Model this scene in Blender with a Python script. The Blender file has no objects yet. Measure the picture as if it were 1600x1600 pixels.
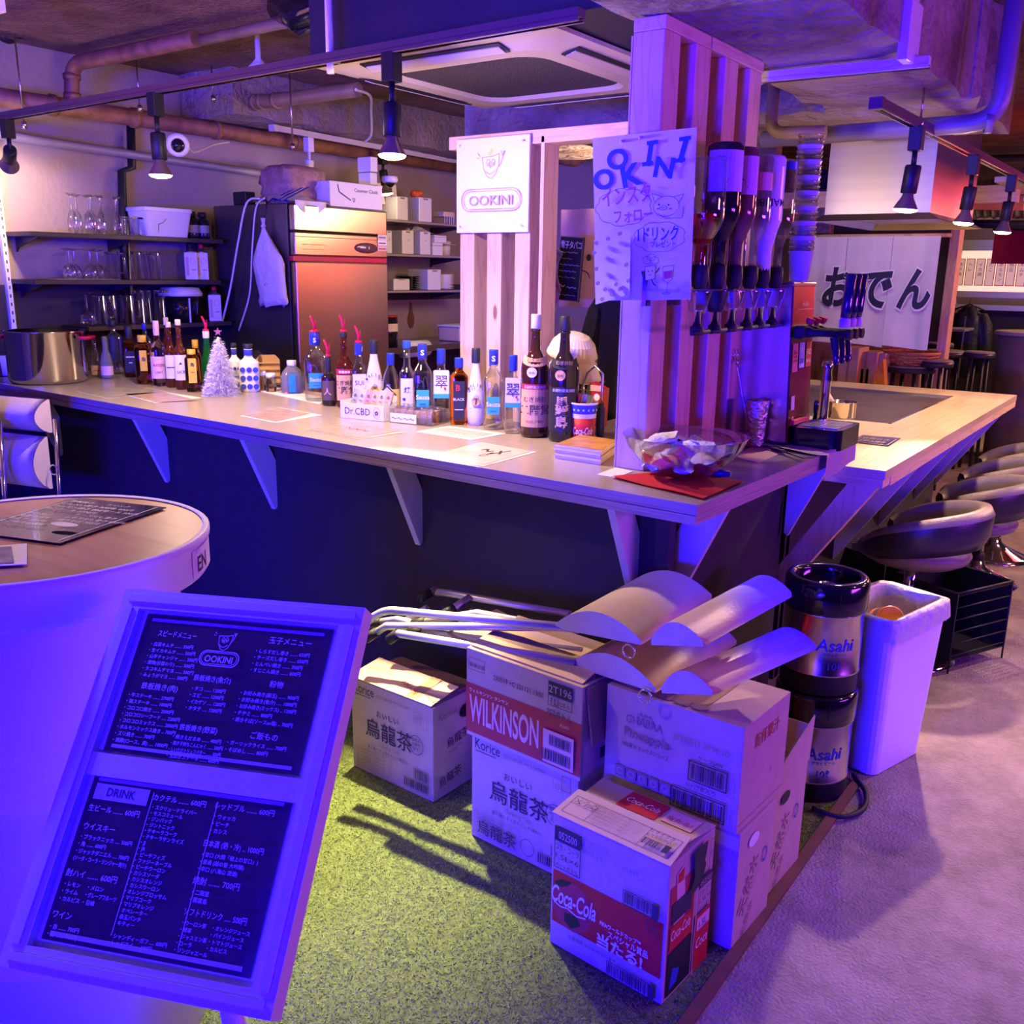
import bpy, bmesh, math, random
import numpy as np
from mathutils import Vector, Matrix
random.seed(7); np.random.seed(7)
S = bpy.context.scene; COL = S.collection
# ---------------------------------------------------------------- camera, world, lights, exposure
PITCH, ROLL, YAW = 14.2, 0.84, 35.5
cam = bpy.data.cameras.new('camera'); cam.lens = 1475/1600*36; cam.sensor_width = 36; cam.clip_start = .02
co = bpy.data.objects.new('camera', cam); COL.objects.link(co); S.camera = co
co.matrix_world = Matrix.Translation((0,0,1.5)) @ Matrix.Rotation(math.radians(YAW),4,'Z') @ Matrix.Rotation(math.radians(90-PITCH),4,'X') @ Matrix.Rotation(math.radians(ROLL),4,'Z')
S.view_settings.view_transform = 'Standard'; S.view_settings.look = 'None'
S.view_settings.gamma = 1; S.view_settings.use_curve_mapping = False; S.view_settings.exposure = 0.0
W = bpy.data.worlds.new('room_air'); S.world = W; W.use_nodes = True
W.node_tree.nodes['Background'].inputs[0].default_value = (.30,.12,.40,1); W.node_tree.nodes['Background'].inputs[1].default_value = .035
S.cycles.caustics_reflective = False; S.cycles.caustics_refractive = False
S.cycles.sample_clamp_indirect = 6; S.cycles.max_bounces = 9; S.cycles.transparent_max_bounces = 16
def lamp(name, kind, loc, to, col, energy, size=.1, size_y=None, angle=None, blend=.5):
    l = bpy.data.lights.new(name, kind); l.color = col; l.energy = energy
    if kind == 'AREA':
        l.size = size
        if size_y: l.shape = 'RECTANGLE'; l.size_y = size_y
    elif kind == 'SPOT': l.shadow_soft_size = size; l.spot_size = math.radians(angle); l.spot_blend = blend
    else: l.shadow_soft_size = size
    o = bpy.data.objects.new(name, l); COL.objects.link(o); o.location = loc
    o.rotation_euler = (Vector(to)-Vector(loc)).to_track_quat('-Z','Y').to_euler()
    return o
BLUE = (.010,.0015,1); WARM = (1,.68,.46)
# blue neon tubes on the wall behind the guests, violet and red neon across the aisle
lamp('blue_neon','AREA',(-.6,-2.9,1.2),(-1.0,2.2,1.0),BLUE,950,2.0,.4)
lamp('blue_neon','AREA',(-3.4,-1.6,1.2),(-2.6,1.6,.9),BLUE,18,1.0,.4)
lamp('violet_neon','AREA',(2.4,3.1,1.3),(-1.0,2.3,.9),(.38,.045,1),85,1.6,.4)
lamp('red_neon','AREA',(-.1,7.7,1.75),(-4,3.9,1.3),(1,.04,.05),15,.9,.5)
lamp('pink_neon','AREA',(1.8,5.2,2.0),(-1.0,4.6,.9),(1,.25,.28),16,.8,.4)
lamp('fridge_fill','AREA',(-2.7,4.7,2.05),(-4.3,4.3,1.2),(1,.66,.42),26,.7,.4)  # unseen warm fill added to brighten the refrigerator front
lamp('spot_light','SPOT',(-2.7,.55,2.3),(-2.05,1.05,.95),(1,.62,.42),45,.05,angle=70,blend=.6)
lamp('noren_fill','SPOT',(-1.5,5.45,2.25),(-1.75,6.45,1.2),(1,.80,.70),55,.05,angle=95,blend=.6)  # added spot without a fitting, lifts the noren cloth
lamp('slab_fill','AREA',(-3.0,1.3,1.9),(-3.0,1.5,2.6),(1,.38,.34),14,1.6,.8)  # invisible upward fill, added to warm the ceiling slab
lamp('ceiling_lamp','AREA',(.7,9.2,2.45),(.3,9.6,0),(1,.66,.50),120,1.2,.8)
lamp('ceiling_lamp','SPOT',(.75,5.9,2.45),(.35,5.2,0),(1,.66,.44),230,.05,angle=95,blend=.25)
lamp('ceiling_lamp','SPOT',(.95,3.4,2.45),(.55,2.9,0),(1,.60,.46),40,.05,angle=80,blend=.4)
lamp('blue_spot','SPOT',(-.6,-.6,1.0),(-1.05,1.75,2.2),(.07,.004,1),620,.1,angle=40,blend=.9)
# ---------------------------------------------------------------- materials
MATS = {}
def nt(m): m.use_nodes = True; return m.node_tree
def mat(name, col, rough=.6, metal=0, var=0, scale=8, bump=0, bscale=None, emit=None, estr=0, trans=0, ior=1.45, stretch=None, col2=None, spec=.5, coat=0, detail=4, ramp=(.35,.7), nr=.5):
    if name in MATS: return MATS[name]
    m = bpy.data.materials.new(name); t = nt(m); n = t.nodes; L = t.links; b = n['Principled BSDF']
    b.inputs['Base Color'].default_value = (*col,1); b.inputs['Roughness'].default_value = rough; b.inputs['Metallic'].default_value = metal
    b.inputs['Specular IOR Level'].default_value = spec; b.inputs['IOR'].default_value = ior; b.inputs['Coat Weight'].default_value = coat
    if trans: b.inputs['Transmission Weight'].default_value = trans
    if emit: b.inputs['Emission Color'].default_value = (*emit,1); b.inputs['Emission Strength'].default_value = estr
    if var or col2 or bump:
        tc = n.new('ShaderNodeTexCoord'); mp = n.new('ShaderNodeMapping'); L.new(tc.outputs['Object'], mp.inputs[0])
        if stretch: mp.inputs['Scale'].default_value = stretch
        if var or col2:
            nz = n.new('ShaderNodeTexNoise'); nz.inputs['Scale'].default_value = scale; nz.inputs['Detail'].default_value = detail; nz.inputs['Roughness'].default_value = nr
            L.new(mp.outputs[0], nz.inputs['Vector'])
            r = n.new('ShaderNodeValToRGB'); L.new(nz.outputs['Fac'], r.inputs[0])
            c2 = col2 if col2 else tuple(c*(1-var) for c in col)
            r.color_ramp.elements[0].position = ramp[0]; r.color_ramp.elements[1].position = ramp[1]
            r.color_ramp.elements[0].color = (*c2,1); r.color_ramp.elements[1].color = (*col,1)
            L.new(r.outputs[0], b.inputs['Base Color'])
        if bump:
            nb = n.new('ShaderNodeTexNoise'); nb.inputs['Scale'].default_value = bscale or scale*4; nb.inputs['Detail'].default_value = 5
            L.new(mp.outputs[0], nb.inputs['Vector'])
            bp = n.new('ShaderNodeBump'); bp.inputs['Strength'].default_value = min(1,bump); bp.inputs['Distance'].default_value = .02*max(1,bump)
            L.new(nb.outputs['Fac'], bp.inputs['Height']); L.new(bp.outputs[0], b.inputs['Normal'])
    MATS[name] = m; return m
def thin_glass(name, tint=(.96,.97,1), gl=.5, f0=.06):
    if name in MATS: return MATS[name]
    m = bpy.data.materials.new(name); t = nt(m); n = t.nodes; L = t.links
    for x in list(n):
        if x.type != 'OUTPUT_MATERIAL': n.remove(x)
    out = [x for x in n if x.type == 'OUTPUT_MATERIAL'][0]
    tr = n.new('ShaderNodeBsdfTransparent'); tr.inputs[0].default_value = (*tint,1)
    g = n.new('ShaderNodeBsdfGlossy'); g.inputs['Roughness'].default_value = .04
    lw = n.new('ShaderNodeLayerWeight'); lw.inputs[0].default_value = gl
    ma = n.new('ShaderNodeMath'); ma.operation = 'MULTIPLY_ADD'; ma.inputs[1].default_value = .75; ma.inputs[2].default_value = f0
    mx = n.new('ShaderNodeMixShader'); L.new(lw.outputs['Facing'], ma.inputs[0]); L.new(ma.outputs[0], mx.inputs[0])
    L.new(tr.outputs[0], mx.inputs[1]); L.new(g.outputs[0], mx.inputs[2]); L.new(mx.outputs[0], out.inputs[0])
    MATS[name] = m; return m
def wood(name, light, dark, rough=.55, rings=9, axis='Z', knots=True, coat=0):
    """pine: long grain along the object's own axis, fine lines, scattered knots"""
    if name in MATS: return MATS[name]
    m = bpy.data.materials.new(name); t = nt(m); n = t.nodes; L = t.links; b = n['Principled BSDF']; b.inputs['Roughness'].default_value = rough; b.inputs['Coat Weight'].default_value = coat
    tc = n.new('ShaderNodeTexCoord'); oi = n.new('ShaderNodeObjectInfo'); ad = n.new('ShaderNodeVectorMath'); ad.operation = 'ADD'
    L.new(tc.outputs['Object'], ad.inputs[0]); L.new(oi.outputs['Location'], ad.inputs[1])
    mp = n.new('ShaderNodeMapping'); s = {'X':(.12,1,1),'Y':(1,.12,1),'Z':(1,1,.12)}[axis]; mp.inputs['Scale'].default_value = s
    L.new(ad.outputs[0], mp.inputs[0])
    nz = n.new('ShaderNodeTexNoise'); nz.inputs['Scale'].default_value = 14; nz.inputs['Detail'].default_value = 3; L.new(mp.outputs[0], nz.inputs['Vector'])
    mu = n.new('ShaderNodeMath'); mu.operation = 'MULTIPLY'; mu.inputs[1].default_value = rings; L.new(nz.outputs['Fac'], mu.inputs[0])
    fr = n.new('ShaderNodeMath'); fr.operation = 'PINGPONG'; fr.inputs[1].default_value = 1; L.new(mu.outputs[0], fr.inputs[0])
    r = n.new('ShaderNodeValToRGB'); L.new(fr.outputs[0], r.inputs[0]); r.color_ramp.elements[0].color = (*dark,1); r.color_ramp.elements[1].color = (*light,1); r.color_ramp.elements[1].position = .45
    last = r.outputs[0]
    if knots:
        vo = n.new('ShaderNodeTexVoronoi'); vo.inputs['Scale'].default_value = 3.2; m2 = n.new('ShaderNodeMapping'); m2.inputs['Scale'].default_value = {'X':(.7,2,2),'Y':(2,.7,2),'Z':(2,2,.7)}[axis]
        L.new(ad.outputs[0], m2.inputs[0]); L.new(m2.outputs[0], vo.inputs['Vector'])
        k = n.new('ShaderNodeValToRGB'); k.color_ramp.elements[0].position = .05; k.color_ramp.elements[1].position = .085; k.color_ramp.elements[0].color = (1,1,1,1); k.color_ramp.elements[1].color = (0,0,0,1)
        L.new(vo.outputs['Distance'], k.inputs[0]); mx = n.new('ShaderNodeMixRGB'); mx.inputs[2].default_value = (dark[0]*.35,dark[1]*.3,dark[2]*.3,1)
        L.new(k.outputs[0], mx.inputs[0]); L.new(last, mx.inputs[1]); last = mx.outputs[0]
    L.new(last, b.inputs['Base Color']); MATS[name] = m; return m
def M(name): return MATS[name]
# ---------------------------------------------------------------- mesh helpers
class MB:
    """collects shapes and links them as ONE mesh object"""
    def __init__(s): s.v=[]; s.f=[]; s.mi=[]; s.mats=[]; s.sm=[]; s.cur=0
    def use(s, m):
        if m not in s.mats: s.mats.append(m)
        s.cur = s.mats.index(m); return s
    def add(s, vs, fs, smooth=False):
        o=len(s.v); s.v += [tuple(v) for v in vs]; s.f += [tuple(i+o for i in f) for f in fs]; s.mi += [s.cur]*len(fs); s.sm += [smooth]*len(fs); return s
    def box(s, a, b, bev=0):
        x0,y0,z0=a; x1,y1,z1=b
        if not bev:
            return s.add([(x0,y0,z0),(x1,y0,z0),(x1,y1,z0),(x0,y1,z0),(x0,y0,z1),(x1,y0,z1),(x1,y1,z1),(x0,y1,z1)],[(0,3,2,1),(4,5,6,7),(0,1,5,4),(1,2,6,5),(2,3,7,6),(3,0,4,7)])
        bm=bmesh.new(); bmesh.ops.create_cube(bm,size=1,matrix=Matrix.Translation(((x0+x1)/2,(y0+y1)/2,(z0+z1)/2))@Matrix.Diagonal((x1-x0,y1-y0,z1-z0,1)))
        bmesh.ops.bevel(bm,geom=bm.edges[:],offset=bev,segments=2,affect='EDGES',profile=.5)
        vs=[v.co.copy() for v in bm.verts]; bm.verts.index_update(); fs=[[v.index for v in f.verts] for f in bm.faces]; bm.free(); return s.add(vs,fs)
    def prism(s, pts, vec, smooth=False):
        """polygon pts (3-D) extruded by vec"""
        n=len(pts); p=[Vector(q) for q in pts]; v=Vector(vec)
        s.add(p+[q+v for q in p],[tuple(range(n))[::-1],tuple(range(n,2*n))])
        return s.add(p+[q+v for q in p],[(i,(i+1)%n,n+(i+1)%n,n+i) for i in range(n)],smooth)
    def lathe(s, prof, seg=24, o=(0,0,0), sx=1, sy=1, sq=0, cap=True, axis=None):
        """prof = [(r,z)...]; sq>0 squares the section"""
        vs=[]; n=len(prof)
        for r,z in prof:
            for k in range(seg):
                a=2*math.pi*(k+.5)/seg; c,d=math.cos(a),math.sin(a)
                if sq: q=1/((abs(c)**sq+abs(d)**sq)**(1/sq)); c*=q; d*=q
                vs.append((c*r*sx,d*r*sy,z))
        R = Matrix.Identity(3)
        if axis is not None: R = Vector(axis).to_track_quat('Z','Y').to_matrix()
        vs=[R@Vector(v)+Vector(o) for v in vs]
        fs=[(i*seg+k,i*seg+(k+1)%seg,(i+1)*seg+(k+1)%seg,(i+1)*seg+k) for i in range(n-1) for k in range(seg)]
        s.add(vs,fs,True)
        if cap:
            if prof[0][0]>1e-5: s.add(vs[:seg],[tuple(range(seg))[::-1]])
            if prof[-1][0]>1e-5: s.add(vs[-seg:],[tuple(range(seg))])
        return s
    def tube(s, pts, r, seg=8, closed=False, cap=True):
        P=[Vector(p) for p in pts]; n=len(P); rings=[]; up=None
        for i in range(n):
            if closed: t=(P[(i+1)%n]-P[i-1])
            else: t=P[min(i+1,n-1)]-P[max(i-1,0)]
            t=t.normalized()
            if up is None: up=Vector((0,0,1)) if abs(t.z)<.9 else Vector((1,0,0))
            x=up-t*up.dot(t)
            if x.length<1e-4: x=Vector((1,0,0))-t*t.x
            x.normalize(); up=x; y=t.cross(x); ri=r[i] if hasattr(r,'__len__') else r
            rings.append([P[i]+(x*math.cos(2*math.pi*k/seg)+y*math.sin(2*math.pi*k/seg))*ri for k in range(seg)])
        vs=[v for g in rings for v in g]; m=n if closed else n-1
        s.add(vs,[(i*seg+k,i*seg+(k+1)%seg,((i+1)%n)*seg+(k+1)%seg,((i+1)%n)*seg+k) for i in range(m) for k in range(seg)],True)
        if cap and not closed: s.add(rings[0],[tuple(range(seg))[::-1]]); s.add(rings[-1],[tuple(range(seg))])
        return s
    def grid(s, fn, nu, nv, smooth=True):
        vs=[fn(i/nu,j/nv) for j in range(nv+1) for i in range(nu+1)]
        return s.add(vs,[(j*(nu+1)+i,j*(nu+1)+i+1,(j+1)*(nu+1)+i+1,(j+1)*(nu+1)+i) for j in range(nv) for i in range(nu)],smooth)
    def ball(s, c, r, seg=14, rings=8, sc=(1,1,1)):
        prof=[(max(1e-6,math.sin(math.pi*i/rings)),-math.cos(math.pi*i/rings)) for i in range(rings+1)]
        o=len(s.v); s.lathe(prof,seg,cap=False)
        for i in range(o,len(s.v)): v=s.v[i]; s.v[i]=(c[0]+v[0]*r*sc[0],c[1]+v[1]*r*sc[1],c[2]+v[2]*r*sc[2])
        return s
    def done(s, name, m=None, parent=None, loc=None, rot=None):
        me=bpy.data.meshes.new(name); me.from_pydata(s.v,[],s.f); me.update()
        ms=s.mats or [m]
        for q in ms: me.materials.append(q)
        me.polygons.foreach_set('material_index',s.mi if s.mats else [0]*len(s.f)); me.polygons.foreach_set('use_smooth',s.sm)
        bm=bmesh.new(); bm.from_mesh(me); bmesh.ops.remove_doubles(bm,verts=bm.verts,dist=1e-5); bm.to_mesh(me); bm.free()
        o=bpy.data.objects.new(name,me); COL.objects.link(o)
        if parent: o.parent=parent
        if loc: o.location=loc
        if rot: o.rotation_euler=rot
        return o
def arc(c, r, a0, a1, n, plane='xz'):
    o=[]
    for i in range(n+1):
        a=math.radians(a0+(a1-a0)*i/n); u,w=r*math.cos(a),r*math.sin(a)
        o.append({'xz':(c[0]+u,c[1],c[2]+w),'yz':(c[0],c[1]+u,c[2]+w),'xy':(c[0]+u,c[1]+w,c[2])}[plane])
    return o
def tag(o, label, cat, group=None):
    o['label']=label; o['category']=cat
    if group: o['group']=group
    return o
def thing(name, label, cat, loc=(0,0,0), rz=0, group=None, rot=None):
    o=bpy.data.objects.new(name,None); COL.objects.link(o); o.location=loc; o.rotation_euler=rot or (0,0,rz); o.empty_display_size=.05
    return tag(o,label,cat,group)
def struct(o): o['kind']='structure'; return o
def kids(o): return [c for c in bpy.data.objects if c.parent is o]
def dup(root, loc, rz=None, label=None, group=None):
    r=root.copy(); COL.objects.link(r); r.location=loc
    if rz is not None: r.rotation_euler=(0,0,rz)
    if label: r['label']=label
    if group: r['group']=group
    for ch in kids(root):
        c=ch.copy(); COL.objects.link(c); c.parent=r
        for g in kids(ch):
            d=g.copy(); COL.objects.link(d); d.parent=c
    return r
# ---------------------------------------------------------------- flat print (lettering, rules, patches) laid on a face
GL = {}
def glyphs(txt, bold=0, shear=0, res=2):
    k=(txt,bold,shear,res)
    if k in GL: return GL[k]
    cu=bpy.data.curves.new('lettering','FONT'); cu.body=txt; cu.resolution_u=res; cu.offset=bold; cu.shear=shear
    o=bpy.data.objects.new('lettering',cu); COL.objects.link(o)
    dg=bpy.context.evaluated_depsgraph_get(); me=bpy.data.meshes.new_from_object(o.evaluated_get(dg))
    vs=[(v.co.x,v.co.y) for v in me.vertices]; fs=[tuple(p.vertices) for p in me.polygons]
    bpy.data.objects.remove(o); bpy.data.curves.remove(cu); bpy.data.meshes.remove(me)
    if not vs: vs=[(0,0)]
    GL[k]=(vs,fs,min(v[0] for v in vs),max(v[0] for v in vs),min(v[1] for v in vs),max(v[1] for v in vs)); return GL[k]
class Print:
    """marks on a face: o = its lower left corner, ux/uy = unit axes in the face, n = outward"""
    def __init__(s, o=None, ux=None, uy=None, n=None, fn=None, step=.0004):
        if fn is None:
            o,ux,uy,n=Vector(o),Vector(ux),Vector(uy),Vector(n); fn=lambda u,v,h: o+ux*u+uy*v+n*h
        s.fn=fn; s.b=MB(); s.h=.0008; s.step=step
    def up(s): s.h+=s.step; return s
    def poly(s, pts, m): s.b.use(m).add([s.fn(u,v,s.h) for u,v in pts],[tuple(range(len(pts)))]); return s
    def rect(s, x0,y0,x1,y1, m, n=1):
        s.up()
        for i in range(n):
            a=x0+(x1-x0)*i/n; b=x0+(x1-x0)*(i+1)/n; s.poly([(a,y0),(b,y0),(b,y1),(a,y1)],m)
        return s
    def frame(s,x0,y0,x1,y1,w,m):
        s.up()
        for q in ((x0,y0,x1,y0+w),(x0,y1-w,x1,y1),(x0,y0,x0+w,y1),(x1-w,y0,x1,y1)): s.poly([(q[0],q[1]),(q[2],q[1]),(q[2],q[3]),(q[0],q[3])],m)
        return s
    def disc(s,cx,cy,rx,ry,m,n=18,a0=0,a1=360): s.up(); return s.poly([(cx+rx*math.cos(math.radians(a0+(a1-a0)*k/n)),cy+ry*math.sin(math.radians(a0+(a1-a0)*k/n))) for k in range(n)],m)
    def ring(s,cx,cy,rx,ry,w,m,n=24,a0=0,a1=360): return s.line([(cx+rx*math.cos(math.radians(a0+(a1-a0)*k/n)),cy+ry*math.sin(math.radians(a0+(a1-a0)*k/n))) for k in range(n+1)],w,m)
    def line(s,pts,w,m):
        s.up()
        for (a,b) in zip(pts,pts[1:]):
            dx,dy=b[0]-a[0],b[1]-a[1]; l=math.hypot(dx,dy) or 1; px,py=-dy/l*w/2,dx/l*w/2
            s.poly([(a[0]-px,a[1]-py),(b[0]-px,b[1]-py),(b[0]+px,b[1]+py),(a[0]+px,a[1]+py)],m)
        return s
    def text(s,t,x,y,size,m,al='l',w=None,bold=0,shear=0,rot=0,vert=False,maxw=None):
        """size = cap height of a kanji; w = force this width"""
        s.up()
        if vert:
            for k,ch in enumerate(t): s.text(ch,x,y-k*size*1.12,size,m,'c',bold=bold)
            return s
        vs,fs,a,b,c,d=glyphs(t,bold,shear,5 if size>.04 else 2); k=size; kx=k if not w else w/max(1e-6,b-a)
        if maxw and kx*(b-a)>maxw: kx=maxw/(b-a)
        ox={'l':a,'c':(a+b)/2,'r':b}[al]; cr,sr=math.cos(math.radians(rot)),math.sin(math.radians(rot))
        out=[]
        for u,v in vs:
            p,q=(u-ox)*kx,v*k; out.append(s.fn(x+p*cr-q*sr,y+p*sr+q*cr,s.h))
        s.b.use(m).add(out,fs); return s
    def bars(s,x0,y0,x1,y1,m,seed=1,box=None):
        rnd=random.Random(seed); x=x0
        if box: s.frame(x0-box*2.2,y0-box*2.2,x1+box*2.2,y1+box*2.2,box,m)
        s.up(); u=(x1-x0)/60
        while x<x1-u:
            w=u*rnd.choice((1,1,2,3)); s.poly([(x,y0),(min(x+w,x1),y0),(min(x+w,x1),y1),(x,y1)],m); x+=w+u*rnd.choice((1,1,2))
        return s
    def done(s,name='print',parent=None,loc=None):
        return s.b.done(name,None,parent,loc)
def cyl(r, z0, a0=-math.pi/2, sx=1, c=(0,0)):
    """print surface round a cylinder of radius r: u runs along the arc, v up; u = 0 faces angle a0"""
    return lambda u,v,h: Vector((c[0]+(r+h)*math.cos(a0+u/r)*sx, c[1]+(r+h)*math.sin(a0+u/r), z0+v))

# ---------------------------------------------------------------- palette
mat('concrete',(.36,.27,.24),.9,var=.55,scale=2.2,bump=1.5,bscale=30,detail=8)
mat('slab',(.30,.17,.13),.95,var=.5,scale=5,bump=2,bscale=40,detail=9)
mat('beam_concrete',(.34,.28,.27),.85,col2=(.12,.07,.05),scale=2.6,bump=1.6,bscale=22,detail=10,ramp=(.3,.56),stretch=(1,1,1))
mat('floor_concrete',(.42,.32,.30),.6,col2=(.12,.08,.08),scale=3,bump=.5,bscale=120,detail=15,ramp=(.30,.66),nr=.82)
mat('wall_paint',(.36,.27,.26),.75,var=.18,scale=3,bump=.25,bscale=50)
mat('wall_dark',(.05,.035,.045),.7,var=.3,scale=3)
mat('black',(.012,.012,.014),.45); mat('black_gloss',(.010,.010,.013),.12,coat=.5); mat('rubber',(.015,.015,.016),.6)
mat('black_panel',(.02,.018,.035),.5)
mat('laminate',(.40,.33,.31),.30,var=.12,scale=40,coat=.15)
mat('ply_edge',(.52,.38,.34),.6,var=.35,scale=6,stretch=(1,1,60))
mat('panel',(.036,.024,.040),.75,var=.2,scale=14)
mat('bracket',(.66,.60,.62),.5); mat('white',(.80,.77,.76),.5); mat('paper',(.82,.79,.77),.7); mat('white_plastic',(.78,.75,.77),.35)
wood('pine',(.72,.50,.32),(.60,.39,.23),rings=13,axis='Z'); wood('pine_x',(.72,.50,.32),(.60,.39,.23),rings=13,axis='X'); wood('pine_y',(.72,.50,.32),(.60,.39,.23),rings=13,axis='Y')
wood('butcher',(.66,.48,.29),(.56,.38,.21),.35,rings=3,axis='Y',knots=False,coat=.3)
wood('veneer',(.50,.27,.16),(.42,.21,.12),.35,rings=5,axis='X',knots=False,coat=.2)
wood('plywood',(.62,.38,.17),(.42,.22,.08),.6,rings=6,axis='Z')
mat('steel',(.62,.58,.56),.22,1,var=.12,scale=2,stretch=(1,1,.05)); mat('chrome',(.8,.8,.82),.07,1); mat('satin_steel',(.72,.68,.66),.38,.75); mat('steel_brushed',(.60,.55,.50),.32,1,var=.15,scale=3,stretch=(.2,.2,8))
mat('pipe_rust',(.36,.16,.09),.6,.3,var=.5,scale=12); mat('pipe_grey',(.32,.27,.31),.45,.2,var=.2,scale=6); mat('pipe_tan',(.42,.30,.17),.55,.2,var=.3,scale=9)
mat('galv',(.58,.55,.52),.3,.9,var=.2,scale=10)
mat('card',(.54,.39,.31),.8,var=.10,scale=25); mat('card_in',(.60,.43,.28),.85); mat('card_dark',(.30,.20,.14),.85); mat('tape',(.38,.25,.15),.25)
mat('ink',(.05,.035,.045),.8); mat('ink_pale',(.30,.21,.16),.8); mat('ink_red',(.42,.03,.03),.6); mat('cola_red',(.50,.012,.016),.55); mat('wine_red',(.42,.02,.05),.55)
mat('print_white',(.80,.74,.72),.6); mat('print_pink',(.72,.42,.40),.7); mat('blue_ink',(.03,.05,.42),.5); mat('gold',(.70,.48,.16),.4,.3); mat('teal',(.04,.38,.50),.4)
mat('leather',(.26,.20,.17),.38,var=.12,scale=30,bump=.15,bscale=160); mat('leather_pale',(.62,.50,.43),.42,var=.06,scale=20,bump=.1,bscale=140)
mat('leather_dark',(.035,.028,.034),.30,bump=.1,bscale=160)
mat('bulb',(1,.9,.75),.3,emit=(1,.80,.52),estr=26); mat('bulb_back',(.32,.24,.18),.25,.6)
mat('red_cloth',(.55,.012,.02),.8); mat('red_paint',(.50,.02,.02),.3); mat('red_plastic',(.62,.01,.06),.3)
mat('yellow',(.75,.46,.03),.4); mat('green',(.02,.25,.06),.3); mat('navy',(.015,.02,.12),.35); mat('blue_cap',(.02,.04,.36),.3); mat('skin_peach',(.75,.46,.32),.7)
thin_glass('clear'); thin_glass('bottle_clear',(.88,.90,.94),.62,.09); thin_glass('smoke',(.75,.78,.8))
mat('g_clear',(.93,.95,.95),.03,trans=1,ior=1.33); mat('g_amber',(.75,.22,.03),.03,trans=1,ior=1.36); mat('g_brown',(.16,.03,.01),.05,trans=.6,ior=1.45)
mat('g_dark',(.02,.012,.012),.06,coat=.3); mat('g_green',(.02,.42,.08),.05,trans=.8,ior=1.36); mat('g_pink',(.90,.62,.55),.04,trans=1,ior=1.34); mat('g_red',(.70,.05,.01),.04,trans=1,ior=1.36)
mat('plastic_clear',(.93,.94,.95),.16,trans=.85,ior=1.2)
# ---------------------------------------------------------------- room shell
struct(MB().box((-5.2,-3.2,-.12),(5.2,12.2,0)).done('floor',M('floor_concrete')))
# upper slab, thick concrete beam down the aisle and cross beam behind the cassette
struct(MB().box((-5.2,-3.2,2.52),(5.2,12.2,2.7)).done('ceiling',M('slab')))
def rough_box(a,b,seed,amp=.012,n=10):
    """cast concrete with a chipped lower arris"""
    rnd=random.Random(seed); m=MB(); x0,y0,z0=a; x1,y1,z1=b
    nx=max(2,int((x1-x0)*n)); ny=max(2,int((y1-y0)*n))
    J={}
    def j(i,k):
        if (i,k) not in J:
            e=(i in (0,nx)) or (k in (0,ny)); J[(i,k)]=(rnd.uniform(0,amp*2) if e else rnd.uniform(-amp*.3,amp*.3), rnd.uniform(-amp,amp) if e else 0)
        return J[(i,k)]
    def P(u,v):
        i,k=round(u*nx),round(v*ny); dz,dx=j(i,k)
        return (x0+(x1-x0)*u+(dx if i in(0,nx) else 0),y0+(y1-y0)*v+(dx if k in(0,ny) else 0),z0+dz)
    m.grid(P,nx,ny,False)
    for (fu,n_) in (((lambda t:(t,0)),nx),((lambda t:(t,1)),nx),((lambda t:(0,t)),ny),((lambda t:(1,t)),ny)):
        lo=[P(*fu(i/n_)) for i in range(n_+1)]; m.add(lo+[(q[0],q[1],z1) for q in lo],[(i,i+1,n_+2+i,n_+1+i) for i in range(n_)])
    return m
struct(rough_box((-1.34,-3.1,2.13),(-.82,4.0,2.52),3).done('beam',M('beam_concrete')))
struct(rough_box((-3.2,4.0,2.13),(-.82,4.95,2.52),5,.02).done('beam',M('beam_concrete')))
struct(rough_box((-4.74,3.45,2.28),(-4.3,8.4,2.52),6).done('beam',M('concrete')))
struct(rough_box((-.60,6.4,2.3),(4.9,6.8,2.52),8).done('beam',M('concrete')))
# walls
w=MB().use(M('wall_paint')).box((-4.95,-3.2,1.41),(-4.75,8.6,2.52)).use(M('wall_dark')).box((-4.95,-3.2,0),(-4.745,8.6,1.41))
struct(w.done('wall_left'))
w=struct(MB().box((-4.75,6.5,0),(-2.5,6.6,2.52)).done('wall_kitchen',M('wall_paint')))
struct(MB().box((-5.2,11.9,0),(5.2,12.1,2.6)).done('wall_back',M('wall_paint')))
struct(MB().box((5.0,-3.2,0),(5.2,12.1,2.6)).done('wall_right',M('wall_dark')))
struct(MB().box((-5.2,-3.3,0),(5.2,-3.15,2.6)).done('wall_front',M('wall_dark')))
# cable tray and seam cover on the wall side: long grey pipe along the wall under the beam
def pipe(name,label,pts,r,m,rings=(),group=None,seg=12):
    t=thing(name,label,'pipe',pts[0],0,group); o=Vector(pts[0])
    MB().tube([Vector(p)-o for p in pts],r,seg).done('pipe_run',m,t)
    for p,ax in rings: MB().lathe([(r*1.0,-.012),(r*1.18,-.012),(r*1.18,.012),(r*1.0,.012)],14,Vector(p)-o,axis=ax,cap=False).done('coupling',m,t)
    return t
def bend(a,b,c,r=.06,n=5):
    """a -> b -> c with a rounded corner"""
    a,b,c=Vector(a),Vector(b),Vector(c); p=b+(a-b).normalized()*r; q=b+(c-b).normalized()*r
    return [a]+[p.lerp(b,t).lerp(b.lerp(q,t),t) for t in [i/n for i in range(n+1)]]+[c]
pipe('water_pipe','slim grey lilac pipe running level along the wall above the glass shelves',[(-4.660,2.289,2.095),(-4.660,2.584,2.082),(-4.660,3.888,2.051),(-4.660,4.503,2.027)],.022,M('pipe_grey'))
a=Vector((-4.550,2.253,2.234)); b=Vector((-4.550,3.809,2.236)); b=Vector((b.x,b.y+2,a.z+(b.z-a.z)*1.6))
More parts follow.
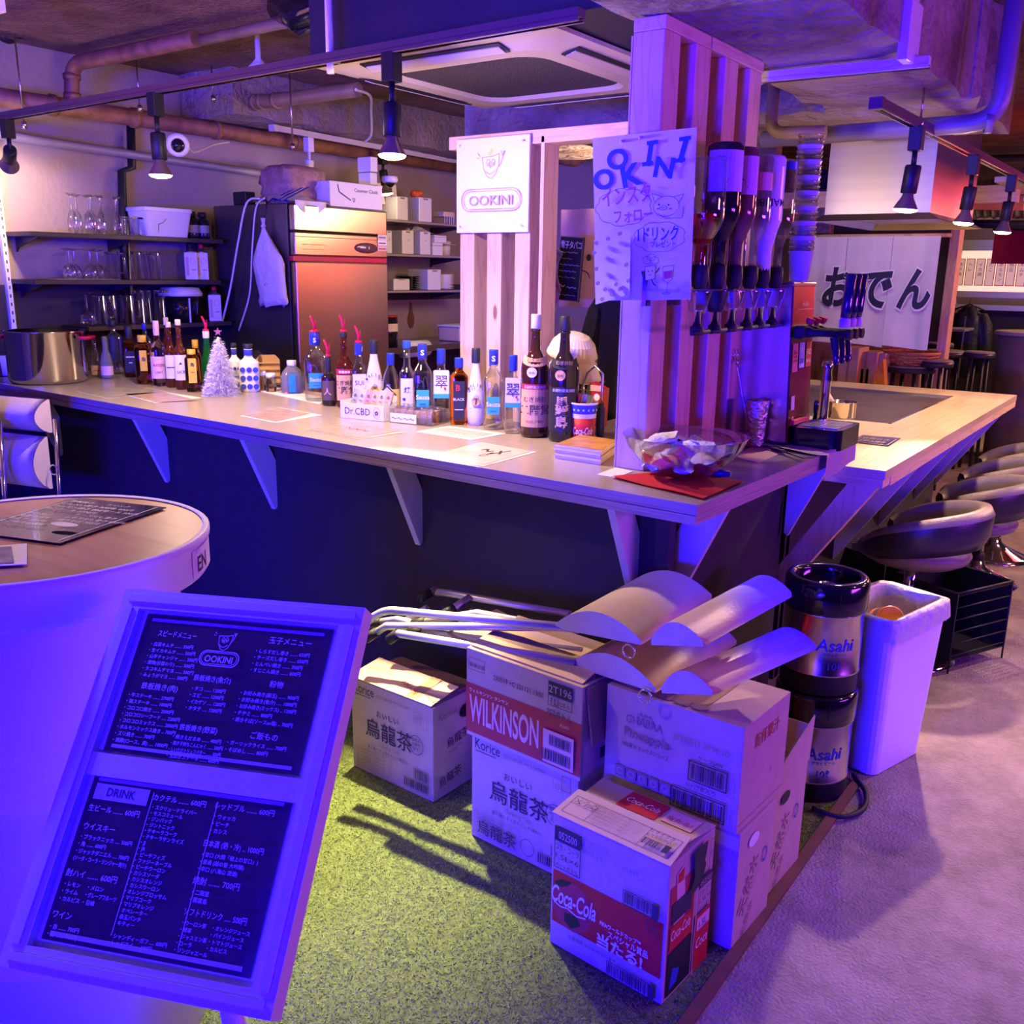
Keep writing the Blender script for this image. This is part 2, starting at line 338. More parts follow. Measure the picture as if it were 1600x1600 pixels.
pipe('drain_pipe','rusty brown pipe with black straps hung along the wall below the slab',[tuple(a),tuple(b)],.042,M('pipe_rust'),[(a.lerp(b,t),(0,1,0)) for t in (.1,.22,.36,.52)])
pipe('drain_pipe','rusty pipe elbow dropping from the tan ceiling pipe to the wall pipe',bend((-4.550,2.705,2.246),(-4.550,2.725,2.433),(-3.6,(-4.550,2.725,2.433)[1],(-4.550,2.725,2.433)[2]),.08),.034,M('pipe_rust'),[((-4.550,2.719,2.376),(0,0,1)),((-4.550,2.713,2.290),(0,0,1))])
pipe('conduit_pipe','tan brass pipe crossing the ceiling slab toward the cassette unit',[(-3.62,2.75,2.43),(-2.35,2.755,2.44)],.022,M('pipe_tan'))
pipe('conduit_pipe','tan pipe with couplings under the beam left of the cassette unit',[(-4.663,3.600,2.386),(-4.184,3.600,2.362),(-3.528,3.600,2.359)],.035,M('pipe_tan'),[((-4.287,3.600,2.364),(1,0,0)),((-4.235,3.600,2.363),(1,0,0)),((-4.124,3.600,2.360),(1,0,0))])
pipe('vent_pipe','black square bent vent pipe coming down the wall behind the flute glasses',[(-4.700,3.113,2.237),(-4.700,3.099,2.009),(-4.700,3.038,1.985),(-4.700,3.018,1.663),(-4.700,2.996,1.158)],.022,M('black'),seg=8)

# ---------------------------------------------------------------- bar counter
CT=.97
t=thing('bar_counter','long L-shaped bar counter with pale laminate top and dark front panel','counter',(-2.6,2.3,0)); O=Vector((-2.6,2.3,0))
def loc(pts,o=O): return [Vector(p)-o for p in pts]
top=[(-.91,2.035),(-.885,3.23),(-1.75,3.25),(-1.75,2.90),(-4.74,2.98),(-4.74,2.19)]
MB().prism(loc([(x,y,CT-.004) for x,y in top]),(0,0,.004)).done('worktop',M('laminate'),t)
MB().prism(loc([(x,y,CT-.026) for x,y in top]),(0,0,.022)).done('edge_board',M('ply_edge'),t)
top2=[(-.912,2.033),(-.887,3.23),(-1.75,3.25),(-1.75,2.90),(-4.74,2.98),(-4.74,2.188)]
MB().prism(loc([(x,y,CT-.050) for x,y in top2]),(0,0,.0225)).done('edge_board',M('ply_edge'),t)
MB().prism(loc([(-1.08,2.225,0),(-4.74,2.36,0),(-4.74,2.39,0),(-1.11,2.255,0)]),(0,0,CT-.05)).done('front_panel',M('panel'),t)
MB().prism(loc([(-1.08,2.225,0),(-1.10,3.19,0),(-1.13,3.19,0),(-1.11,2.255,0)]),(0,0,CT-.05)).done('side_panel',M('panel'),t)
MB().box((-1.10-O.x,2.205-O.y,0),(-1.06-O.x,2.245-O.y,CT-.05)).done('corner_post',M('panel'),t)
for X in (-1.17,-1.98,-2.72,-3.42,-4.3):
    yf=2.035+(-.91-X)*.041; yp=2.225+(-1.08-X)*.037
    pr=[(yf+.03,CT-.05),(yf+.125,CT-.05),(yp,CT-.155),(yp,CT-.33),(yp-.012,CT-.34)]
    MB().prism(loc([(X-.011,y,z) for y,z in pr]),(.022,0,0)).done('bracket',M('bracket'),t)
for Y in (2.30,3.17):
    pr=[(-.93,CT-.05),(-1.02,CT-.05),(-1.08,CT-.15),(-1.08,CT-.34),(-1.068,CT-.35)]
    MB().prism(loc([(x,Y-.011,z) for x,z in pr]),(0,.022,0)).done('bracket',M('bracket'),t)
# timber slat pillar: four posts between plates
t=thing('slat_pillar','pine pillar of four upright posts standing on the counter corner','pillar',(-1.245,2.63,CT),0)
for k,(y0,y1) in enumerate(((2.31,2.40),(2.493,2.587),(2.684,2.776),(2.862,2.955))):
    MB().box((-.045,y0-2.63,0),(.045,y1-2.63,2.098-CT),.003).done('post',M('pine'),t)
MB().box((-.045,2.31-2.63,2.098-CT),(.047,2.58-2.63,2.13-CT),.002).done('top_plate',M('pine_y'),t); MB().box((-.045,2.586-2.63,2.098-CT),(.047,2.96-2.63,2.13-CT),.002).done('top_plate',M('pine_y'),t)
MB().box((-.050,-.32,0),(-.0455,.325,2.09-CT)).done('back_board',M('pine'),t)
# second timber frame behind the bottles, with the shop board
t=thing('slat_screen','pine slat screen of square posts behind the bottle row','screen',(-2.09,2.8,CT))
for px in (-2.216,-2.093,-1.970):
    MB().box((px-.032+2.09,0,0),(px+.032+2.09,.09,.96),.003).done('post',M('pine'),t)
MB().box((-1.900+2.09,0,0),(-1.885+2.09,.09,.98),.002).done('post',M('pine'),t)
MB().box((-2.3+2.09,.0,.955),(-1.30+2.09,.09,1.0),.003).done('top_plate',M('pine_x'),t)
b=thing('shop_board','white acrylic shop board with smiling cup emblem and OOKINI lettering','sign',(-2.251,2.795,1.638),0)
bw,bh=.316,.318
MB().box((0,-.012,0),(bw,0,bh),.002).done('board',M('white'),b)
mat('sign_ink',(.40,.34,.28),.6); mat('sign_yellow',(.80,.66,.20),.6)
P=Print((0,-.012,0),(1,0,0),(0,0,1),(0,-1,0)); i=M('sign_ink')
def stadium(P,cx,cy,hw,hh,w,m):
    pts=[(cx+hw-hh+hh*math.cos(math.radians(a)),cy+hh*math.sin(math.radians(a))) for a in range(-90,91,15)]+[(cx-hw+hh+hh*math.cos(math.radians(a)),cy+hh*math.sin(math.radians(a))) for a in range(90,271,15)]
    P.line(pts+pts[:1],w,m)
def cup_emblem(P,cx,cy,s,m,my=None):
    """shop emblem: a smiling cup that waves"""
    if my: P.up().poly([(cx-.18*s,cy+.42*s),(cx+.05*s,cy+.68*s),(cx+.16*s,cy+.60*s),(cx+.06*s,cy+.40*s)],my)
    pts=[(cx-.42*s,cy+.36*s),(cx-.34*s,cy-.1*s),(cx-.16*s,cy-.40*s),(cx+.06*s,cy-.48*s),(cx+.28*s,cy-.32*s),(cx+.42*s,cy+.02*s),(cx+.46*s,cy+.46*s),(cx+.12*s,cy+.38*s),(cx-.42*s,cy+.36*s)]
    P.line(pts,.035*s,m)
    for dx in (-.1,.16): P.ring(cx+dx*s,cy+.14*s,.09*s,.13*s,.03*s,m,14); P.disc(cx+(dx+.02)*s,cy+.10*s,.035*s,.06*s,m,10)
    P.ring(cx+.02*s,cy-.10*s,.26*s,.20*s,.035*s,m,12,200,345); P.ring(cx+.03*s,cy-.02*s,.05*s,.04*s,.03*s,m,10)
    P.line([(cx+.42*s,cy-.05*s),(cx+.58*s,cy+.12*s),(cx+.66*s,cy+.38*s)],.03*s,m)
    for a in (-.1,0,.1): P.line([(cx+.66*s,cy+.36*s),(cx+(.66+a)*s,cy+.56*s)],.03*s,m)
    for a in ((-.62,.52,-.50,.40),(-.66,.34,-.54,.31)): P.line([(cx+a[0]*s,cy+a[1]*s),(cx+a[2]*s,cy+a[3]*s)],.03*s,m)
cup_emblem(P,.152,.222,.085,i,M('sign_yellow'))
stadium(P,.158,.110,.130,.037,.0035,i); stadium(P,.158,.110,.121,.030,.002,i); P.text('OOKINI',.158,.093,.046,i,'c',w=.19,bold=.01)
for x,y in ((.022,.022),(bw-.022,.022),(.022,bh-.022),(bw-.022,bh-.022)): P.disc(x,y,.004,.004,i,8)
P.done('lettering',b)
# ---------------------------------------------------------------- griddle table
GT=.88
t=thing('griddle_table','butcher block griddle table with a sunken iron plate and slanted legs','table',(-1.4,4.5,0)); O2=Vector((-1.4,4.5,0))
x0,x1,y0,y1=-2.2,-.778,3.225,5.93; hx0,hx1,hy0,hy1=-1.80,-1.045,4.33,5.62
def lb(a,b,o,m,bev=0): return m.box(Vector(a)-o,Vector(b)-o,bev)
n=4
for k in range(6):
    xa=hx1+(x1-hx1)*k/6; xb=hx1+(x1-hx1)*(k+1)/6
    lb((xa+.0004,y0,GT-.03),(xb-.0004,y1,GT),O2,MB()).done('plank',M('butcher'),t)
for k in range(6):
    xa=x0+(hx1-x0)*k/6; xb=x0+(hx1-x0)*(k+1)/6
    lb((xa+.0004,y0,GT-.03),(xb-.0004,hy0,GT),O2,MB()).done('plank',M('butcher'),t)
lb((x0,hy1,GT-.03),(hx1,y1,GT),O2,MB()).done('plank',M('butcher'),t)
mat('iron',(.17,.12,.10),.38,.55,var=.4,scale=5,detail=8)
lb((hx0-.4,hy0,GT-.06),(hx1,hy1,GT-.012),O2,MB()).done('griddle_plate',M('iron'),t)
m=MB(); lb((hx0-.4,hy0,GT-.04),(hx1,hy0+.012,GT+.001),O2,m); lb((hx1-.012,hy0,GT-.04),(hx1,hy1,GT+.001),O2,m); lb((hx0-.4,hy1-.012,GT-.04),(hx1,hy1,GT+.001),O2,m); m.done('plate_rim',M('steel'),t)
lb((x0,y0,GT-.06),(x1-.005,y0+.09,GT-.031),O2,MB()).done('apron',M('pine_x'),t)
lb((x1-.035,y0+.0905,GT-.065),(x1-.002,y1,GT-.031),O2,MB()).done('apron',M('pine_y'),t)
lb((-1.16,y0+.1,0),(-1.13,y1-.1,GT-.03),O2,MB()).done('front_panel',M('panel'),t)
lb((x0+.1,y0+.12,0),(-1.13,y0+.15,GT-.03),O2,MB()).done('end_panel',M('panel'),t)
for Y in (3.235,3.95,4.65,5.35,5.85):
    pr=[(-.80,GT-.06),(-.90,GT-.06),(-1.13,GT-.42),(-1.13,GT-.55)]
    MB().prism([Vector((x,Y,z))-O2 for x,z in pr],(0,.07 if Y<3.3 else .03,0)).done('bracket',M('pine') if Y<3.3 else M('bracket'),t)

# ---------------------------------------------------------------- ceiling fittings
mat('ac_beige',(.55,.46,.38),.42); mat('ac_grille',(.16,.12,.12),.8,col2=(.02,.015,.015),scale=160,bump=1,bscale=160)
t=thing('ceiling_cassette','square beige ceiling air conditioner with speckled intake grille in a black box','air conditioner',(-2.0,2.76,2.13))
MB().box((-.42,-.50,.025),(.80,.55,.39)).done('housing',M('black_panel'),t)
def sq(h,z,r=.0): return [(-h,-h,z),(h,-h,z),(h,h,z),(-h,h,z)]
m=MB(); P4=[(.475,.02),(.475,.008),(.36,-.012),(.30,-.012),(.285,.0)]
vs=[];
def rr(h,z,rad,n=5):
    o=[]
    for cx,cy,a0 in ((h-rad,h-rad,0),(-h+rad,h-rad,90),(-h+rad,-h+rad,180),(h-rad,-h+rad,270)):
        for k in range(n+1): a=math.radians(a0+90*k/n); o.append((cx+rad*math.cos(a),cy+rad*math.sin(a),z))
    return o
rings=[rr(h,z,.03+.06*(h<.4)) for h,z in P4]; k=len(rings[0])
m.add([v for r in rings for v in r],[(i*k+j,i*k+(j+1)%k,(i+1)*k+(j+1)%k,(i+1)*k+j) for i in range(len(rings)-1) for j in range(k)])
m.done('fascia',M('ac_beige'),t)
MB().prism(rr(.286,.0,.09),(0,0,.01)).done('intake_grille',M('ac_grille'),t)
for a in range(4):
    R=Matrix.Rotation(a*math.pi/2,3,'Z')
    q=[R@Vector(v) for v in ((-.27,-.435,-.004),(.27,-.435,-.004),(.27,-.375,-.0165),(-.27,-.375,-.0165))]
    MB().prism(q,(0,0,.004)).done('outlet_slot',M('black'),t)
    q=[R@Vector(v) for v in ((-.26,-.418,-.010),(.26,-.418,-.010),(.26,-.385,-.020),(-.26,-.385,-.020))]
    MB().prism(q,(0,0,.003)).done('louvre_blade',M('ac_beige'),t)
def rail(name,label,a,b,m):
    a,b=Vector(a),Vector(b); t=thing(name,label,'track',a); d=(b-a); L=d.length; x=d.normalized(); y=x.cross(Vector((0,0,1))).normalized(); z=Vector((0,0,1))
    def bb(mb,u0,u1,v0,v1,w0,w1): mb.prism([x*u0+y*v0+z*w0,x*u0+y*v1+z*w0,x*u0+y*v1+z*w1,x*u0+y*v0+z*w1],x*(u1-u0))
    q=MB(); bb(q,0,L,-.018,.018,.01,.03); bb(q,0,L,-.018,-.013,0,.012); bb(q,0,L,.013,.018,0,.012); q.done('channel',m,t)
    q=MB(); bb(q,0,L,-.013,-.010,-.001,.006); bb(q,0,L,.010,.013,-.001,.006); q.done('conductor',M('chrome'),t)
    q=MB(); bb(q,-.03,0,-.02,.02,-.002,.032); q.done('end_cap',m,t)
    return t,x
def hanger(name,label,p,ztop,m=None,r=.004):
    t=thing(name,label,'rod',p); MB().tube([(0,0,0),(0,0,ztop-p[2])],r,6).done('rod',m or M('steel'),t)
    MB().lathe([(.012,-.03),(.012,0),(.006,.004)],8).done('clip',m or M('steel'),t); return t
mat('rail_brown',(.12,.075,.06),.4); mat('rail_white',(.62,.56,.50),.4)
RZ=2.105
rail('lighting_track','long dark brown lighting track over the bar counter',(-4.74,2.26,RZ),(-1.36,2.17,RZ),M('rail_brown'))
rail('lighting_track','brown lighting track hanging over the griddle table',(-.905,3.16,2.0),(-.87,6.3,2.0),M('rail_brown'))
rail('lighting_track','pale lighting track running along the kitchen aisle behind the counter',(-4.317,3.750,2.240),(-4.537,5.600,2.256),M('rail_white'))
rail('wire_conduit','white square conduit under the beam right of the pillar',(-1.245,3.057,2.090),(-0.752,3.091,2.090),M('white_plastic'))
for k,px in enumerate((33,212,330)): pass
hanger('hanger_rod','blue lit thick rod holding the counter track beside the black box',(-2.261,2.190,2.108),2.52,M('white_plastic'),.012)
hanger('hanger_rod','thin steel rod with clamp leftmost on the wall pipes',(-4.500,2.435,2.137),2.5)
hanger('hanger_rod','thin steel rod hanging above the lit spot nearest the dome camera',(-4.400,2.971,2.271),2.5)
hanger('hanger_rod','thin steel rod with white clamp right of the dome camera',(-4.300,3.335,2.359),2.5)
hanger('hanger_rod','thin steel rod with white clamp left of the white spot lamp',(-3.900,3.497,2.121),2.5)
hanger('hanger_rod','short steel rod holding the griddle track',(-.89,3.62,2.03),2.13)
BULBS=[]
def spot(label,top,drop,tilt,m,on=True,energy=20,aim=None,ang=80,group='track spotlights',spill=.24):
    """track adaptor, stem, lamp holder and reflector bulb; top = point on the track"""
    t=thing('track_spotlight',label,'spotlight',top,0,None)
    MB().box((-.022,-.022,-.075),(.022,.022,.004),.003).done('adaptor',m,t); k=drop/.26
    MB().lathe([(.009,-.075-.06*k),(.009,-.075)],10).done('stem',m,t)
    z0=-.075-.06*k; p=Vector((0,0,z0)); d=Vector(tilt).normalized()
    MB().lathe([(.024,-.005),(.027,0),(.027,.085),(.024,.088)],16,p,axis=d).done('holder',m,t)
    q=p+d*.080; h=MB().lathe([(.016,0),(.020,.02),(.038,.052),(.041,.060)],18,q,axis=d,cap=False).done('bulb',M('bulb_back'),t)
    MB().lathe([(.041,.060),(.036,.066),(.02,.071),(.0,.072)],18,q,axis=d,cap=False).done('bulb_face',M('bulb'),t)
    if on:
        e=Vector(top)+q+d*.085; lamp('spot_light','SPOT',e,e+d if aim is None else aim,WARM,energy,.03,angle=ang,blend=.7); lamp('bulb_spill','POINT',e,e,WARM,energy*spill,.03); BULBS.append(e)
    return t
D=(0,0,-1)
B2=Vector((-2.011,2.190,2.092)); B1=Vector((-3.183,2.215,2.103))
spot('black spotlight lit over the counter in front of the air conditioner',(B2.x,B2.y,RZ),.26,(.02,-.05,-1),M('black'),energy=56,ang=150,spill=.55)
spot('black spotlight lit beside the white dome camera',(B1.x,B1.y,RZ),.26,(.0,.0,-1),M('black'),energy=56,ang=150)
e=(-4.294,2.250,2.119); spot('black spotlight turned toward the wall at the far end of the counter track',(e[0],e[1],RZ),.2,(-.8,.35,-.35),M('black'),energy=22,ang=95)
e=(-4.379,4.050,2.242); spot('white spotlight lit in front of the paper bag on the refrigerator',e,.22,(-.05,-.05,-1),M('white_plastic'),energy=9,ang=140)
e=(-4.404,4.700,2.234); spot('black unlit spotlight on the kitchen track right of the junction box',e,.16,(.1,.1,-1),M('black'),on=False)
for px,py,lb_,en in ((1433,208,'black spotlight lit in front of the steel hood face',30),(1523,242,'black spotlight lit at the corner of the steel hood',34),(1580,268,'black spotlight lit beyond the hood near the ribbed duct',26)):
    e=(-0.890,3.594,1.982) if px==1433 else ((-0.880,4.521,2.006) if px==1523 else (-0.873,5.435,2.020))
    spot(lb_,(e[0],e[1],2.0),.22,(-.08,0,-1),M('black'),energy=en,ang=140)
lamp('spot_light','SPOT',(B2.x,B2.y-.01,RZ-.325),(-1.62,1.52,0),(1,.76,.40),620,.02,angle=42,blend=1.0)
e=BULBS[-2]; lamp('spot_light','SPOT',e,(-.02,2.25,0),(1,.60,.50),260,.03,angle=50,blend=.5)
# dome cameras, detectors, junction box
def dome(label,p,r,axis):
    t=thing('dome_camera',label,'camera',p); MB().lathe([(r*.95,0),(r,r*.25),(r,r*.55),(r*.8,r*.75)],20,axis=axis).done('housing',M('white_plastic'),t)
    d=Vector(axis).normalized(); MB().ball(d*r*.7,r*.62).done('lens',M('black_gloss'),t); return t
dome('white dome camera with black lens hanging left of the kitchen track',(-4.000,2.887,2.058),.052,(.75,-.55,-.2))
dome('white dome camera over the shelf boxes right of the refrigerator',(-4.250,4.595,2.072),.05,(0,0,-1))
t=thing('smoke_detector','small white fire detector on a pipe left of the black box','detector',(-3.425,2.900,2.346)); MB().lathe([(.028,-.05),(.05,-.035),(.05,-.02),(.03,0),(.012,.02),(.012,.14)],16).done('cover',M('white_plastic'),t)
t=thing('junction_box','white junction box under the kitchen track','box',(-4.250,4.400,2.165)); MB().box((-.05,-.03,-.16),(.05,.03,-.09),.004).done('lid',M('white_plastic'),t); MB().box((-.055,-.03,-.085),(.055,.03,0),.004).done('body',M('white_plastic'),t)
def cord(label,pts,r,m,name='cord'):
    o=Vector(pts[0]); P=[Vector(p) for p in pts]; Q=[]
    for i in range(len(P)-1):
        p0,p1,p2,p3=P[max(0,i-1)],P[i],P[i+1],P[min(len(P)-1,i+2)]
        for k in range(6):
            s=k/6; Q.append(.5*((2*p1)+(p2-p0)*s+(2*p0-5*p1+4*p2-p3)*s*s+(3*p1-p0-3*p2+p3)*s**3)-o)
    Q.append(P[-1]-o); ob=MB().tube(Q,r,6).done(name,m,loc=o); return tag(ob,label,'cord')
cord('white cable drop from the cassette corner to the kitchen track',[(-3.250,3.300,2.289),(-3.355,3.500,2.301),(-3.732,3.900,2.313),(-4.023,4.200,2.257),(-4.172,4.300,2.236)],.007,M('white_plastic'),'cable')
cord('white power cord falling down the refrigerator side toward the star ornament',[(-4.179,3.500,1.866),(-4.286,3.500,1.843),(-4.373,3.500,1.638),(-4.461,3.500,1.396),(-4.559,3.500,1.188)],.006,M('white_plastic'),'power_cord')
cord('white power cord looped behind the hanging white bag',[(-4.169,3.530,1.871),(-4.245,3.530,1.821),(-4.294,3.530,1.605),(-4.336,3.530,1.364),(-4.447,3.530,1.159)],.005,M('white_plastic'),'power_cord')
cord('white wire from the dome camera to the rod clamp',[(-4.020,2.964,2.050),(-4.100,3.055,2.047),(-4.250,3.286,2.116),(-4.300,3.420,2.146)],.004,M('white_plastic'),'wire')
pipe('flex_duct','ribbed dark flexible duct at the top corner of the ceiling',[(-4.928,2.500,2.541),(-4.492,2.550,2.595),(-4.156,2.600,2.628),(-3.940,2.650,2.671)],.05,M('black'),[(Vector((-4.724,2.520,2.562)).lerp(Vector((-3.973,2.640,2.666)),i/9),(1,0,.2)) for i in range(10)])
pipe('flex_duct','dark bulging insulated duct above the conduit pipe left of the black box',[(-3.097,2.750,2.504),(-2.991,2.750,2.445),(-2.884,2.750,2.468),(-2.797,2.800,2.528)],.07,M('black_gloss'))
t=thing('neon_sign_box','blue lit white sign box corner hanging at the edge of the ceiling','sign',(-3.639,1.900,2.427)); MB().box((-.06,0,-.06),(.035,.03,.06),.003).done('case',M('white'),t)
# beam side fittings on the aisle
t=thing('switch_cover','blue lit metal conduit cover on the beam side','conduit',(-.80,3.05,2.10)); MB().box((-.02,-.06,0),(.01,.06,.16),.004).done('cover',M('white_plastic'),t); MB().box((-.018,-.025,.16),(.006,.025,.42),.003).done('riser',M('white_plastic'),t)
pipe('drain_pipe','purple lit grey pipe crossing under the beam with an elbow beside the column',bend((-1.535,3.835,2.030),(-0.678,3.803,2.030),tuple(Vector((-0.675,3.806,2.030))+Vector((0,0,.45))),.10),.032,M('pipe_grey'),[((-0.708,3.802,2.030),(1,.3,0))])
pipe('drain_pipe','dark pipe drop with tan elbow right of the pillar',bend(tuple(Vector((-1.413,3.600,2.025))+Vector((0,0,.3))),(-1.413,3.600,2.018),(-1.207,3.600,2.009),.05),.022,M('pipe_tan'))
t=thing('ceiling_column','rust stained concrete hanger column with a clamp at the frame edge','column',(-.33,4.35,2.04)); MB().box((0,0,0),(.35,.3,.48)).done('shaft',M('beam_concrete'),t); MB().box((-.03,-.03,-.015),(.38,.33,0)).done('plate',M('galv'),t)
# ---------------------------------------------------------------- hood over the griddle
t=thing('extractor_hood','large brushed steel extractor hood hanging over the griddle','hood',(-1.28,4.6,1.785))
HW=.232
MB().box((-HW,0,.0),(HW,.92,.74)).done('shroud',M('steel_brushed'),t)
m=MB(); a=[(-HW-.05,-.05,-.03),(HW+.05,-.05,-.03),(HW+.05,.97,-.03),(-HW-.05,.97,-.03)]; b=[(-HW,0,.0),(HW,0,.0),(HW,.92,.0),(-HW,.92,.0)]
m.add(a+b,[(i,(i+1)%4,4+(i+1)%4,4+i) for i in range(4)]); m.add([(x*.97,.46+(y-.46)*.97,z) for x,y,z in a]+b,[(4+i,4+(i+1)%4,(i+1)%4,i) for i in range(4)]); m.done('rim',M('steel'),t)
# ribbed silver duct beyond
t=thing('spiral_duct','ribbed silver ventilation duct crossing behind the hood','duct',(-1.710,9.200,2.164)); m=MB(); 
prof=[]
for k in range(60): prof += [(.16,k*.06),(.165,k*.06+.006),(.165,k*.06+.012),(.16,k*.06+.018)]
m.lathe(prof,20,(0,0,0),axis=(1,0,0)); m.done('duct_run',M('galv'),t)
t=thing('ceiling_cassette','small beige ceiling cassette at the edge of the frame beyond the spot lamps','air conditioner',(-0.933,6.200,2.033)); MB().box((-.12,-.2,-.01),(.9,.7,.02),.004).done('fascia',M('ac_beige'),t); MB().box((0,-.1,.02),(.8,.6,.2)).done('housing',M('black_panel'),t)

# ---------------------------------------------------------------- artificial turf, edging
t=thing('turf_mat','artificial grass mat laid in front of the bar counter','turf',(-1.9,1.2,0))
mat('turf_base',(.16,.23,.06),.95,var=.5,scale=60); mat('turf_blade',(.27,.37,.09),.8,col2=(.20,.29,.08),scale=250)
TX0,TX1,TY0,TY1=-3.4,-.655,-.4,2.72
MB().prism([(x+1.9,y-1.2,0) for x,y in ((TX0,TY0),(TX1,TY0),(TX1,TY1),(-1.05,TY1),(-1.05,2.215),(TX0,2.215))],(0,0,.003)).done('backing',M('turf_base'),t)
n=190000; rg=np.random.default_rng(3)
px=rg.uniform(-2.25,TX1,n); py=rg.uniform(max(TY0,.6),2.72,n); a=rg.uniform(0,6.283,n); hh=rg.uniform(.002,.005,n); wd=.0016
def foot(cx,cy,w,d): return (np.abs(px-cx)<w/2)&(np.abs(py-cy)<d/2)
bad=foot(-1.765,1.978,.35,.215)|foot(-1.235,1.905,.36,.22)|foot(-.848,1.667,.315,.21)|foot(-.817,2.02,.35,.44)|((py>2.205)&(px<-1.045))|(np.hypot(px+.76,py-2.63)<.12)
px,py,a,hh=px[~bad],py[~bad],a[~bad],hh[~bad]; n=len(px)
dx,dy=np.cos(a)*wd,np.sin(a)*wd; lx,ly=rg.normal(0,.004,n),rg.normal(0,.004,n)
V=np.stack([np.stack([px-dx,py-dy,np.full(n,.003)],1),np.stack([px+dx,py+dy,np.full(n,.003)],1),np.stack([px+lx,py+ly,.003+hh],1)],1).reshape(-1,3)-np.array([-1.9,1.2,0])
me=bpy.data.meshes.new('pile'); me.vertices.add(3*n); me.vertices.foreach_set('co',V.ravel()); me.loops.add(3*n); me.loops.foreach_set('vertex_index',np.arange(3*n)); me.polygons.add(n); me.polygons.foreach_set('loop_start',np.arange(0,3*n,3)); me.update(); me.validate()
me.materials.append(M('turf_blade')); o=bpy.data.objects.new('pile',me); COL.objects.link(o); o.parent=t; o['kind']='stuff'
mat('edge_wood',(.20,.08,.05),.6,var=.3,scale=9)
struct(MB().box((-.655,-.4,0),(-.628,2.74,.012)).done('trim_1',M('edge_wood')))
# ---------------------------------------------------------------- cardboard boxes
def carton(label,name,p,rz,w,d,h,mats=None,open_=False,bev=.002):
    t=thing(name,label,'box',p,rz); m=MB().use(mats or M('card')).box((-w/2,-d/2,0),(w/2,d/2,h),bev); m.done('body',None,t)
    F=Print((-w/2,-d/2,0),(1,0,0),(0,0,1),(0,-1,0)); R=Print((w/2,-d/2,0),(0,1,0),(0,0,1),(1,0,0)); T=Print((-w/2,-d/2,h),(1,0,0),(0,1,0),(0,0,1))
    return t,F,R,T
ink=M('ink'); pale=M('ink_pale'); pw=M('print_white')
def tea_print(F,R,w,d,h,k=1):
    F.text('Korice',.012,h-.038,.042,ink,w=.085); F.line([(.012,h-.045),(.085,h-.045)],.002,ink)
    F.text('2023.08.18 +H 3 SOAH',.11,h-.033,.014,pale)
    F.text('おいしい',w*.46,h-.095,.024,ink,'c'); F.text('烏龍茶',w*.47,h-.165,.066,ink,'c',bold=.004)
    F.ring(w*.81,h-.135,.028,.030,.0015,ink); 
    for k_,s in enumerate(('脂肪の','代謝を','促す')): F.text(s,w*.81,h-.123-.014*k_,.012,ink,'c')
    F.text('Oolong Tea',w*.47,h-.19,.018,pale,'c'); F.text('香り高くすっきりとした味わい',w*.46,h-.208,.012,ink,'c')
    for k_ in range(5): F.text('品名 烏龍茶飲料 内容量 2L×6本',.02,.075-.012*k_,.009,pale)
    F.frame(.015,.018,w*.5,.088,.001,pale); F.bars(w*.80,.060,w*.96,.088,ink,3,.001); F.bars(w*.68,.025,w*.96,.05,ink,5,.001)
    F.frame(w*.80,h-.062,w*.88,h-.026,.0012,pale); F.frame(w*.89,h-.072,w*.96,h-.036,.0012,pale); F.text('⇧',w*.84,h-.055,.022,pale,'c')
    R.text('Korice',d*.12,h-.05,.03,pale); R.text('烏龍茶',d*.30,h*.50,.034,ink,bold=.003,rot=8); R.text('Oolong Tea',d*.3,h*.43,.014,pale,rot=8); R.text('烏龍茶',d*.12,h*.12,.034,ink,bold=.003,rot=8); R.line([(d*.15,h*.09),(d*.6,h*.12)],.001,pale)
w,d,h=.335,.20,.298
t,F,R,T=carton('oolong tea carton with torn top flap standing alone on the turf','drink_carton',(-1.765,1.978,.004),math.radians(-2),w,d,h)
tea_print(F,R,w,d,h); R.disc(d*.70,h-.055,.030,.022,M('black')); R.ring(d*.70,h-.055,.030,.022,.003,M('card_dark'))
F.done('print',t); R.done('print',t); T.done('print',t) if T.b.v else None
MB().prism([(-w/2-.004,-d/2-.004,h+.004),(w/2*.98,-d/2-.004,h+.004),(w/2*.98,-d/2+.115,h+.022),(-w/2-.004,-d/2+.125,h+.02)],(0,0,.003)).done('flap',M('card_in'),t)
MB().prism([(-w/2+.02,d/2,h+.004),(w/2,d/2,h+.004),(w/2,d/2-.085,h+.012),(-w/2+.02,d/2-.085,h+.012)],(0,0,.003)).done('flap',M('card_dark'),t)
P=Print((-w/2,-d/2,h+.0075),(1,0,0),(0,.98,.16),(0,-.16,.98)); P.rect(w*.68,.0,w*.80,.118,M('tape')); P.text('Korice',w*.76,.03,.03,M('ink_red'),rot=160,w=.09); P.text('Korice',w*.99,.03,.032,pale,rot=165,w=.10); P.frame(.02,.05,.085,.09,.001,pale); P.text('リサイクル',.025,.06,.02,pale); P.done('print',t)
w,d,h=.345,.205,.307
t,F,R,T=carton('oolong tea carton under the sparkling water carton','drink_carton',(-1.235,1.905,.004),math.radians(-3),w,d,h)
tea_print(F,R,w,d,h); F.text('烏龍茶',.03,.03,.045,ink,bold=.004); F.ring(.20,.05,.022,.024,.0015,ink); F.frame(w*.88,h-.05,w*.96,h-.01,.0015,M('ink_red')); F.done('print',t); R.done('print',t)
w,d,h=.372,.222,.245
t,F,R,T=carton('red banded sparkling water carton with wide red band atop the tea carton','drink_carton',(-1.222,1.888,.316),math.radians(-4.5),w,d,h)
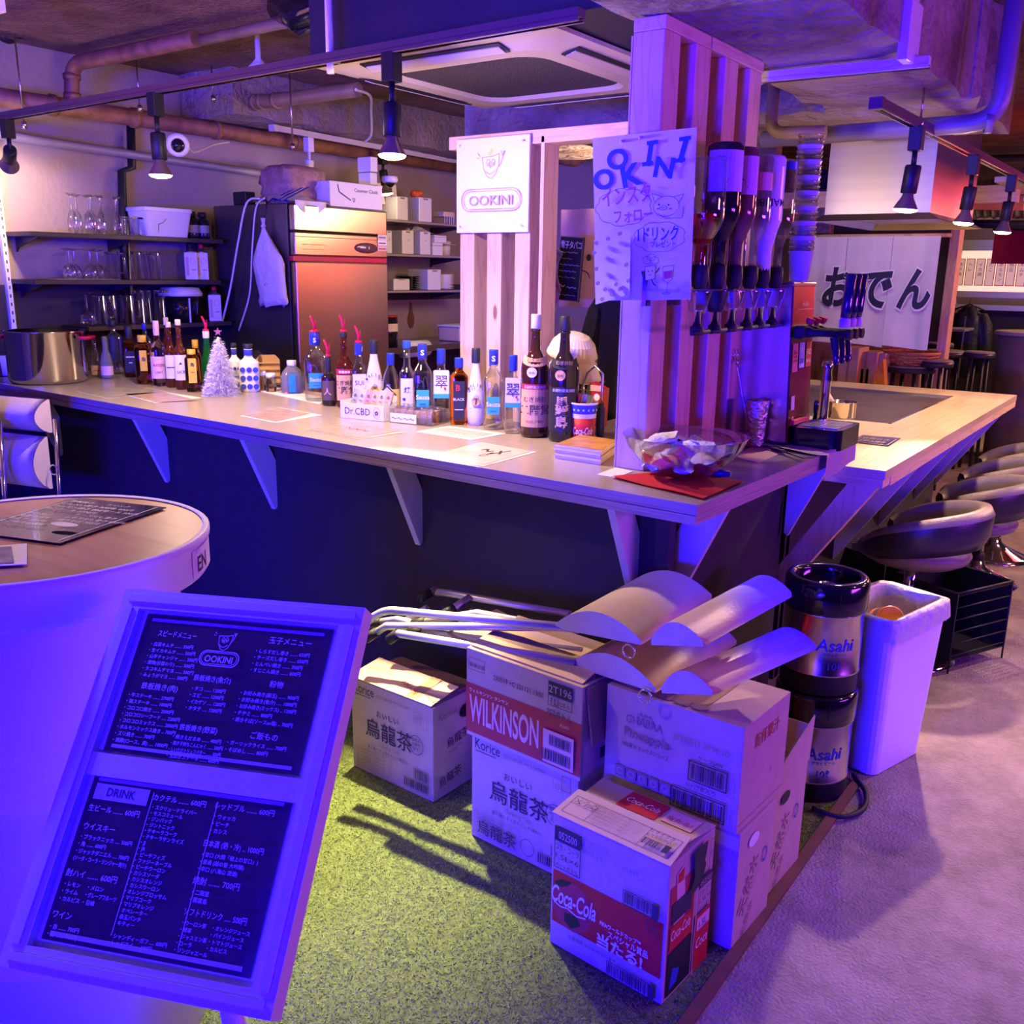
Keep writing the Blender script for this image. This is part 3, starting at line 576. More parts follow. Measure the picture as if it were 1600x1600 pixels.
F.rect(0,.012,w,.150,M('wine_red')); F.text('WILKINSON',.012,.045,.105,M('print_pink'),w=.232,bold=.02); F.text('ウィルキンソン タンサン',.012,.128,.012,pw)
F.text('230519 +C 221121 13:01',.095,h-.062,.019,ink,rot=0,w=.16); F.frame(.010,h-.055,.065,h-.022,.001,ink); F.text('破損注意',.014,h-.046,.013,ink)
F.rect(.272,h-.045,.345,h-.010,ink); F.text('2T196',.3085,h-.038,.027,M('card'),'c',bold=.008); F.frame(.272,h-.072,.345,h-.045,.0015,ink); F.text('1L',.282,h-.068,.025,ink); F.text('12本入',.306,h-.066,.016,ink,w=.034); F.line([(.304,h-.045),(.304,h-.072)],.0015,ink); F.text('PETボトル',.272,h-.098,.024,ink,w=.074)
F.text('Asahi',.325,.128,.013,M('print_pink'),'c'); F.rect(.262,.02,.355,.108,M('print_pink')); F.bars(.283,.072,.345,.096,ink,2,.001); F.bars(.262,.030,.345,.056,ink,4,.001)
F.done('print',t)
for k in range(4):
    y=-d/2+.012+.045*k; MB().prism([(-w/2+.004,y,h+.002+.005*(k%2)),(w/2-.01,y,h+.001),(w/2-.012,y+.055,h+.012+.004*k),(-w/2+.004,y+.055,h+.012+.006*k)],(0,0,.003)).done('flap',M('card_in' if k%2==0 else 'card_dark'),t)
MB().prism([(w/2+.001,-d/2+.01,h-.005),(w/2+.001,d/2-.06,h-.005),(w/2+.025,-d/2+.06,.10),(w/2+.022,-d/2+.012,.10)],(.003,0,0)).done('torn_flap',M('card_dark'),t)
R=Print((w/2,-d/2,0),(0,1,0),(0,0,1),(1,0,0)); R.rect(.01,.012,.2,.1,M('print_pink')); R.rect(.08,.03,.19,.06,ink); R.done('print',t)
w,d,h=.350,.245,.257
t,F,R,T=carton('pineapple juice carton lying on two tall water cartons','drink_carton',(-.829,1.928,.305),math.radians(-3.2),w,d,h)
F.text('GHABAA',.105,h-.078,.030,pale,'c',w=.098,bold=.01); 
for k,(x,y) in enumerate(((.095,h-.048),(.108,h-.048),(.12,h-.048),(.088,h-.058),(.102,h-.058),(.115,h-.058),(.127,h-.058))): F.disc(x,y,.004,.004,pale,8)
F.text('Pineapple',.115,h-.112,.034,pale,'c',w=.12,bold=.012); F.text('100%果汁 ミックスジュース',.112,h-.138,.014,ink,'c',w=.125)
for k in range(5): F.rect(.035+.031*k,.035,.062+.031*k,.065,pale); F.ring(.048+.031*k,.05,.008,.008,.003,M('card'))
F.text('20230511 20:30 1D',.255,h-.075,.018,M('ink_pale'),'c',w=.14); F.text('ケースJAN',.28,h-.105,.013,ink,'c'); F.bars(.235,h-.155,.318,h-.118,ink,8,.003); F.text('1L×12本入り',.262,h-.178,.014,ink,'c'); F.bars(.195,.025,.318,.062,ink,9,.003)
R.text('乾杯果汁',.06,h-.07,.038,M('ink_red'),rot=0,w=.13,bold=.01); R.line([(0,.02),(d,.02)],.0012,pale); R.text('☂',.15,.09,.02,pale)
T.rect(.10,.02,.24,.21,M('tape')); 
for k in range(4): T.rect(.08+.045*k,.012,.115+.045*k,.04,pale)
T.text('Pineapple',.17,.12,.035,M('ink_red'),'c',w=.11); T.text('ジュース',.17,.09,.018,ink,'c')
F.done('print',t); R.done('print',t); T.done('print',t)
def water(label,x,y,h,d,open_):
    w=.33; t,F,R,T=carton(label,'drink_carton',(x,y,.004),math.radians(-3),w,d,h)
    R.text('天然水',d*.42,h-.17,.05,pale,'c',bold=.006,rot=62); R.text('天然水',d*.42,.04,.03,pale,'c',rot=62); R.line([(d*.3,h-.22),(d*.6,h-.14)],.0015,pale); R.ring(d*.75,h-.12,.012,.018,.004,M('blue_ink'))
    R.disc(d*.38,h-.045,.028,.016,M('black') if open_ else M('white'),16)
    R.done('print',t); F.text('天然水',w*.5,h*.45,.06,pale,'c',bold=.004); F.done('print',t)
    if open_:
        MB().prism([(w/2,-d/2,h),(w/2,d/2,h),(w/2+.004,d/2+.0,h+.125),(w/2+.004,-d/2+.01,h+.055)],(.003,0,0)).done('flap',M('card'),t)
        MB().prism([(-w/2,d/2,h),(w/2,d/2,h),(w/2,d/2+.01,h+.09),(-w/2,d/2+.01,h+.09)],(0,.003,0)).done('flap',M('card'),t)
    return t
water('tall mineral water carton at the front under the pineapple carton',-.814,1.910,.299,.195,False)
water('tall mineral water carton with raised flap behind the front water carton',-.820,2.133,.297,.225,True)
# cola carton
w,d,h=.299,.192,.332
t,F,R,T=carton('red banded cola carton with a torn hole standing nearest on the turf','drink_carton',(-.848,1.667,.004),math.radians(-4.4),w,d,h)
F.rect(.006,.062,w-.006,.196,M('cola_red')); F.disc(.06,.122,.056,.062,M('wine_red')); F.up().poly([(.01,.165),(.03,.18),(.06,.184),(.045,.168),(.02,.155)],M('black')); F.up().poly([(.04,.10),(.075,.104),(.085,.085),(.06,.066),(.042,.078)],M('black'))
cp=M('print_white')
F.text('Coca-Cola',.004,.118,.060,cp,w=.122,bold=.015,shear=.25); F.line([(.012,.116),(.03,.110),(.05,.114),(.075,.106),(.10,.112)],.003,cp)
F.text('FIFAワールドカップ™',.138,.118,.014,cp,w=.105,bold=.01); F.text('スペシャル賞品',.160,.098,.02,cp,w=.102,bold=.012); F.text('当たる!',.132,.066,.036,cp,w=.118,bold=.03)
F.rect(.010,h-.058,.082,h-.022,M('ink')); F.text('052500',.046,h-.050,.026,M('card'),'c',bold=.01,w=.05); F.frame(.010,h-.125,.082,h-.022,.0018,ink)
for k,s in enumerate(('コカ・コーラ','1.5L×6','ペットボトル')): F.text(s,.046,h-.077-.023*k,.019,ink,'c',w=.062)
F.text("'11/20 12:19",.080,h-.035,.017,pale,w=.075); F.text('23.05.23',.082,h-.055,.017,pale); F.text('#1439',.19,h-.052,.016,pale)
F.bars(.20,h-.125,.262,h-.098,ink,12,.0018); F.rect(.268,h-.13,.284,h-.094,ink); F.frame(.258,h-.168,.285,h-.136,.0015,ink); F.text('✕',.271,h-.16,.024,ink,'c')
F.text('応募期間 2022年9月26日まで',.06,.048,.010,ink); F.bars(.168,.014,.268,.042,ink,13,.0018); F.rect(.272,.010,.286,.046,ink)
R.rect(.01,.01,.112,.275,M('wine_red')); R.up().poly([(.03,.30),(.06,.31),(.068,.25),(.075,.18),(.028,.18),(.036,.24)],M('print_pink')); R.up().poly([(.035,.298),(.06,.304),(.06,.275),(.035,.275)],M('cola_red')); R.rect(.016,.185,.1,.235,M('black_panel')); R.rect(.014,.125,.108,.180,M('cola_red')); R.text('Coca-Cola',.058,.145,.035,cp,'c',w=.08,shear=.25,rot=0); R.rect(.012,.012,.108,.118,M('g_dark') if False else M('black')); R.up().poly([(.02,.025),(.05,.03),(.06,.06),(.03,.075)],M('blue_ink'))
R.rect(.122,.008,.184,.15,M('cola_red')); R.text('Coca',.153,.062,.035,cp,'c',w=.05,shear=.25); R.rect(.126,.108,.182,.14,M('print_pink')); R.text('1.5L',.153,.112,.022,M('blue_ink'),'c',bold=.01); R.rect(.122,.215,.184,.24,M('ink')); R.frame(.122,.152,.184,.24,.0015,ink); R.text('052500',.153,.22,.018,M('card'),'c',w=.05)
for k,s in enumerate(('コカ・コーラ','1.5L×6','ペットボトル')): R.text(s,.153,.197-.019*k,.016,ink,'c',w=.052)
R.up().poly([(.086,.326),(.145,.328),(.142,.30),(.137,.285),(.143,.27),(.136,.252),(.118,.236),(.092,.222),(.084,.236),(.094,.26),(.092,.29)],M('black'))
R.line([(.110,.23),(.112,.15),(.108,.08),(.110,.01)],.003,M('card_in'))
R.frame(.155,.245,.184,.285,.0012,ink); R.frame(.155,.29,.184,.322,.0012,ink)
F.done('print',t); R.done('print',t)
fl=MB().prism([(-w/2-.002,-d/2-.002,h+.002),(w/2+.002,-d/2-.002,h+.002),(w/2-.008,-d/2+.098,h+.014),(-w/2-.002,-d/2+.098,h+.014)],(0,0,.003)); fl.done('flap',M('card_in'),t)
MB().prism([(-w/2,d/2,h+.002),(w/2,d/2,h+.002),(w/2-.01,d/2-.10,h+.006),(-w/2+.01,d/2-.10,h+.006)],(0,0,.003)).done('flap',M('card'),t)
P=Print((-w/2,-d/2,h+.0055),(1,0,0),(0,.993,.12),(0,-.12,.993)); P.frame(.012,.012,w-.014,.076,.001,ink); P.line([(.075,.012),(.075,.076)],.001,ink); P.line([(.012,.048),(.075,.048)],.001,ink); P.line([(.21,.012),(.21,.076)],.001,ink); P.line([(.21,.042),(w-.014,.042)],.001,ink)
for k,s in enumerate('✕☂♻'): P.text(s,.02+.02*k,.052,.02,ink)
for k in range(5): P.text('炭酸飲料 直射日光をさけて保管してください',.08,.064-.011*k,.009,pale,w=.12)
P.text('リサイクル',.214,.06,.013,ink,w=.06); P.text('しておねがい',.214,.046,.010,ink); P.bars(.216,.018,.262,.038,ink,7); P.rect(.266,.016,.28,.04,ink); P.done('print',t)
P=Print((-w/2,d/2-.10,h+.0095),(1,0,0),(0,.999,-.04),(0,.04,.999)); P.rect(.09,.02,.19,.095,M('cola_red')); P.text('Coca-Cola',.14,.05,.03,cp,'c',w=.085,shear=.25); P.rect(.20,.03,.275,.085,M('print_pink')); P.text('当たる!',.237,.045,.02,M('ink_red'),'c',w=.06); P.done('print',t)

# ---------------------------------------------------------------- oil drum table, nearest
DX,DY,DZ=-1.66,.83,1.03
t=thing('drum_table','white oil drum table with round wooden top nearest the camera','table',(DX,DY,0))
m=MB(); pr=[(.248,0)]
for z in (.30,.62): pr += [(.248,z-.02),(.258,z-.008),(.258,z+.008),(.248,z+.02)]
pr += [(.248,.95)]; m.lathe(pr,48).done('drum_body',M('white'),t)
MB().lathe([(.252,.945),(.300,.952),(.305,.96),(.305,1.012),(.309,1.018),(.309,1.030),(.303,1.034),(.297,1.031)],56,cap=False).done('lid_rim',M('white'),t)
MB().lathe([(.298,1.012),(.298,1.029)],56).done('tabletop',M('veneer'),t)
P=Print(fn=cyl(.305,.962,math.radians(32))); P.rect(-.02,.0,.10,.05,M('print_white'),6); P.text('EN',.0,.008,.04,M('ink'),bold=.02); P.done('lettering',t)
c=thing('menu_sheet','black laminated menu card with white writing lying on the drum table','menu',(0,0,1.0312)); q=[Vector(v) for v in ((-1.747,0.785,1.031),(-1.531,0.850,1.031),(-1.694,1.085,1.031),(-1.837,0.990,1.031))]
c.location=(q[0]+q[1]+q[2]+q[3])/4+Vector((0,0,.0012)); ctr=c.location.copy()
u=(q[1]-q[0]).normalized(); v=Vector((-u.y,u.x,0)); ww=(q[1]-q[0]).length; hh=(q[2]-q[1]).length*.98
o=-u*ww/2-v*hh/2
MB().prism([o,o+u*ww,o+u*ww+v*hh,o+v*hh],(0,0,.0016)).done('sheet',M('black_gloss'),c)
P=Print(o+Vector((0,0,.0016)),u,v,(0,0,1)); pw=M('print_white'); P.line([(.012,.01),(.012,hh-.01)],.002,pw); P.line([(ww-.012,.01),(ww-.012,hh-.01)],.002,pw)
for k,s in enumerate(('鉄板焼き','とんぺい焼き 700円','ホルモン焼き 800円','牛ステーキ 2700円','','おつまみ','枝豆 400円','キムチ 350円','たこ焼き 600円')): P.text(s,.02,hh-.04-.022*k,.015,pw)
for k,s in enumerate(('ドリンク','ビール 600円','ハイボール 500円','','チーズだし巻き','しらすだし巻き 650円','焼きそば 700円')): P.text(s,ww*.55,hh-.05-.022*k,.014,pw)
P.disc(ww*.72,hh*.28,.03,.012,pw); P.done('lettering',c)
c=thing('photo_card','white bordered photo card under the black menu on the drum table','card',(-1.579,0.715,1.033)); a=[Vector(v)-Vector(c.location) for v in ((-1.540,0.656,1.033),(-1.480,0.729,1.033),(-1.595,0.790,1.033),(-1.649,0.707,1.033))]
MB().prism(a,(0,0,.001)).done('sheet',M('paper'),c); mat('photo_grey',(.42,.36,.38),.5,var=.6,scale=30); P=Print(a[0]+Vector((0,0,.001)),(a[1]-a[0]).normalized(),(a[3]-a[0]).normalized(),(0,0,1)); P.rect(.005,.008,(a[1]-a[0]).length-.018,(a[3]-a[0]).length-.006,M('photo_grey')); P.done('print',c)
# ---------------------------------------------------------------- tilted menu stand
k=.402/.2726
U=Vector((.934,.357,.028)).normalized(); Vd=Vector((.262,-.579,-.772)); Vd=(Vd-U*Vd.dot(U)).normalized(); Nn=Vd.cross(U).normalized()*1
if Nn.z<0: Nn=-Nn
TL=Vector((-1.3015,.792,1.0115)); BW,BH=.402,.537; BL=TL+Vd*BH
t=thing('menu_stand','blue lit white tilted menu stand with two black menu sheets','menu stand',(0,0,0)); base=TL+U*BW/2+Vd*BH*.6; t.location=(base.x+.03,base.y+.07,0); O=Vector(t.location)
def fr(u,v,h): return BL-O+U*u-Vd*v+Nn*h
def slab_(u0,v0,u1,v1,h0,h1,m=None):
    m=m or MB(); m.prism([fr(u0,v0,h0),fr(u1,v0,h0),fr(u1,v1,h0),fr(u0,v1,h0)],Nn*(h1-h0)); return m
slab_(.01,.01,BW-.01,BH-.01,-.030,-.010).done('back_board',M('white_plastic'),t)
for a in ((0,0,BW,.030),(0,BH-.030,BW,BH),(0,.03,.034,BH-.03),(BW-.034,.03,BW,BH-.03)):
    m=slab_(*a,-.028,.004)
    if a[2]-a[0]>a[3]-a[1]: slab_(a[0]+.012,a[1]+.010,a[2]-.012,a[3]-.010,.004,.008,m)
    else: slab_(a[0]+.010,a[1],a[2]-.010,a[3],.004,.008,m)
    m.done('frame_bar',M('white_plastic'),t)
slab_(.034,.256,BW-.034,.288,-.010,.000).done('middle_bar',M('white_plastic'),t)
ms=M('black_gloss'); mat('menu_sheet',(.030,.020,.022),.16,col2=(.10,.05,.03),scale=9,ramp=(.3,.75),coat=.6); mp_=M('print_white'); mat('menu_gold',(.50,.40,.30),.5)
s1=(.045,.292,BW-.045,BH-.034); s2=(.045,.040,BW-.045,.262)
slab_(*s1,-.009,-.006).done('menu_sheet',M('menu_sheet'),t); slab_(*s2,-.009,-.006).done('menu_sheet',M('menu_sheet'),t)
W1,H1=s1[2]-s1[0],s1[3]-s1[1]
P=Print(fr(s1[0],s1[1],-.006),U,-Vd,Nn); P.rect(.012,H1-.012,W1-.012,H1-.007,M('menu_gold')); P.rect(.012,.006,W1-.012,.011,M('menu_gold'))
def col(P,items,x,y,s,dy,w=None,m=mp_):
    for k,q in enumerate(items):
        if q: P.text(q,x,y-dy*k,s,m,maxw=w)
P.text('スピードメニュー',.030,H1-.034,.0110,mp_,maxw=.066); col(P,('・白菜キムチ ‥‥‥ 350円','・生イカキムチ ‥‥‥ 500円','・山芋チャンジャ ‥‥‥ 500円','・漬物(日替わり) ‥‥‥ 500円','・タコキムチマヨ ‥‥‥ 500円','・みょうがマヨ ‥‥‥ 500円'),.024,H1-.050,.0070,.0096,.086)
P.text('鉄板焼き(肉)',.032,H1-.116,.011,mp_); col(P,('・牛ステーキ ‥‥‥ 2700円','・鶏ステーキ ‥‥‥ 1000円','・コロコロ焼き ‥‥‥ 2000円','・コロコロシーフード ‥‥ 2200円','・コロコロミックス ‥‥‥ 2000円','・ホルモンミックス焼き ‥ 700円','・ズリ焼き ‥‥‥ 700円','・焼豚(ロース、肩) ‥‥ 1000円'),.016,H1-.130,.0070,.0096,.096)
stadium(P,.147,H1-.062,.032,.011,.0014,mp_); stadium(P,.147,H1-.062,.029,.0085,.0008,mp_); P.text('OOKINI',.147,H1-.068,.014,mp_,'c',w=.046,bold=.015); cup_emblem(P,.149,H1-.037,.026,mp_)
P.text('鉄板焼き(魚介)',.150,H1-.098,.010,mp_,'c',maxw=.06); col(P,('・タコ ‥‥‥ 1200円','・エビ ‥‥‥ 1200円','・イカゲソ ‥‥ 1200円','・ホタテ ‥‥ 1200円'),.122,H1-.113,.0070,.0096,.060)
P.text('鉄板焼き(野菜)',.152,H1-.171,.010,mp_,'c',maxw=.06); col(P,('・焼きえだまめ ‥‥‥ 400円','・焼き子持ちこんにゃく ‥‥‥ 500円','・しいたけトリュフバター ‥‥‥ 850円','・玉ねぎステーキ ‥‥‥ 600円'),.116,H1-.184,.0068,.0090,.082)
P.text('玉子メニュー',.225,H1-.034,.0115,mp_); col(P,('・しらすだし巻き ‥‥‥ 650円','・チーズだし巻き ‥‥‥ 650円','・とんぺい焼き ‥‥‥ 700円','・すじこん焼き ‥‥‥ 600円'),.209,H1-.050,.0070,.0096,.085)
P.text('粉物',.245,H1-.098,.011,mp_); col(P,('・お好み焼き(豚玉) ‥‥‥ 900円','・お好み焼き(魚介) ‥‥ 1000円','・お好み焼き(ミックス) ‥ 1200円','・チヂミ ‥‥‥ 800円','・焼きそば(ソースor塩) ‥ 700円'),.204,H1-.113,.0070,.0096,.092)
P.text('ご飯もの',.238,H1-.172,.011,mp_); col(P,('・ガーリックライス ‥‥‥ 700円','・そばめし ‥‥‥ 800円'),.206,H1-.184,.0070,.0096,.090); P.done('lettering',t)
W2,H2=s2[2]-s2[0],s2[3]-s2[1]
P=Print(fr(s2[0],s2[1],-.006),U,-Vd,Nn); P.rect(.010,H2-.012,W2-.010,H2-.007,M('menu_gold')); P.rect(.012,.006,W2-.012,.012,M('menu_gold'))
P.rect(.010,H2-.037,.097,H2-.015,M('menu_gold')); P.text('DRINK',.053,H2-.031,.016,M('ink'),'c',w=.046,bold=.02)
for x in (.104,.205): P.line([(x,.02),(x,H2-.018)],.0009,mp_)
P.text('生ビール ‥‥‥ 600円',.010,H2-.053,.0100,mp_,maxw=.082); P.text('ウイスキー',.012,H2-.078,.0105,mp_); col(P,('・ブラックニッカ ‥‥ 500円','・角 ‥‥‥ 600円','・ジャックダニエル ‥‥ 700円','(ソーダ・コーラ・ジンジャー割り)'),.013,H2-.091,.0070,.0094,.084)
P.text('酎ハイ ‥‥‥ 600円',.010,H2-.140,.0105,mp_); col(P,('・レモン','・ライム','・カルピス'),.013,H2-.153,.0070,.0094,.034); col(P,('・メロン','・グレープフルーツ','・巨峰'),.051,H2-.153,.0070,.0094,.048)
P.text('ワイン',.012,H2-.193,.0105,mp_); col(P,('・赤 ‥‥‥ 700円','・白 ‥‥‥ 700円'),.014,H2-.207,.0072,.0090)
P.text('カクテル ‥‥‥ 600円',.110,H2-.028,.0096,mp_,maxw=.085); col(P,('・スクリュードライバー','・モスコミュール','・ジンバック','・ジントニック','・テキーラコーク','・テキーラサンライズ','・JJ','・JR','・ピーチフィズ','・ファジーネーブル','・ピーチウーロン','・カシスソーダ','・カシスオレンジ','・カシスウーロン','・オレンジブロッサム','・マリブコーク','・マリブオレンジ','・オペレーター','・赤玉パンチ','・キティー','','・シャンディーガフ ‥‥ 600円','・レッドアイ ‥‥ 600円'),.113,H2-.040,.0066,.0078)
P.text('レッドブル ‥‥‥ 600円',.212,H2-.028,.0096,mp_,maxw=.088); col(P,('・ウォッカ','・ピーチ','・カシス'),.215,H2-.041,.0070,.0092,.08)
P.text('日本酒 (熱・冷) ‥ 1000円',.211,H2-.077,.0096,mp_,maxw=.088); col(P,('・甘口 (大関「極上の甘口」)','・普通 (越の誉 大吟醸)','・辛口 (八海山 清酒)'),.213,H2-.090,.0066,.0090,.082)
P.text('焼酎 ‥‥‥ 700円',.211,H2-.124,.0102,mp_); col(P,('・二階堂','・黒霧島'),.214,H2-.137,.0070,.0092); P.text('ソフトドリンク ‥‥ 500円',.211,H2-.162,.0100,mp_,w=.09)
col(P,('・ウーロン茶','・緑茶','・ジャスミン茶','・コーラ','・ジンジャエール'),.213,H2-.174,.0062,.0080); col(P,('・オレンジジュース','・パインジュース','・トマトジュース','・カルピス'),.258,H2-.174,.0062,.0080); P.done('lettering',t)
cc=fr(BW/2,BH*.42,-.03)
MB().tube([cc,Vector((cc.x*.4,cc.y*.3,.38)),Vector((0,0,.02))],.017,12).done('post',M('white_plastic'),t)
MB().lathe([(.15,0),(.15,.008),(.03,.03),(.02,.06)],28).done('foot',M('white_plastic'),t)
# ---------------------------------------------------------------- folded chairs lying on the cartons
def pillow(m,a,b,c,h,n=12,rim=.012):
    """padded cushion: a->b the arched width, c the length vector, h the arch height along up"""
    a,b,c=Vector(a),Vector(b),Vector(c); x=b-a; up=Vector((0,0,1)); up=(up-x.normalized()*up.dot(x.normalized())).normalized()
    prof=[a-up*rim]+[a+x*(i/n)+up*h*(1-(2*i/n-1)**2) for i in range(n+1)]+[b-up*rim]
    k=len(prof); m.add(prof+[q+c for q in prof],[(i,i+1,k+i+1,k+i) for i in range(k-1)],True)
    m.add([*prof],[tuple(range(k))]); m.add([q+c for q in prof],[tuple(range(k))[::-1]]); m.add([prof[0],prof[-1],prof[-1]+c,prof[0]+c],[(0,1,2,3)]); return m
def folded_chair(label,p,s0,s1,slen,b0,b1,blen,legs,ring):
    t=thing('folding_chair',label,'chair',p,0,None); O=Vector(p)
    L=lambda q: Vector(q)-O
    c=pillow(MB(),L(s0),L(s1),slen,.048).done('seat',M('leather_pale'),t)
    pillow(MB(),L(b0),L(b1),blen,.042).done('backrest',M('leather_pale'),t)
    for l in legs:
        Q=[L(q) for q in l]; ob=MB().tube(Q,.0115,10).done('frame_tube',M('satin_steel'),t)
        if len(Q)>2 or True: MB().tube([Q[0],Q[0]+(Q[1]-Q[0]).normalized()*.045],.0145,10).done('foot_cap',M('rubber'),t)
    MB().tube([L(ring)+Vector((.016*math.cos(a),0,.016*math.sin(a)-.012)) for a in [i*math.pi/6 for i in range(12)]],.0022,6,True).done('ring',M('chrome'),t)
    return t
ZA=.655
def rnd_end(a,b,c): return bend(a,b,c,.05,4)
folded_chair('upper folded chair with pale padded seat lying on the cartons',(-1.1,1.95,.60),
    (-1.170,1.830,0.672),(-0.926,1.810,0.695),(.02,.34,.02),(-0.896,1.800,0.706),(-0.768,1.790,0.738),(.09,.28,.055),
    [rnd_end((-1.825,1.800,0.500),(-1.761,1.840,0.573),(-1.108,1.840,0.670)),[(-1.825,1.840,0.468),(-1.762,1.860,0.516),(-1.188,1.900,0.637)],rnd_end((-1.855,2.160,0.517),(-1.757,2.100,0.554),(-1.297,2.100,0.587)),
     [(-1.868,2.000,0.440),(-1.762,2.040,0.519)],[(-1.674,2.000,0.526),(-1.638,2.090,0.566)],[(-1.742,1.950,0.500),(-1.544,2.000,0.564),(-1.234,2.000,0.586)]],(-0.950,1.800,0.677))
folded_chair('lower folded chair with blue lit seat squeezed under the upper one',(-1.05,1.9,.555),
    (-1.127,1.840,0.581),(-0.878,1.800,0.594),(.05,.34,.02),(-0.859,1.790,0.603),(-0.735,1.780,0.637),(.13,.27,.05),
    [[(-1.696,1.800,0.509),(-1.662,1.800,0.536),(-1.114,1.840,0.581)],[(-1.674,1.860,0.524),(-1.506,1.880,0.539),(-1.145,1.920,0.575)],[(-1.894,1.920,0.473),(-1.805,1.950,0.499),(-1.479,1.960,0.511),(-1.177,1.960,0.532)],
     [(-1.666,2.020,0.476),(-1.602,2.060,0.539)],[(-1.559,2.020,0.502),(-1.521,2.060,0.544)],[(-1.804,2.050,0.537),(-1.800,2.120,0.546)]],(-0.893,1.780,0.589))
# leaflets poking from under the chairs
for k,(p_,lb_) in enumerate((((-1.385,1.950,0.532),'cream cardboard sleeve under the chair frames marked FEAT'),((-1.279,1.950,0.491),'second cream cardboard sheet on the sparkling water carton'))):
    e=thing('card_sheet',lb_,'cardboard',p_); MB().box((-.15,-.10,0),(.17,.10,.004)).done('sheet',M('card_in'),e); e.rotation_euler=(.08,.13 if k==0 else .12,-.10)
    P=Print((-.15,-.10,.004),(1,0,0),(0,1,0),(0,0,1)); P.text('FEAT.0' if k==0 else 'ウィルキンソン',.18,.02,.03,M('ink_red')); P.done('lettering',e)
# ---------------------------------------------------------------- padded folding chairs in front of the counter, at the frame edge
def standing_chair(label,x,y,rz):
    t=thing('folding_chair',label,'chair',(x,y,0),rz)
    def pad(w,h,z0,d0,bul): # cushion facing -y local (towards the viewer is +)
        m=MB(); n=10
        m.grid(lambda u,v: (-w/2+w*u, d0-bul*math.sin(math.pi*min(1,max(0,v)))**.7, z0+h*v),8,n); m.grid(lambda u,v: (-w/2+w*u, d0+.012, z0+h*v),1,1,False)
        for s in (-1,1): 
            e=[(s*w/2, d0-bul*math.sin(math.pi*j/n)**.7, z0+h*j/n) for j in range(n+1)]; m.add(e+[(s*w/2,d0+.012,z0),(s*w/2,d0+.012,z0+h)],[tuple(range(n+1))+(n+2,n+1)])
        return m
    pad(.36,.135,.845,.05,.07).done('headrest',M('leather_pale'),t)
    pad(.34,.215,.615,.03,.07).done('backrest',M('leather_pale'),t)
    MB().box((-.18,-.36,.44),(.18,.0,.49),.02).done('seat',M('leather_pale'),t)
    for s in (-1,1):
        MB().tube([(s*.185,-.30,0),(s*.185,.055,.5),(s*.185,.075,.9)],.011,8).done('frame_tube',M('chrome'),t); MB().tube([(s*.17,.20,0),(s*.17,-.1,.36)],.011,8).done('frame_tube',M('chrome'),t)
    MB().tube([(.21+.02*math.cos(a),.02,.70+.02*math.sin(a)) for a in [i*math.pi/6 for i in range(12)]],.003,6,True).done('ring',M('chrome'),t)
    return t
P_=(-3.890,1.930,0.905); P2_=(-3.980,1.800,0.897)
standing_chair('padded folding chair standing under the counter end with a chrome ring',P_[0],1.90,math.radians(14))
standing_chair('padded folding chair cut by the frame edge before the other padded chair',P2_[0],1.72,math.radians(14))
# ---------------------------------------------------------------- stools along the griddle
def stool(label,x,y,rz,first=None):
    t=thing('bar_stool',label,'stool',(x,y,0),rz,None); lm,ld=M('leather'),M('leather_dark')
    MB().lathe([(.205,0),(.205,.008),(.17,.022),(.10,.05),(.045,.085),(.032,.12)],36).done('foot_disc',M('chrome'),t)
    MB().lathe([(.034,.115),(.034,.15),(.028,.155)],18).done('collar',M('rubber'),t)
    MB().lathe([(.026,.15),(.026,.42)],18).done('column',M('chrome'),t)
    m=MB(); m.lathe([(.06,.405),(.16,.40),(.205,.425),(.215,.45),(.20,.475),(.13,.492),(.0,.496)],32,sy=.93); m.done('seat',lm,t)
    # wrap-round back: open to -x
    n=30; A=[math.radians(-128+256*i/n) for i in range(n+1)]; m=MB(); rings=[]
    for i,a in enumerate(A):
        f=math.cos(a/1.45); top=.50+.16*max(0,f)**.6; bot=.44+.06*max(0,math.cos(a*.8)); ro=.225+.02*max(0,math.cos(a)); 
        c_,s_=math.cos(a),math.sin(a); w_=.045
        sec=[(ro,bot),(ro+.022,bot+(top-bot)*.3),(ro+.028,top-.03),(ro+.012,top),(ro-w_*.5,top-.004),(ro-w_,top-.035),(ro-w_*.9,bot+.02)]
        rings.append([(c_*r,s_*r*.93,z) for r,z in sec])
    k=len(rings[0]); vs=[v for r in rings for v in r]
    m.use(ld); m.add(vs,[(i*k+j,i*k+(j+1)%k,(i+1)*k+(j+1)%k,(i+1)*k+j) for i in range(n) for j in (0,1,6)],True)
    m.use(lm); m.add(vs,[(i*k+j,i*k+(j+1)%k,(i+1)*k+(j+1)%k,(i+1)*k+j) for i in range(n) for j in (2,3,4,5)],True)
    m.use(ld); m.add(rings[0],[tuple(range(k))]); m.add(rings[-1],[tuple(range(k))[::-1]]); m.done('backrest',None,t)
    MB().tube([(-.05+.0*i,.19*math.sin(b),.22-.02*math.cos(b)) if False else (-.13*math.cos(b)-.03,.13*math.sin(b),.20) for b in [math.radians(-100+200*i/12) for i in range(13)]],.008,8).done('footrest',M('chrome'),t)
    return t
st=stool('dark swivel bar stool with wrap-round back nearest the cartons and the bin',-.80,3.90,math.radians(0))
for x,y,lb_ in ((-.735,4.58,'second swivel bar stool along the griddle table'),(-.75,5.15,'third swivel bar stool along the griddle table'),(-.76,5.70,'last swivel bar stool at the far end of the griddle table')):
    dup(st,(x,y,0),math.radians(5),lb_)
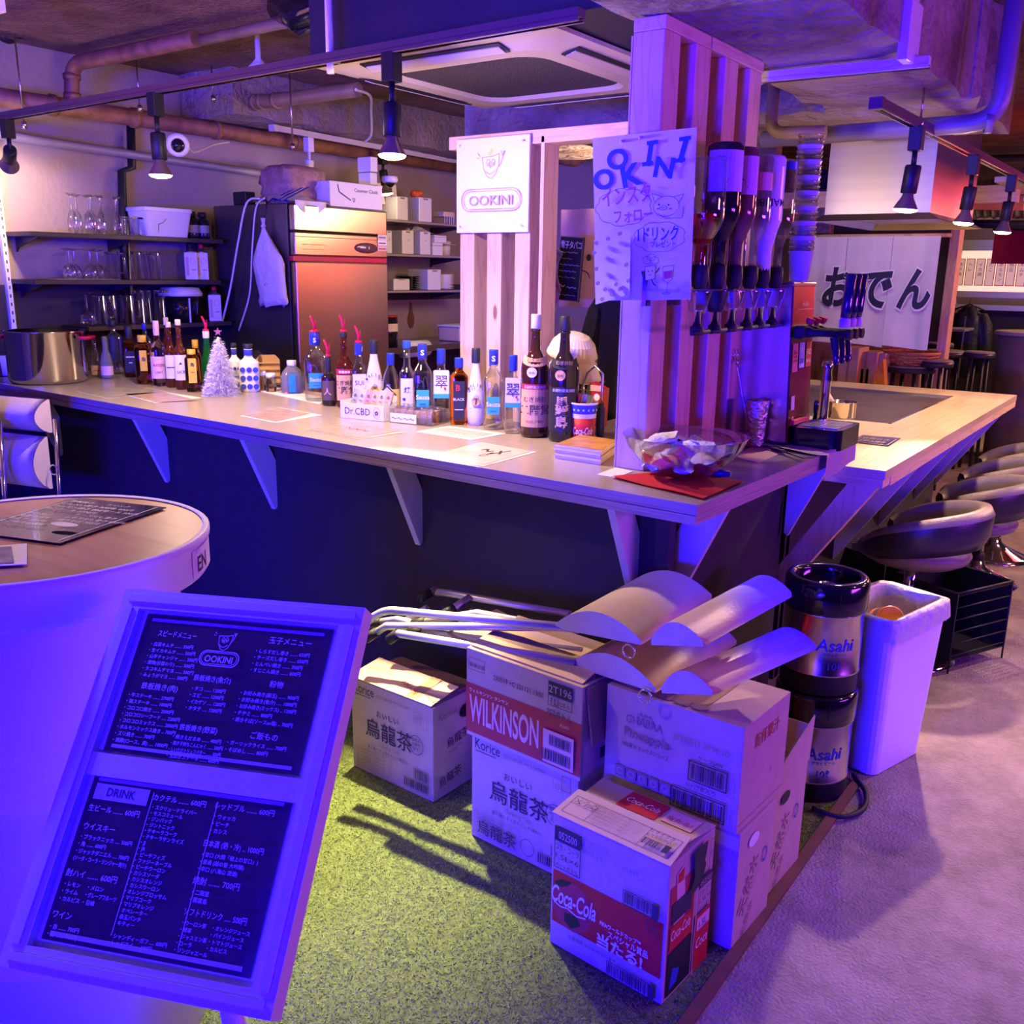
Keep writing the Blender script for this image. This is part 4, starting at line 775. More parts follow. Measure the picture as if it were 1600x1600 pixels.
# ---------------------------------------------------------------- waste bin, kegs, crates
t=thing('waste_bin','tall pale plastic waste bin lined with a bag beside the beer kegs','bin',(-.665,2.96,.003),math.radians(73.5-90)); bl,bw_,bh=.30,.20,.52
def bin_ring(w,l,z,r=.035,n=4):
    o=[]
    for cx,cy,a0 in ((w/2-r,l/2-r,0),(-w/2+r,l/2-r,90),(-w/2+r,-l/2+r,180),(w/2-r,-l/2+r,270)):
        for k in range(n+1): a=math.radians(a0+90*k/n); o.append((cx+r*math.cos(a),cy+r*math.sin(a),z))
    return o
def loft(m,rings,smooth=False,capb=True,capt=False):
    k=len(rings[0]); m.add([v for r in rings for v in r],[(i*k+j,i*k+(j+1)%k,(i+1)*k+(j+1)%k,(i+1)*k+j) for i in range(len(rings)-1) for j in range(k)],smooth)
    if capb: m.add(rings[0],[tuple(range(k))[::-1]])
    if capt: m.add(rings[-1],[tuple(range(k))])
    return m
loft(MB(),[bin_ring(.19,.28,0),bin_ring(.232,.328,.475),bin_ring(.240,.336,.478),bin_ring(.243,.340,.515),bin_ring(.236,.332,.52),bin_ring(.228,.322,.515),bin_ring(.19,.285,.1)]).done('body',M('white_plastic'),t)
mat('bag',(.70,.66,.66),.35,bump=.6,bscale=30,trans=.25); rn=random.Random(5)
R3=[bin_ring(.252,.352,.462),bin_ring(.250,.350,.505),bin_ring(.244,.342,.527),bin_ring(.22,.315,.523),bin_ring(.19,.29,.44),bin_ring(.17,.26,.36)]
R3=[[(x+rn.uniform(-.004,.004),y+rn.uniform(-.004,.004),z+rn.uniform(-.02,.014)*(i in (0,3,4)) ) for x,y,z in r] for i,r in enumerate(R3)]
loft(MB(),R3,True,False).done('liner_bag',M('bag'),t)
P=Print((-.095,-.14,0),(1,0,0),(-.0,-.05,1),(0,-1,0)); P.h=.028; P.frame(.02,.30,.10,.36,.001,pale); P.text('45L',.03,.31,.03,pale); P.done('moulded_mark',t)
t=thing('coffee_can','orange and brown drink can thrown in the waste bin','can',(-.655,2.92,.475),0,None,(1.15,.2,.5)); MB().lathe([(.036,-.05),(.041,-.046),(.041,.046),(.036,.052),(.034,.048)],22).done('body',mat('orange',(.70,.22,.03),.35),t); MB().lathe([(.0415,-.012),(.0415,.03)],22,cap=False).done('band',mat('brown',(.16,.05,.025),.4),t); P=Print(fn=cyl(.0415,-.03)); P.text('COFFEE',0,.0,.02,M('print_white'),'c',bold=.01); P.done('lettering',t)
def keg(label,z):
    t=thing('beer_keg',label,'keg',(-.762,2.636,z)); r=.113
    MB().lathe([(r-.010,.0),(r-.004,.004),(r-.004,.055),(r,.06)],36).done('bottom_ring',M('rubber'),t)
    MB().lathe([(r-.012,.055),(r,.062),(r,.066),(r-.003,.07),(r-.003,.235),(r,.239),(r,.243),(r-.006,.247)],40).done('barrel',M('steel'),t)
    m=MB(); m.lathe([(r+.002,.243),(r+.004,.25),(r+.004,.325),(r-.004,.335),(r-.020,.335),(r-.024,.325),(r-.024,.27),(.0,.265)],40,cap=False); m.done('top_chime',M('black_gloss'),t)
    MB().lathe([(.026,.262),(.030,.27),(.030,.30),(.022,.306),(.018,.300),(.0,.300)],20).done('valve',M('chrome'),t)
    P=Print(fn=cyl(r+.004,.262,math.radians(-75))); P.frame(-.045,.005,.045,.05,.003,M('black')); P.done('handle_slot',t)
    P=Print(fn=cyl(r-.003,.0,math.radians(-52))); P.text('Asahi',0,.14,.05,M('blue_ink'),'c',bold=.015,shear=.15); P.text('アサヒビール',0,.125,.012,M('blue_ink'),'c'); P.text('10ℓ',0,.085,.03,M('blue_ink'),'c'); P.done('lettering',t)
    return t
keg('steel and black beer keg standing on the turf under another keg',.004); keg('steel and black beer keg stacked on top of the other keg',.341)
t=thing('metal_can','dark red metal canister with a black clip behind the cartons','can',(-.90,2.345,.003)); MB().lathe([(.055,0),(.060,.006),(.060,.40),(.057,.405),(.050,.40),(.05,.37)],24).done('body',M('red_paint'),t); MB().box((-.03,-.075,.30),(.03,-.045,.43),.004).done('clip',M('black_gloss'),t); MB().box((-.015,-.06,.40),(.045,.03,.415),.003).done('clip_arm',M('chrome'),t)
cord('black hose coiled on the turf around the lower keg',[(-.70,2.50,.012),(-.62,2.50,.013),(-.58,2.58,.013),(-.60,2.68,.013),(-.66,2.76,.013)],.008,M('rubber'),'hose')
def crate(label,x,y,rz,w,d,h):
    t=thing('wire_basket',label,'basket',(x,y,0),rz); m=MB()
    m.box((-w/2,-d/2,.05),(w/2,-d/2+.004,h)); m.box((-w/2,d/2-.004,.05),(w/2,d/2,h)); m.box((-w/2,-d/2,.05),(-w/2+.004,d/2,h)); m.box((-w/2,-d/2,.05),(w/2,d/2,.055)); m.done('tub',M('black'),t)
    q=MB(); 
    for z in [.07+i*(h-.08)/5 for i in range(6)]: q.tube([(w/2,-d/2,z),(w/2,d/2,z)],.003,6)
    for y_ in (-d/2,d/2): q.tube([(w/2,y_,0),(w/2,y_,h)],.004,6)
    q.tube([(-w/2,-d/2,h),(w/2,-d/2,h),(w/2,d/2,h),(-w/2,d/2,h)],.005,6,True); q.done('wire_side',M('black'),t); return t
crate('black wire basket for guest bags under the first stool',-.665,4.02,math.radians(-25),.30,.34,.33)
crate('black wire basket behind the other bag basket under the griddle table',-.98,4.25,math.radians(-25),.26,.34,.34)
t=thing('wire_rack','small black wire rack lying flat on the floor beside the basket','rack',(-0.673,4.266,0.020)); m=MB()
for k in range(6): m.tube([(-.02+.0*k,-.08+.03*k,.0),(.16,-.05+.03*k,.0)],.003,5)
m.tube([(-.02,-.08,0),(.16,-.05,0),(.16,.10,0),(-.02,.07,0)],.004,5,True).done('wires',M('black'),t)

# ---------------------------------------------------------------- bottles on the counter
lab_w=mat('label_white',(.78,.73,.70),.6); lab_c=mat('label_cream',(.72,.58,.40),.6); lab_o=mat('label_orange',(.68,.40,.16),.6); lab_k=mat('label_black',(.02,.02,.022),.45); lab_p=mat('label_pink',(.74,.46,.45),.6)
def bottle(label,bx,by,h,r,glass,cap,shape='spirit',sq=0,neck=.30,shoulder=.62,rn=.32,labels=(),pourer=False,fill=None,z=CT,capfrac=.5,thinr=1.0,name='bottle',group=None,fz=None):
    """labels: (v0,v1,half-arc in radii,material,[(text,u,v,size,mat,bold)])  with v as a share of the height"""
    face=math.atan2(-by,-bx) if fz is None else fz
    t=thing(name,label,'bottle',(bx,by,z+.0005),face+math.pi/2,group)   # local -y looks at the guests
    hn=1-neck; R=r; n=rn*r
    if shape=='spirit': pr=[(R*.86,0),(R*.97,.008),(R,.02),(R,h*shoulder),(R*.97,h*(shoulder+.03)),(R*.80,h*(shoulder+(hn-shoulder)*.55)),(n*1.25,h*hn),(n,h*(hn+.03)),(n,h*.985)]
    elif shape=='wine': pr=[(R*.88,0),(R*.98,.008),(R,.02),(R,h*shoulder),(R*.95,h*(shoulder+.06)),(R*.62,h*(shoulder+(hn-shoulder)*.62)),(n*1.2,h*hn),(n,h*(hn+.1)),(n,h*.985)]
    elif shape=='flask': pr=[(R*.72,0),(R*.85,.008),(R*.97,h*.1),(R,h*.22),(R*.93,h*.42),(R*.70,h*.58),(R*.47,h*.72),(n,h*hn),(n*.96,h*.985)]
    elif shape=='cone': pr=[(R*.95,0),(R,.01),(R*.98,h*.35),(R*.72,h*.55),(n*1.1,h*hn),(n,h*(hn+.05)),(n,h*.985)]
    m=MB(); m.lathe(pr,24 if sq else 22,sq=sq,sy=thinr); b=m.done('glass_body',glass,t)
    c0=1-neck*capfrac
    if cap is not None:
        MB().lathe([(n*1.12,h*c0),(n*1.18,h*c0+.003),(n*1.18,h-.003),(n*1.08,h)],18).done('cap',cap,t)
        if capfrac<.8 and not pourer: MB().lathe([(n*1.06,h*(c0-.02)),(n*1.2,h*(c0-.012)),(n*1.06,h*(c0-.004))],18,cap=False).done('neck_ring',glass,t)
    if pourer:
        MB().lathe([(n*1.1,h),(n*1.1,h+.006),(n*.5,h+.010)],14).done('pourer_base',M('red_plastic'),t)
        MB().tube([(0,0,h+.006),(0,0,h+.03),(-.006,.0,h+.048),(-.014,0,h+.066)],[.006,.0055,.005,.0042],8).done('pourer',M('red_plastic'),t)
        MB().tube([(.006,0,h+.006),(.007,0,h+.05)],.0016,6).done('air_tube',M('red_plastic'),t)
    for (v0,v1,ha,lm,tx) in labels:
        if sq:
            P=Print((-ha*R,-R*.985*thinr,v0*h),(1,0,0),(0,0,1),(0,-1,0)); P.h=.0014; P.rect(0,0,2*ha*R,(v1-v0)*h,lm); off=ha*R
        else:
            rr_=R
            if shape=='flask': rr_=R*.99
            P=Print(fn=cyl(rr_,v0*h)); P.h=.0012; 
            if lm: P.rect(-ha*R,0,ha*R,(v1-v0)*h,lm,10)
            off=0
        P.h+=.0006
        for (s,u,v,sz,tm,bo) in tx: P.text(s,off+u*R,v*(v1-v0)*h,sz,tm,'c',bold=bo)
        P.done('paper_label',t)
    return t
I=M('ink'); G_=M('gold'); PW=M('print_white'); bi=M('blue_ink')
gc,ga,gb,gd=M('bottle_clear'),M('g_amber'),M('g_brown'),M('g_dark')
bottle('small clear bottle with pinkish label next to the steel pot',-4.443,2.641,0.202,0.0240,gc,None,'cone',neck=.35,rn=.42,labels=((.05,.28,1.2,lab_p,[('▬▬',0,.4,.012,M('ink_red'),0)]),))
bottle('small frosted clear bottle second from the steel pot',-4.333,2.633,0.206,0.0299,M('plastic_clear'),None,'cone',neck=.35,rn=.42,labels=((.08,.3,1.1,lab_p,[]),))
bottle('tall clear gin bottle with dark blue inner label behind the small clear bottles',-4.497,2.782,0.269,0.0428,gc,lab_k,'spirit',neck=.22,shoulder=.66,rn=.30,labels=((.24,.72,.55,mat('label_navy',(.03,.03,.12),.4),[]),))
bottle('amber whiskey bottle with black label and black cap',-4.304,2.745,0.251,0.0336,ga,lab_k,'spirit',4,neck=.27,shoulder=.60,rn=.45,labels=((.10,.52,.8,lab_k,[('▬▬',0,.68,.02,PW,0),('▬',0,.42,.016,PW,0)]),),capfrac=.95)
bottle('clear bottle with blue cap behind the faceted amber bottle',-4.298,2.831,0.261,0.0324,gc,M('blue_cap'),'spirit',neck=.24,rn=.3)
bottle('faceted amber whisky bottle with yellow cap and oval yellow label',-4.001,2.618,0.225,0.0377,ga,M('yellow'),'spirit',3,neck=.16,shoulder=.72,rn=.45,labels=((.28,.70,.42,M('yellow'),[('角',0,.5,.02,I,.02)]),),capfrac=.9)
bottle('rose bottle with wide pink label beside the amber whisky',-3.883,2.618,0.296,0.0342,M('g_pink'),lab_p,'wine',neck=.28,shoulder=.55,rn=.34,labels=((.12,.46,1.25,lab_p,[('ROSES',0,.55,.017,M('ink_red'),.02),('LIJAY',0,.25,.014,I,0)]),),capfrac=.8)
bottle('brown bottle with round red rimmed label behind the rose bottle',-3.976,2.736,0.304,0.0276,gb,lab_c,'wine',neck=.3,shoulder=.55,rn=.36,labels=((.14,.46,1.2,lab_w,[('▬▬▬',0,.4,.012,M('ink_red'),0)]),),capfrac=.4)
bottle('dark brown beer bottle with oval label left of its twin',-3.793,2.621,0.294,0.0250,gb,lab_c,'wine',neck=.34,shoulder=.52,rn=.40,labels=((.14,.50,1.1,lab_w,[('▬▬▬',0,.45,.014,I,0)]),),capfrac=.25)
bottle('dark brown beer bottle with white oval hill label right of its twin',-3.693,2.601,0.310,0.0267,gb,lab_c,'wine',neck=.34,shoulder=.52,rn=.40,labels=((.14,.50,1.1,lab_w,[('▲',0,.62,.016,I,.0),('LICE',0,.28,.016,I,.02)]),),capfrac=.25)
bottle('amber whisky bottle with yellow cap behind the yellow oval label bottle',-3.773,2.742,0.210,0.0240,ga,M('yellow'),'spirit',3,neck=.2,rn=.5,capfrac=.9)
bottle('short amber whisky bottle with large yellow oval label beside the tinsel tree',-3.592,2.588,0.185,0.0313,ga,M('yellow'),'spirit',3,neck=.14,shoulder=.76,rn=.5,labels=((.22,.80,.55,M('yellow'),[('角',0,.68,.018,I,.02),('▬▬',0,.42,.008,I,0)]),),capfrac=.9)
bottle('green liqueur bottle with white cap behind the tinsel tree',-3.676,2.733,0.255,0.0281,M('g_green'),M('white_plastic'),'wine',neck=.30,shoulder=.45,rn=.45,pourer=True,capfrac=.42)
def dotty(label,*a):
    bx,by,h,r=a; t=bottle(label,bx,by,h,r,mat('ceramic_white',(.78,.76,.80),.25),lab_k,'spirit',3.2,neck=.30,shoulder=.60,rn=.40,capfrac=.34,thinr=.8)
    MB().lathe([(r*.42,h*.76),(r*.44,h*.765),(r*.44,h*.88),(r*.42,h*.885)],18).done('neck_label',M('blue_ink'),t)
    P=Print((-r*.92,-r*.79,0),(1,0,0),(0,0,1),(0,-1,0)); P.h=.0015
    for i in range(3):
        for j in range(3): P.disc(r*(.30+.62*i),h*(.12+.175*j),r*.27,r*.27,bi,16)
    P.done('dot_print',t); return t
dotty('white sake bottle with blue dots partly behind the tinsel tree',-3.492,2.739,0.210,0.0289); dotty('white sake bottle with nine blue dots right of the tinsel tree',-3.413,2.754,0.210,0.0444)
t=thing('tinsel_tree','small white tinsel christmas tree with a pink star among the bottles','tree',(*((-3.370,2.568,0.970))[:2],CT)); xx=(-3.400,2.589,0.247,0.0804,)
TH,TR=xx[2],xx[3]; t.location=(xx[0],xx[1],CT+.0005); mat('tinsel',(.86,.80,.78),.35,.0); m=MB(); rn=random.Random(2)
for i in range(5200):
    f=1-math.sqrt(rn.random()); z_=TH*f*1.0; rad=TR*(1-f)*.88+.006; a=rn.uniform(0,6.283); p=Vector((rad*.55*math.cos(a),rad*.55*math.sin(a),z_)); d=Vector((math.cos(a)+rn.uniform(-.9,.9),math.sin(a)+rn.uniform(-.9,.9),rn.uniform(-.9,.7))).normalized(); L_=rad*.40+.012*rn.random()+.006; s=d.cross(Vector((rn.uniform(-1,1),rn.uniform(-1,1),1))).normalized()*.0013
    q=p+d*L_; q.z=max(q.z,.001); m.add([p-s,p+s,q+s*.6,q-s*.6],[(0,1,2,3)])
o=m.done('tinsel',M('tinsel'),t); o['kind']='stuff'
MB().lathe([(TR*.42,.0),(.004,TH)],14).done('trunk_cone',M('tinsel'),t)
star=[(.019*(1 if k%2==0 else .42)*math.sin(k*math.pi/5),0,TH+.022+.019*(1 if k%2==0 else .42)*math.cos(k*math.pi/5)) for k in range(10)]
st_=MB().prism(star,(0,.004,0)).done('star',mat('pink_foil',(.75,.25,.42),.2,.7),t); t.rotation_euler=(0,0,math.atan2(-xx[1],-xx[0])+math.pi/2)
t=thing('wooden_rack','small arched wooden rack behind the spice jars','rack',(*((-3.536,2.964,0.970))[:2],CT)); a_=math.radians(52)
t.rotation_euler=(0,0,math.radians(52)); MB().prism([(-.055,0,0),(.055,0,0),(.055,0,.12),(.035,0,.142),(-.035,0,.142),(-.055,0,.12)],(0,.012,0)).done('back_board',M('plywood'),t)
for k in range(4): MB().box((-.055,-.012,.012+.03*k),(.055,0,.018+.03*k)).done('slat',M('plywood'),t)
def jar(label,a,lid,body=None,group=None):
    bx,by,h,r=a; t=thing('jar',label,'jar',(bx,by,CT+.0005),0,group); MB().lathe([(r*.9,0),(r,.004),(r,h*.72),(r*.8,h*.8)],18).done('glass_body',body or M('g_clear'),t); MB().lathe([(r*.82,h*.78),(r*.86,h*.8),(r*.86,h),(r*.8,h)],18).done('lid',lid,t); return t
jar('small glass spice jar in front of the wooden rack',(-3.338,2.811,0.083,0.0244,),M('white_plastic')); jar('smaller glass spice jar left of the wooden rack',(-3.397,2.813,0.087,0.0188,),M('white_plastic'))
t=bottle('clear plastic water jug with bright blue label stripe',-3.236,2.845,0.143,0.0498,M('plastic_clear'),M('white_plastic'),'spirit',4,neck=.2,shoulder=.50,rn=.36,capfrac=.8,name='water_jug',labels=((.06,.60,.28,mat('label_blue',(.02,.25,.60),.4),[]),))
def sauza(label,a,p=False):
    t=bottle(label,*a,gc,M('blue_cap'),'spirit',3.4,neck=.26,shoulder=.60,rn=.40,labels=((.20,.42,.62,M('teal'),[('Sauza',0,.45,.022,PW,.02),('▬▬▬',0,.15,.007,I,0)]),),pourer=p,capfrac=.72)
    P=Print((-a[3]*.5,-a[3]*.98,a[2]*.44),(1,0,0),(0,0,1),(0,-1,0)); P.h=.0015; P.ring(a[3]*.3,0,a[3]*.35,a[2]*.10,.002,bi,12,0,180); P.ring(a[3]*.75,0,a[3]*.25,a[2]*.15,.002,I,12,0,180); P.done('print',t)
    P=Print(fn=cyl(a[3]*.42*1.13,a[2]*.83)); P.h=.002; P.text('S',0,.008,.026,PW,'c',bold=.03); P.done('cap_print',t); return t
sauza('clear tequila bottle with red pourer and teal label left of the black bottle',(-2.970,2.740,0.282,0.0470,),True)
bottle('small black liqueur bottle with picture label and red pourer',-2.820,2.669,0.196,0.0298,gd,lab_k,'spirit',neck=.34,shoulder=.56,rn=.34,pourer=True,capfrac=.9,labels=((.12,.52,.9,mat('label_brown',(.12,.07,.05),.5),[('人',-.2,.3,.03,G_,.02)]),))
bottle('tall brown shochu bottle with orange label and red pourer',-2.737,2.677,0.296,0.0359,gb,lab_k,'wine',neck=.30,shoulder=.52,rn=.36,pourer=True,capfrac=.25,labels=((.10,.44,1.0,lab_o,[('むぎ焼酎',0,.62,.020,I,.01),('二階堂',0,.30,.030,I,.02)]),(.45,.52,1.0,M('wine_red'),[('■■■■',0,.25,.012,PW,0)])))
bottle('clear gin bottle with white label and red pourer behind the card box',-2.664,2.686,0.257,0.0305,gc,M('blue_cap'),'spirit',4,neck=.30,shoulder=.58,rn=.45,pourer=True,capfrac=.62,labels=((.10,.54,.85,lab_w,[('SUI',0,.62,.026,I,0)]),))
def malibu(label,a):
    bx,by,h,r=a; t=bottle(label,*a,mat('opal_white',(.76,.72,.78),.18),lab_k,'flask',neck=.22,rn=.40,capfrac=.86)
    P=Print(fn=cyl(r*.985,h*.30)); P.h=.002
    for k,c_ in enumerate('MALIBU'): u=(k-2.5)*.0125*(r/.038); P.text(c_,u,h*.18+.010-22*u*u,.017,I,'c',bold=.01,rot=-u*900*.5)
    P.disc(0,h*.02,r*.42,r*.46,lab_o,16); P.line([(0,-.006),(.002,h*.06)],.003,I); P.text('✳',.002,h*.05,.02,I,'c'); P.line([(-r*.7,-h*.07),(r*.7,-h*.07)],.001,I); P.done('print',t); return t
malibu('white coconut rum bottle with black cap behind the card box',(-2.552,2.653,0.276,0.0360,))
bottle('clear rum bottle with short blue cap behind the jar tray',-2.479,2.668,0.229,0.0332,gc,M('blue_cap'),'spirit',neck=.24,shoulder=.5,rn=.38,capfrac=.8,labels=((.15,.42,1.1,lab_c,[]),))
bottle('tall clear vodka bottle with bright blue cap behind the jar tray',-2.365,2.633,0.284,0.0288,gc,mat('cap_sky',(.03,.10,.60),.3),'spirit',neck=.34,shoulder=.56,rn=.44,capfrac=.3,labels=((.16,.52,.9,lab_w,[('焼',0,.5,.024,bi,.02),('■',-.4,.2,.014,bi,0)]),))
sauza('clear tequila bottle with blue cap behind the jar tray',(-2.266,2.606,0.279,0.0364,))
def sui(label,a):
    t=bottle(label,*a,gc,M('blue_cap'),'spirit',4,neck=.28,shoulder=.66,rn=.42,capfrac=.72,labels=((.40,.72,.86,lab_w,[('翠',0,.30,.050,I,0)]),(.34,.40,.86,M('teal'),[])))
    P=Print((a[3]*.3,-a[3]*.99,a[2]*.46),(1,0,0),(0,0,1),(0,-1,0)); P.h=.004; P.rect(0,0,.007,.008,M('ink_red')); P.done('seal_print',t); return t
sui('square clear gin bottle with white brush label beside the jar tray',(-2.202,2.635,0.263,0.0316,))
bottle('flat amber whisky bottle with black label and blue cap',-2.117,2.631,0.237,0.0323,ga,M('blue_cap'),'spirit',4,neck=.20,shoulder=.70,rn=.40,thinr=.7,capfrac=.75,labels=((.08,.66,.62,lab_k,[('B',-.1,.75,.03,M('ink_red'),.03),('BLACK',0,.50,.013,PW,.01),('▬▬▬',0,.25,.010,PW,0)]),))
malibu('white coconut rum bottle with black cap between the whisky and the tequila',(-2.063,2.659,0.272,0.0322,))
sauza('clear tequila bottle with teal label right of the white rum bottle',(-1.966,2.634,0.274,0.0348,))
sui('square clear gin bottle with white brush label beside the large brown bottle',(-1.864,2.608,0.263,0.0296,))
def issho(label,a,cap,lm,rows,ribbon):
    bx,by,h,r=a; t=bottle(label,*a,gd if lm is lab_k else mat('brown_dark',(.045,.012,.008),.06,coat=.3),cap,'wine',neck=.28,shoulder=.56,rn=.31,capfrac=.42,labels=((.09,.40,1.15,lm,rows),) )
    P=Print(fn=cyl(r,h*.40)); P.h=.0012; P.rect(-1.15*r,0,1.15*r,.018,ribbon,10); P.text('長期貯蔵麦焼酎',0,.004,.011,PW,'c'); P.done('paper_band',t)
    P=Print(fn=cyl(r,h*.47)); P.h=.0012; P.disc(-.25*r,.028,.017,.017,lab_w if lm is lab_o else lab_o,18); P.text('本格',-.25*r,.023,.010,I,'c'); P.done('round_seal',t)
    m=MB(); k=12; z0,z1=h*.60,h*.665; r0,r1=r*.97,r*.80
    V=[]
    for i in range(k+1):
        u=-1.1+2.2*i/k; a0=-math.pi/2+u; zz=-.012*(1-(u/1.1)**2)+.006
        V.append(((r0+.0015)*math.cos(a0),(r0+.0015)*math.sin(a0),z0+zz)); V.append(((r1+.003)*math.cos(a0),(r1+.003)*math.sin(a0),z1+zz))
    m.add(V,[(2*i,2*i+2,2*i+3,2*i+1) for i in range(k)],True); m.done('shoulder_label',lab_o if lm is lab_o else lab_k,t)
    P=Print(fn=lambda u,v,hh: Vector(((r*.90+.005+hh)*math.cos(-math.pi/2+u/r),(r*.90+.005+hh)*math.sin(-math.pi/2+u/r),z0+.006+v))); P.text('むぎ焼酎',0,.004,.014,I if lm is lab_o else G_,'c'); P.done('lettering',t)
    return t
issho('large brown shochu bottle with orange label and grey cap',(-1.766,2.597,0.401,0.0473,),mat('cap_grey',(.50,.48,.50),.4),lab_o,[('むぎ焼酎',0,.68,.020,I,0),('二階堂',0,.36,.036,I,.01),('大分むぎ焼酎',0,.12,.010,I,0)],M('wine_red'))
issho('large black shochu bottle with gold characters beside the paper cup',(-1.648,2.589,0.400,0.0494,),lab_k,lab_k,[('黒',-.1,.62,.044,G_,.02),('霧',-.1,.36,.044,G_,.02),('島',-.1,.10,.044,G_,.02)],lab_k)
bx,by,h,r=(-1.582,2.608,0.130,0.0459,)
t=thing('paper_cup','red and blue star rimmed paper cola cup filled with sugar sticks','cup',(bx,by,CT+.0005),math.atan2(-by,-bx)+math.pi/2); rb=r*.72; h*=1.0
rz_=lambda z: rb+(r-rb)*z/h
MB().lathe([(rb,0),(rz_(h*.62),h*.62)],26).done('red_wall',M('cola_red'),t); MB().lathe([(rz_(h*.62),h*.62),(rz_(h*.73),h*.73)],26,cap=False).done('white_band',PW,t); m=MB(); m.lathe([(rz_(h*.73),h*.73),(rz_(h*.96),h*.96)],26,cap=False); m.done('blue_band',M('blue_ink'),t)
MB().lathe([(r*.99,h*.95),(r*1.05,h*.97),(r*1.05,h),(r*.97,h),(r*.9,h*.8)],26,cap=False).done('rim',PW,t)
P=Print(fn=lambda u,v,hh: Vector(((rz_(v)+hh)*math.cos(-math.pi/2+u/r),(rz_(v)+hh)*math.sin(-math.pi/2+u/r),v))); P.h=.001; P.text('Coca-Cola',.0,h*.22,.034,PW,'c',w=.085,shear=.25,bold=.01)
for k in range(7): P.text('★',(k-3)*r*.36,h*.80,.012,PW,'c')
P.done('lettering',t)
for k,(cm,lb_) in enumerate(((PW,'white sugar packet standing in the paper cup'),(mat('packet_green',(.20,.32,.05),.5),'green sugar packet leaning in the paper cup'),(M('cola_red'),'red sugar packet lying in the paper cup'),(lab_c,'beige sugar packet lying in the paper cup'))):
    e=thing('sugar_packet',lb_,'packet',(bx+(-.012,.014,-.018,.008)[k]*(1),by+(.012,-.008,-.006,.010)[k],CT+h*.78),.4*k,'sugar packets in the paper cup',(.35*(k-1.5),.5*(k%2)-.2,.9*k)); MB().box((-.009,-.0025,0),(.009,.0025,.055),.001).done('wrapper',cm,e)
bottle('dark blue can shaped bottle behind the paper cup',-1.586,2.725,0.116,0.0151,M('navy'),M('pipe_rust'),'spirit',neck=.1,shoulder=.82,rn=.6)
# card box, jar tray, papers, cloth, bowl
bx,by=((-2.454,2.496,0.970))[:2]
t=thing('card_box','white card display box holding pastel cards','box',(bx,by+.02,CT+.0005),math.radians(9)); w=.195
m=MB(); m.box((-w/2,-.04,0),(w/2,-.038,.058)); m.box((-w/2,.038,0),(w/2,.04,.075)); m.box((-w/2,-.04,0),(-w/2+.002,.04,.065)); m.box((w/2-.002,-.04,0),(w/2,.04,.065)); m.box((-w/2,-.04,0),(w/2,.04,.002)); m.done('tray',M('white'),t)
MB().prism([(.02,.038,.07),(.10,.038,.07),(.10,.038,.09),(.06,.038,.125),(.02,.038,.09)],(0,.002,0)).done('header_card',M('white'),t)
P=Print((-w/2,-.04,0),(1,0,0),(0,0,1),(0,-1,0)); P.text('Dr.CBD',.022,.018,.036,I,w=.112,bold=-.004); P.ring(.163,.03,.014,.020,.001,I); P.text('✿',.163,.022,.022,I,'c'); P.done('lettering',t)
P=Print((.02,.038,.07),(1,0,0),(0,0,1),(0,-1,0)); P.line([(.0,.018),(.04,.05),(.08,.018)],.006,I); P.text('△',.04,.004,.02,I,'c'); P.done('print',t)
for k,cm in enumerate(((.42,.44,.24),(.56,.56,.68),(.72,.34,.22),(.74,.46,.22),(.74,.52,.24),(.70,.40,.22))):
    e=thing('pastel_card',('olive','pale blue','salmon','apricot','yellow','brown orange')[k]+' card standing in the white display box','card',(bx+(-.072+.029*k)*.99,by+.012+(-.072+.029*k)*.16,CT+.004),0,'cards in the display box',(-.16,.22,math.radians(9))); c_=mat('card_%d'%k,cm,.6); MB().box((-.014,-.004,0),(.014,.004,.105),.001).done('body',c_,e)
    P=Print((-.014,-.004,0),(1,0,0),(0,0,1),(0,-1,0)); P.text('♨',.014,.078,.012,I,'c'); P.text('CBD',.014,.06,.008,I,'c'); P.done('print',e)
bx,by=((-2.250,2.532,0.970))[:2]
t=thing('jar_tray','clear plastic tray of small lidded jars with scribbled front label','tray',(bx,by+.03,CT+.0005),math.radians(8)); m=MB()
for a in ((-.09,-.05,0,.09,-.048,.05),(-.09,.048,0,.09,.05,.05),(-.09,-.05,0,-.088,.05,.05),(.088,-.05,0,.09,.05,.05),(-.09,-.05,0,.09,.05,.002)): m.box(a[:3],a[3:])
m.done('tray',M('clear'),t); P=Print((-.09,-.05,0),(1,0,0),(0,0,1),(0,-1,0)); P.rect(.003,.003,.115,.036,M('paper')); P.text('〜〜〜〜',.008,.006,.030,I,w=.1,shear=.2); P.done('front_label',t)
R_=Matrix.Rotation(math.radians(8),3,'Z')
for i in range(6):
    for j in range(2):
        p=R_@Vector((-.07+.028*i,-.024+.045*j,0))+t.location; jar('small pinkish glass jar with a clear lid in the plastic tray',(p.x,p.y,.058,.0135),M('clear'),mat('jar_pink',(.55,.38,.40),.15,trans=.4),'jars in the clear tray').location.z=CT+.0035
def sheet(label,q,m,z=CT+.0006,pr=None,name='paper_sheet'):
    q=[Vector(p) for p in q]; c_=(q[0]+q[2])/2; c_.z=z; t=thing(name,label,'paper',c_); MB().prism([Vector((p.x-c_.x,p.y-c_.y,0)) for p in q],(0,0,.0008)).done('sheet',m,t)
    if pr:
        f=lambda k: [Vector((p.x-c_.x,p.y-c_.y,.0008)) for p in q]
        Q=f(0); u=(Q[1]-Q[0]); v=(Q[3]-Q[0]); P=Print(fn=lambda a,b,h_: Q[0]+u*a+v*b+Vector((0,0,h_))); pr(P); P.done('print',t)
    return t
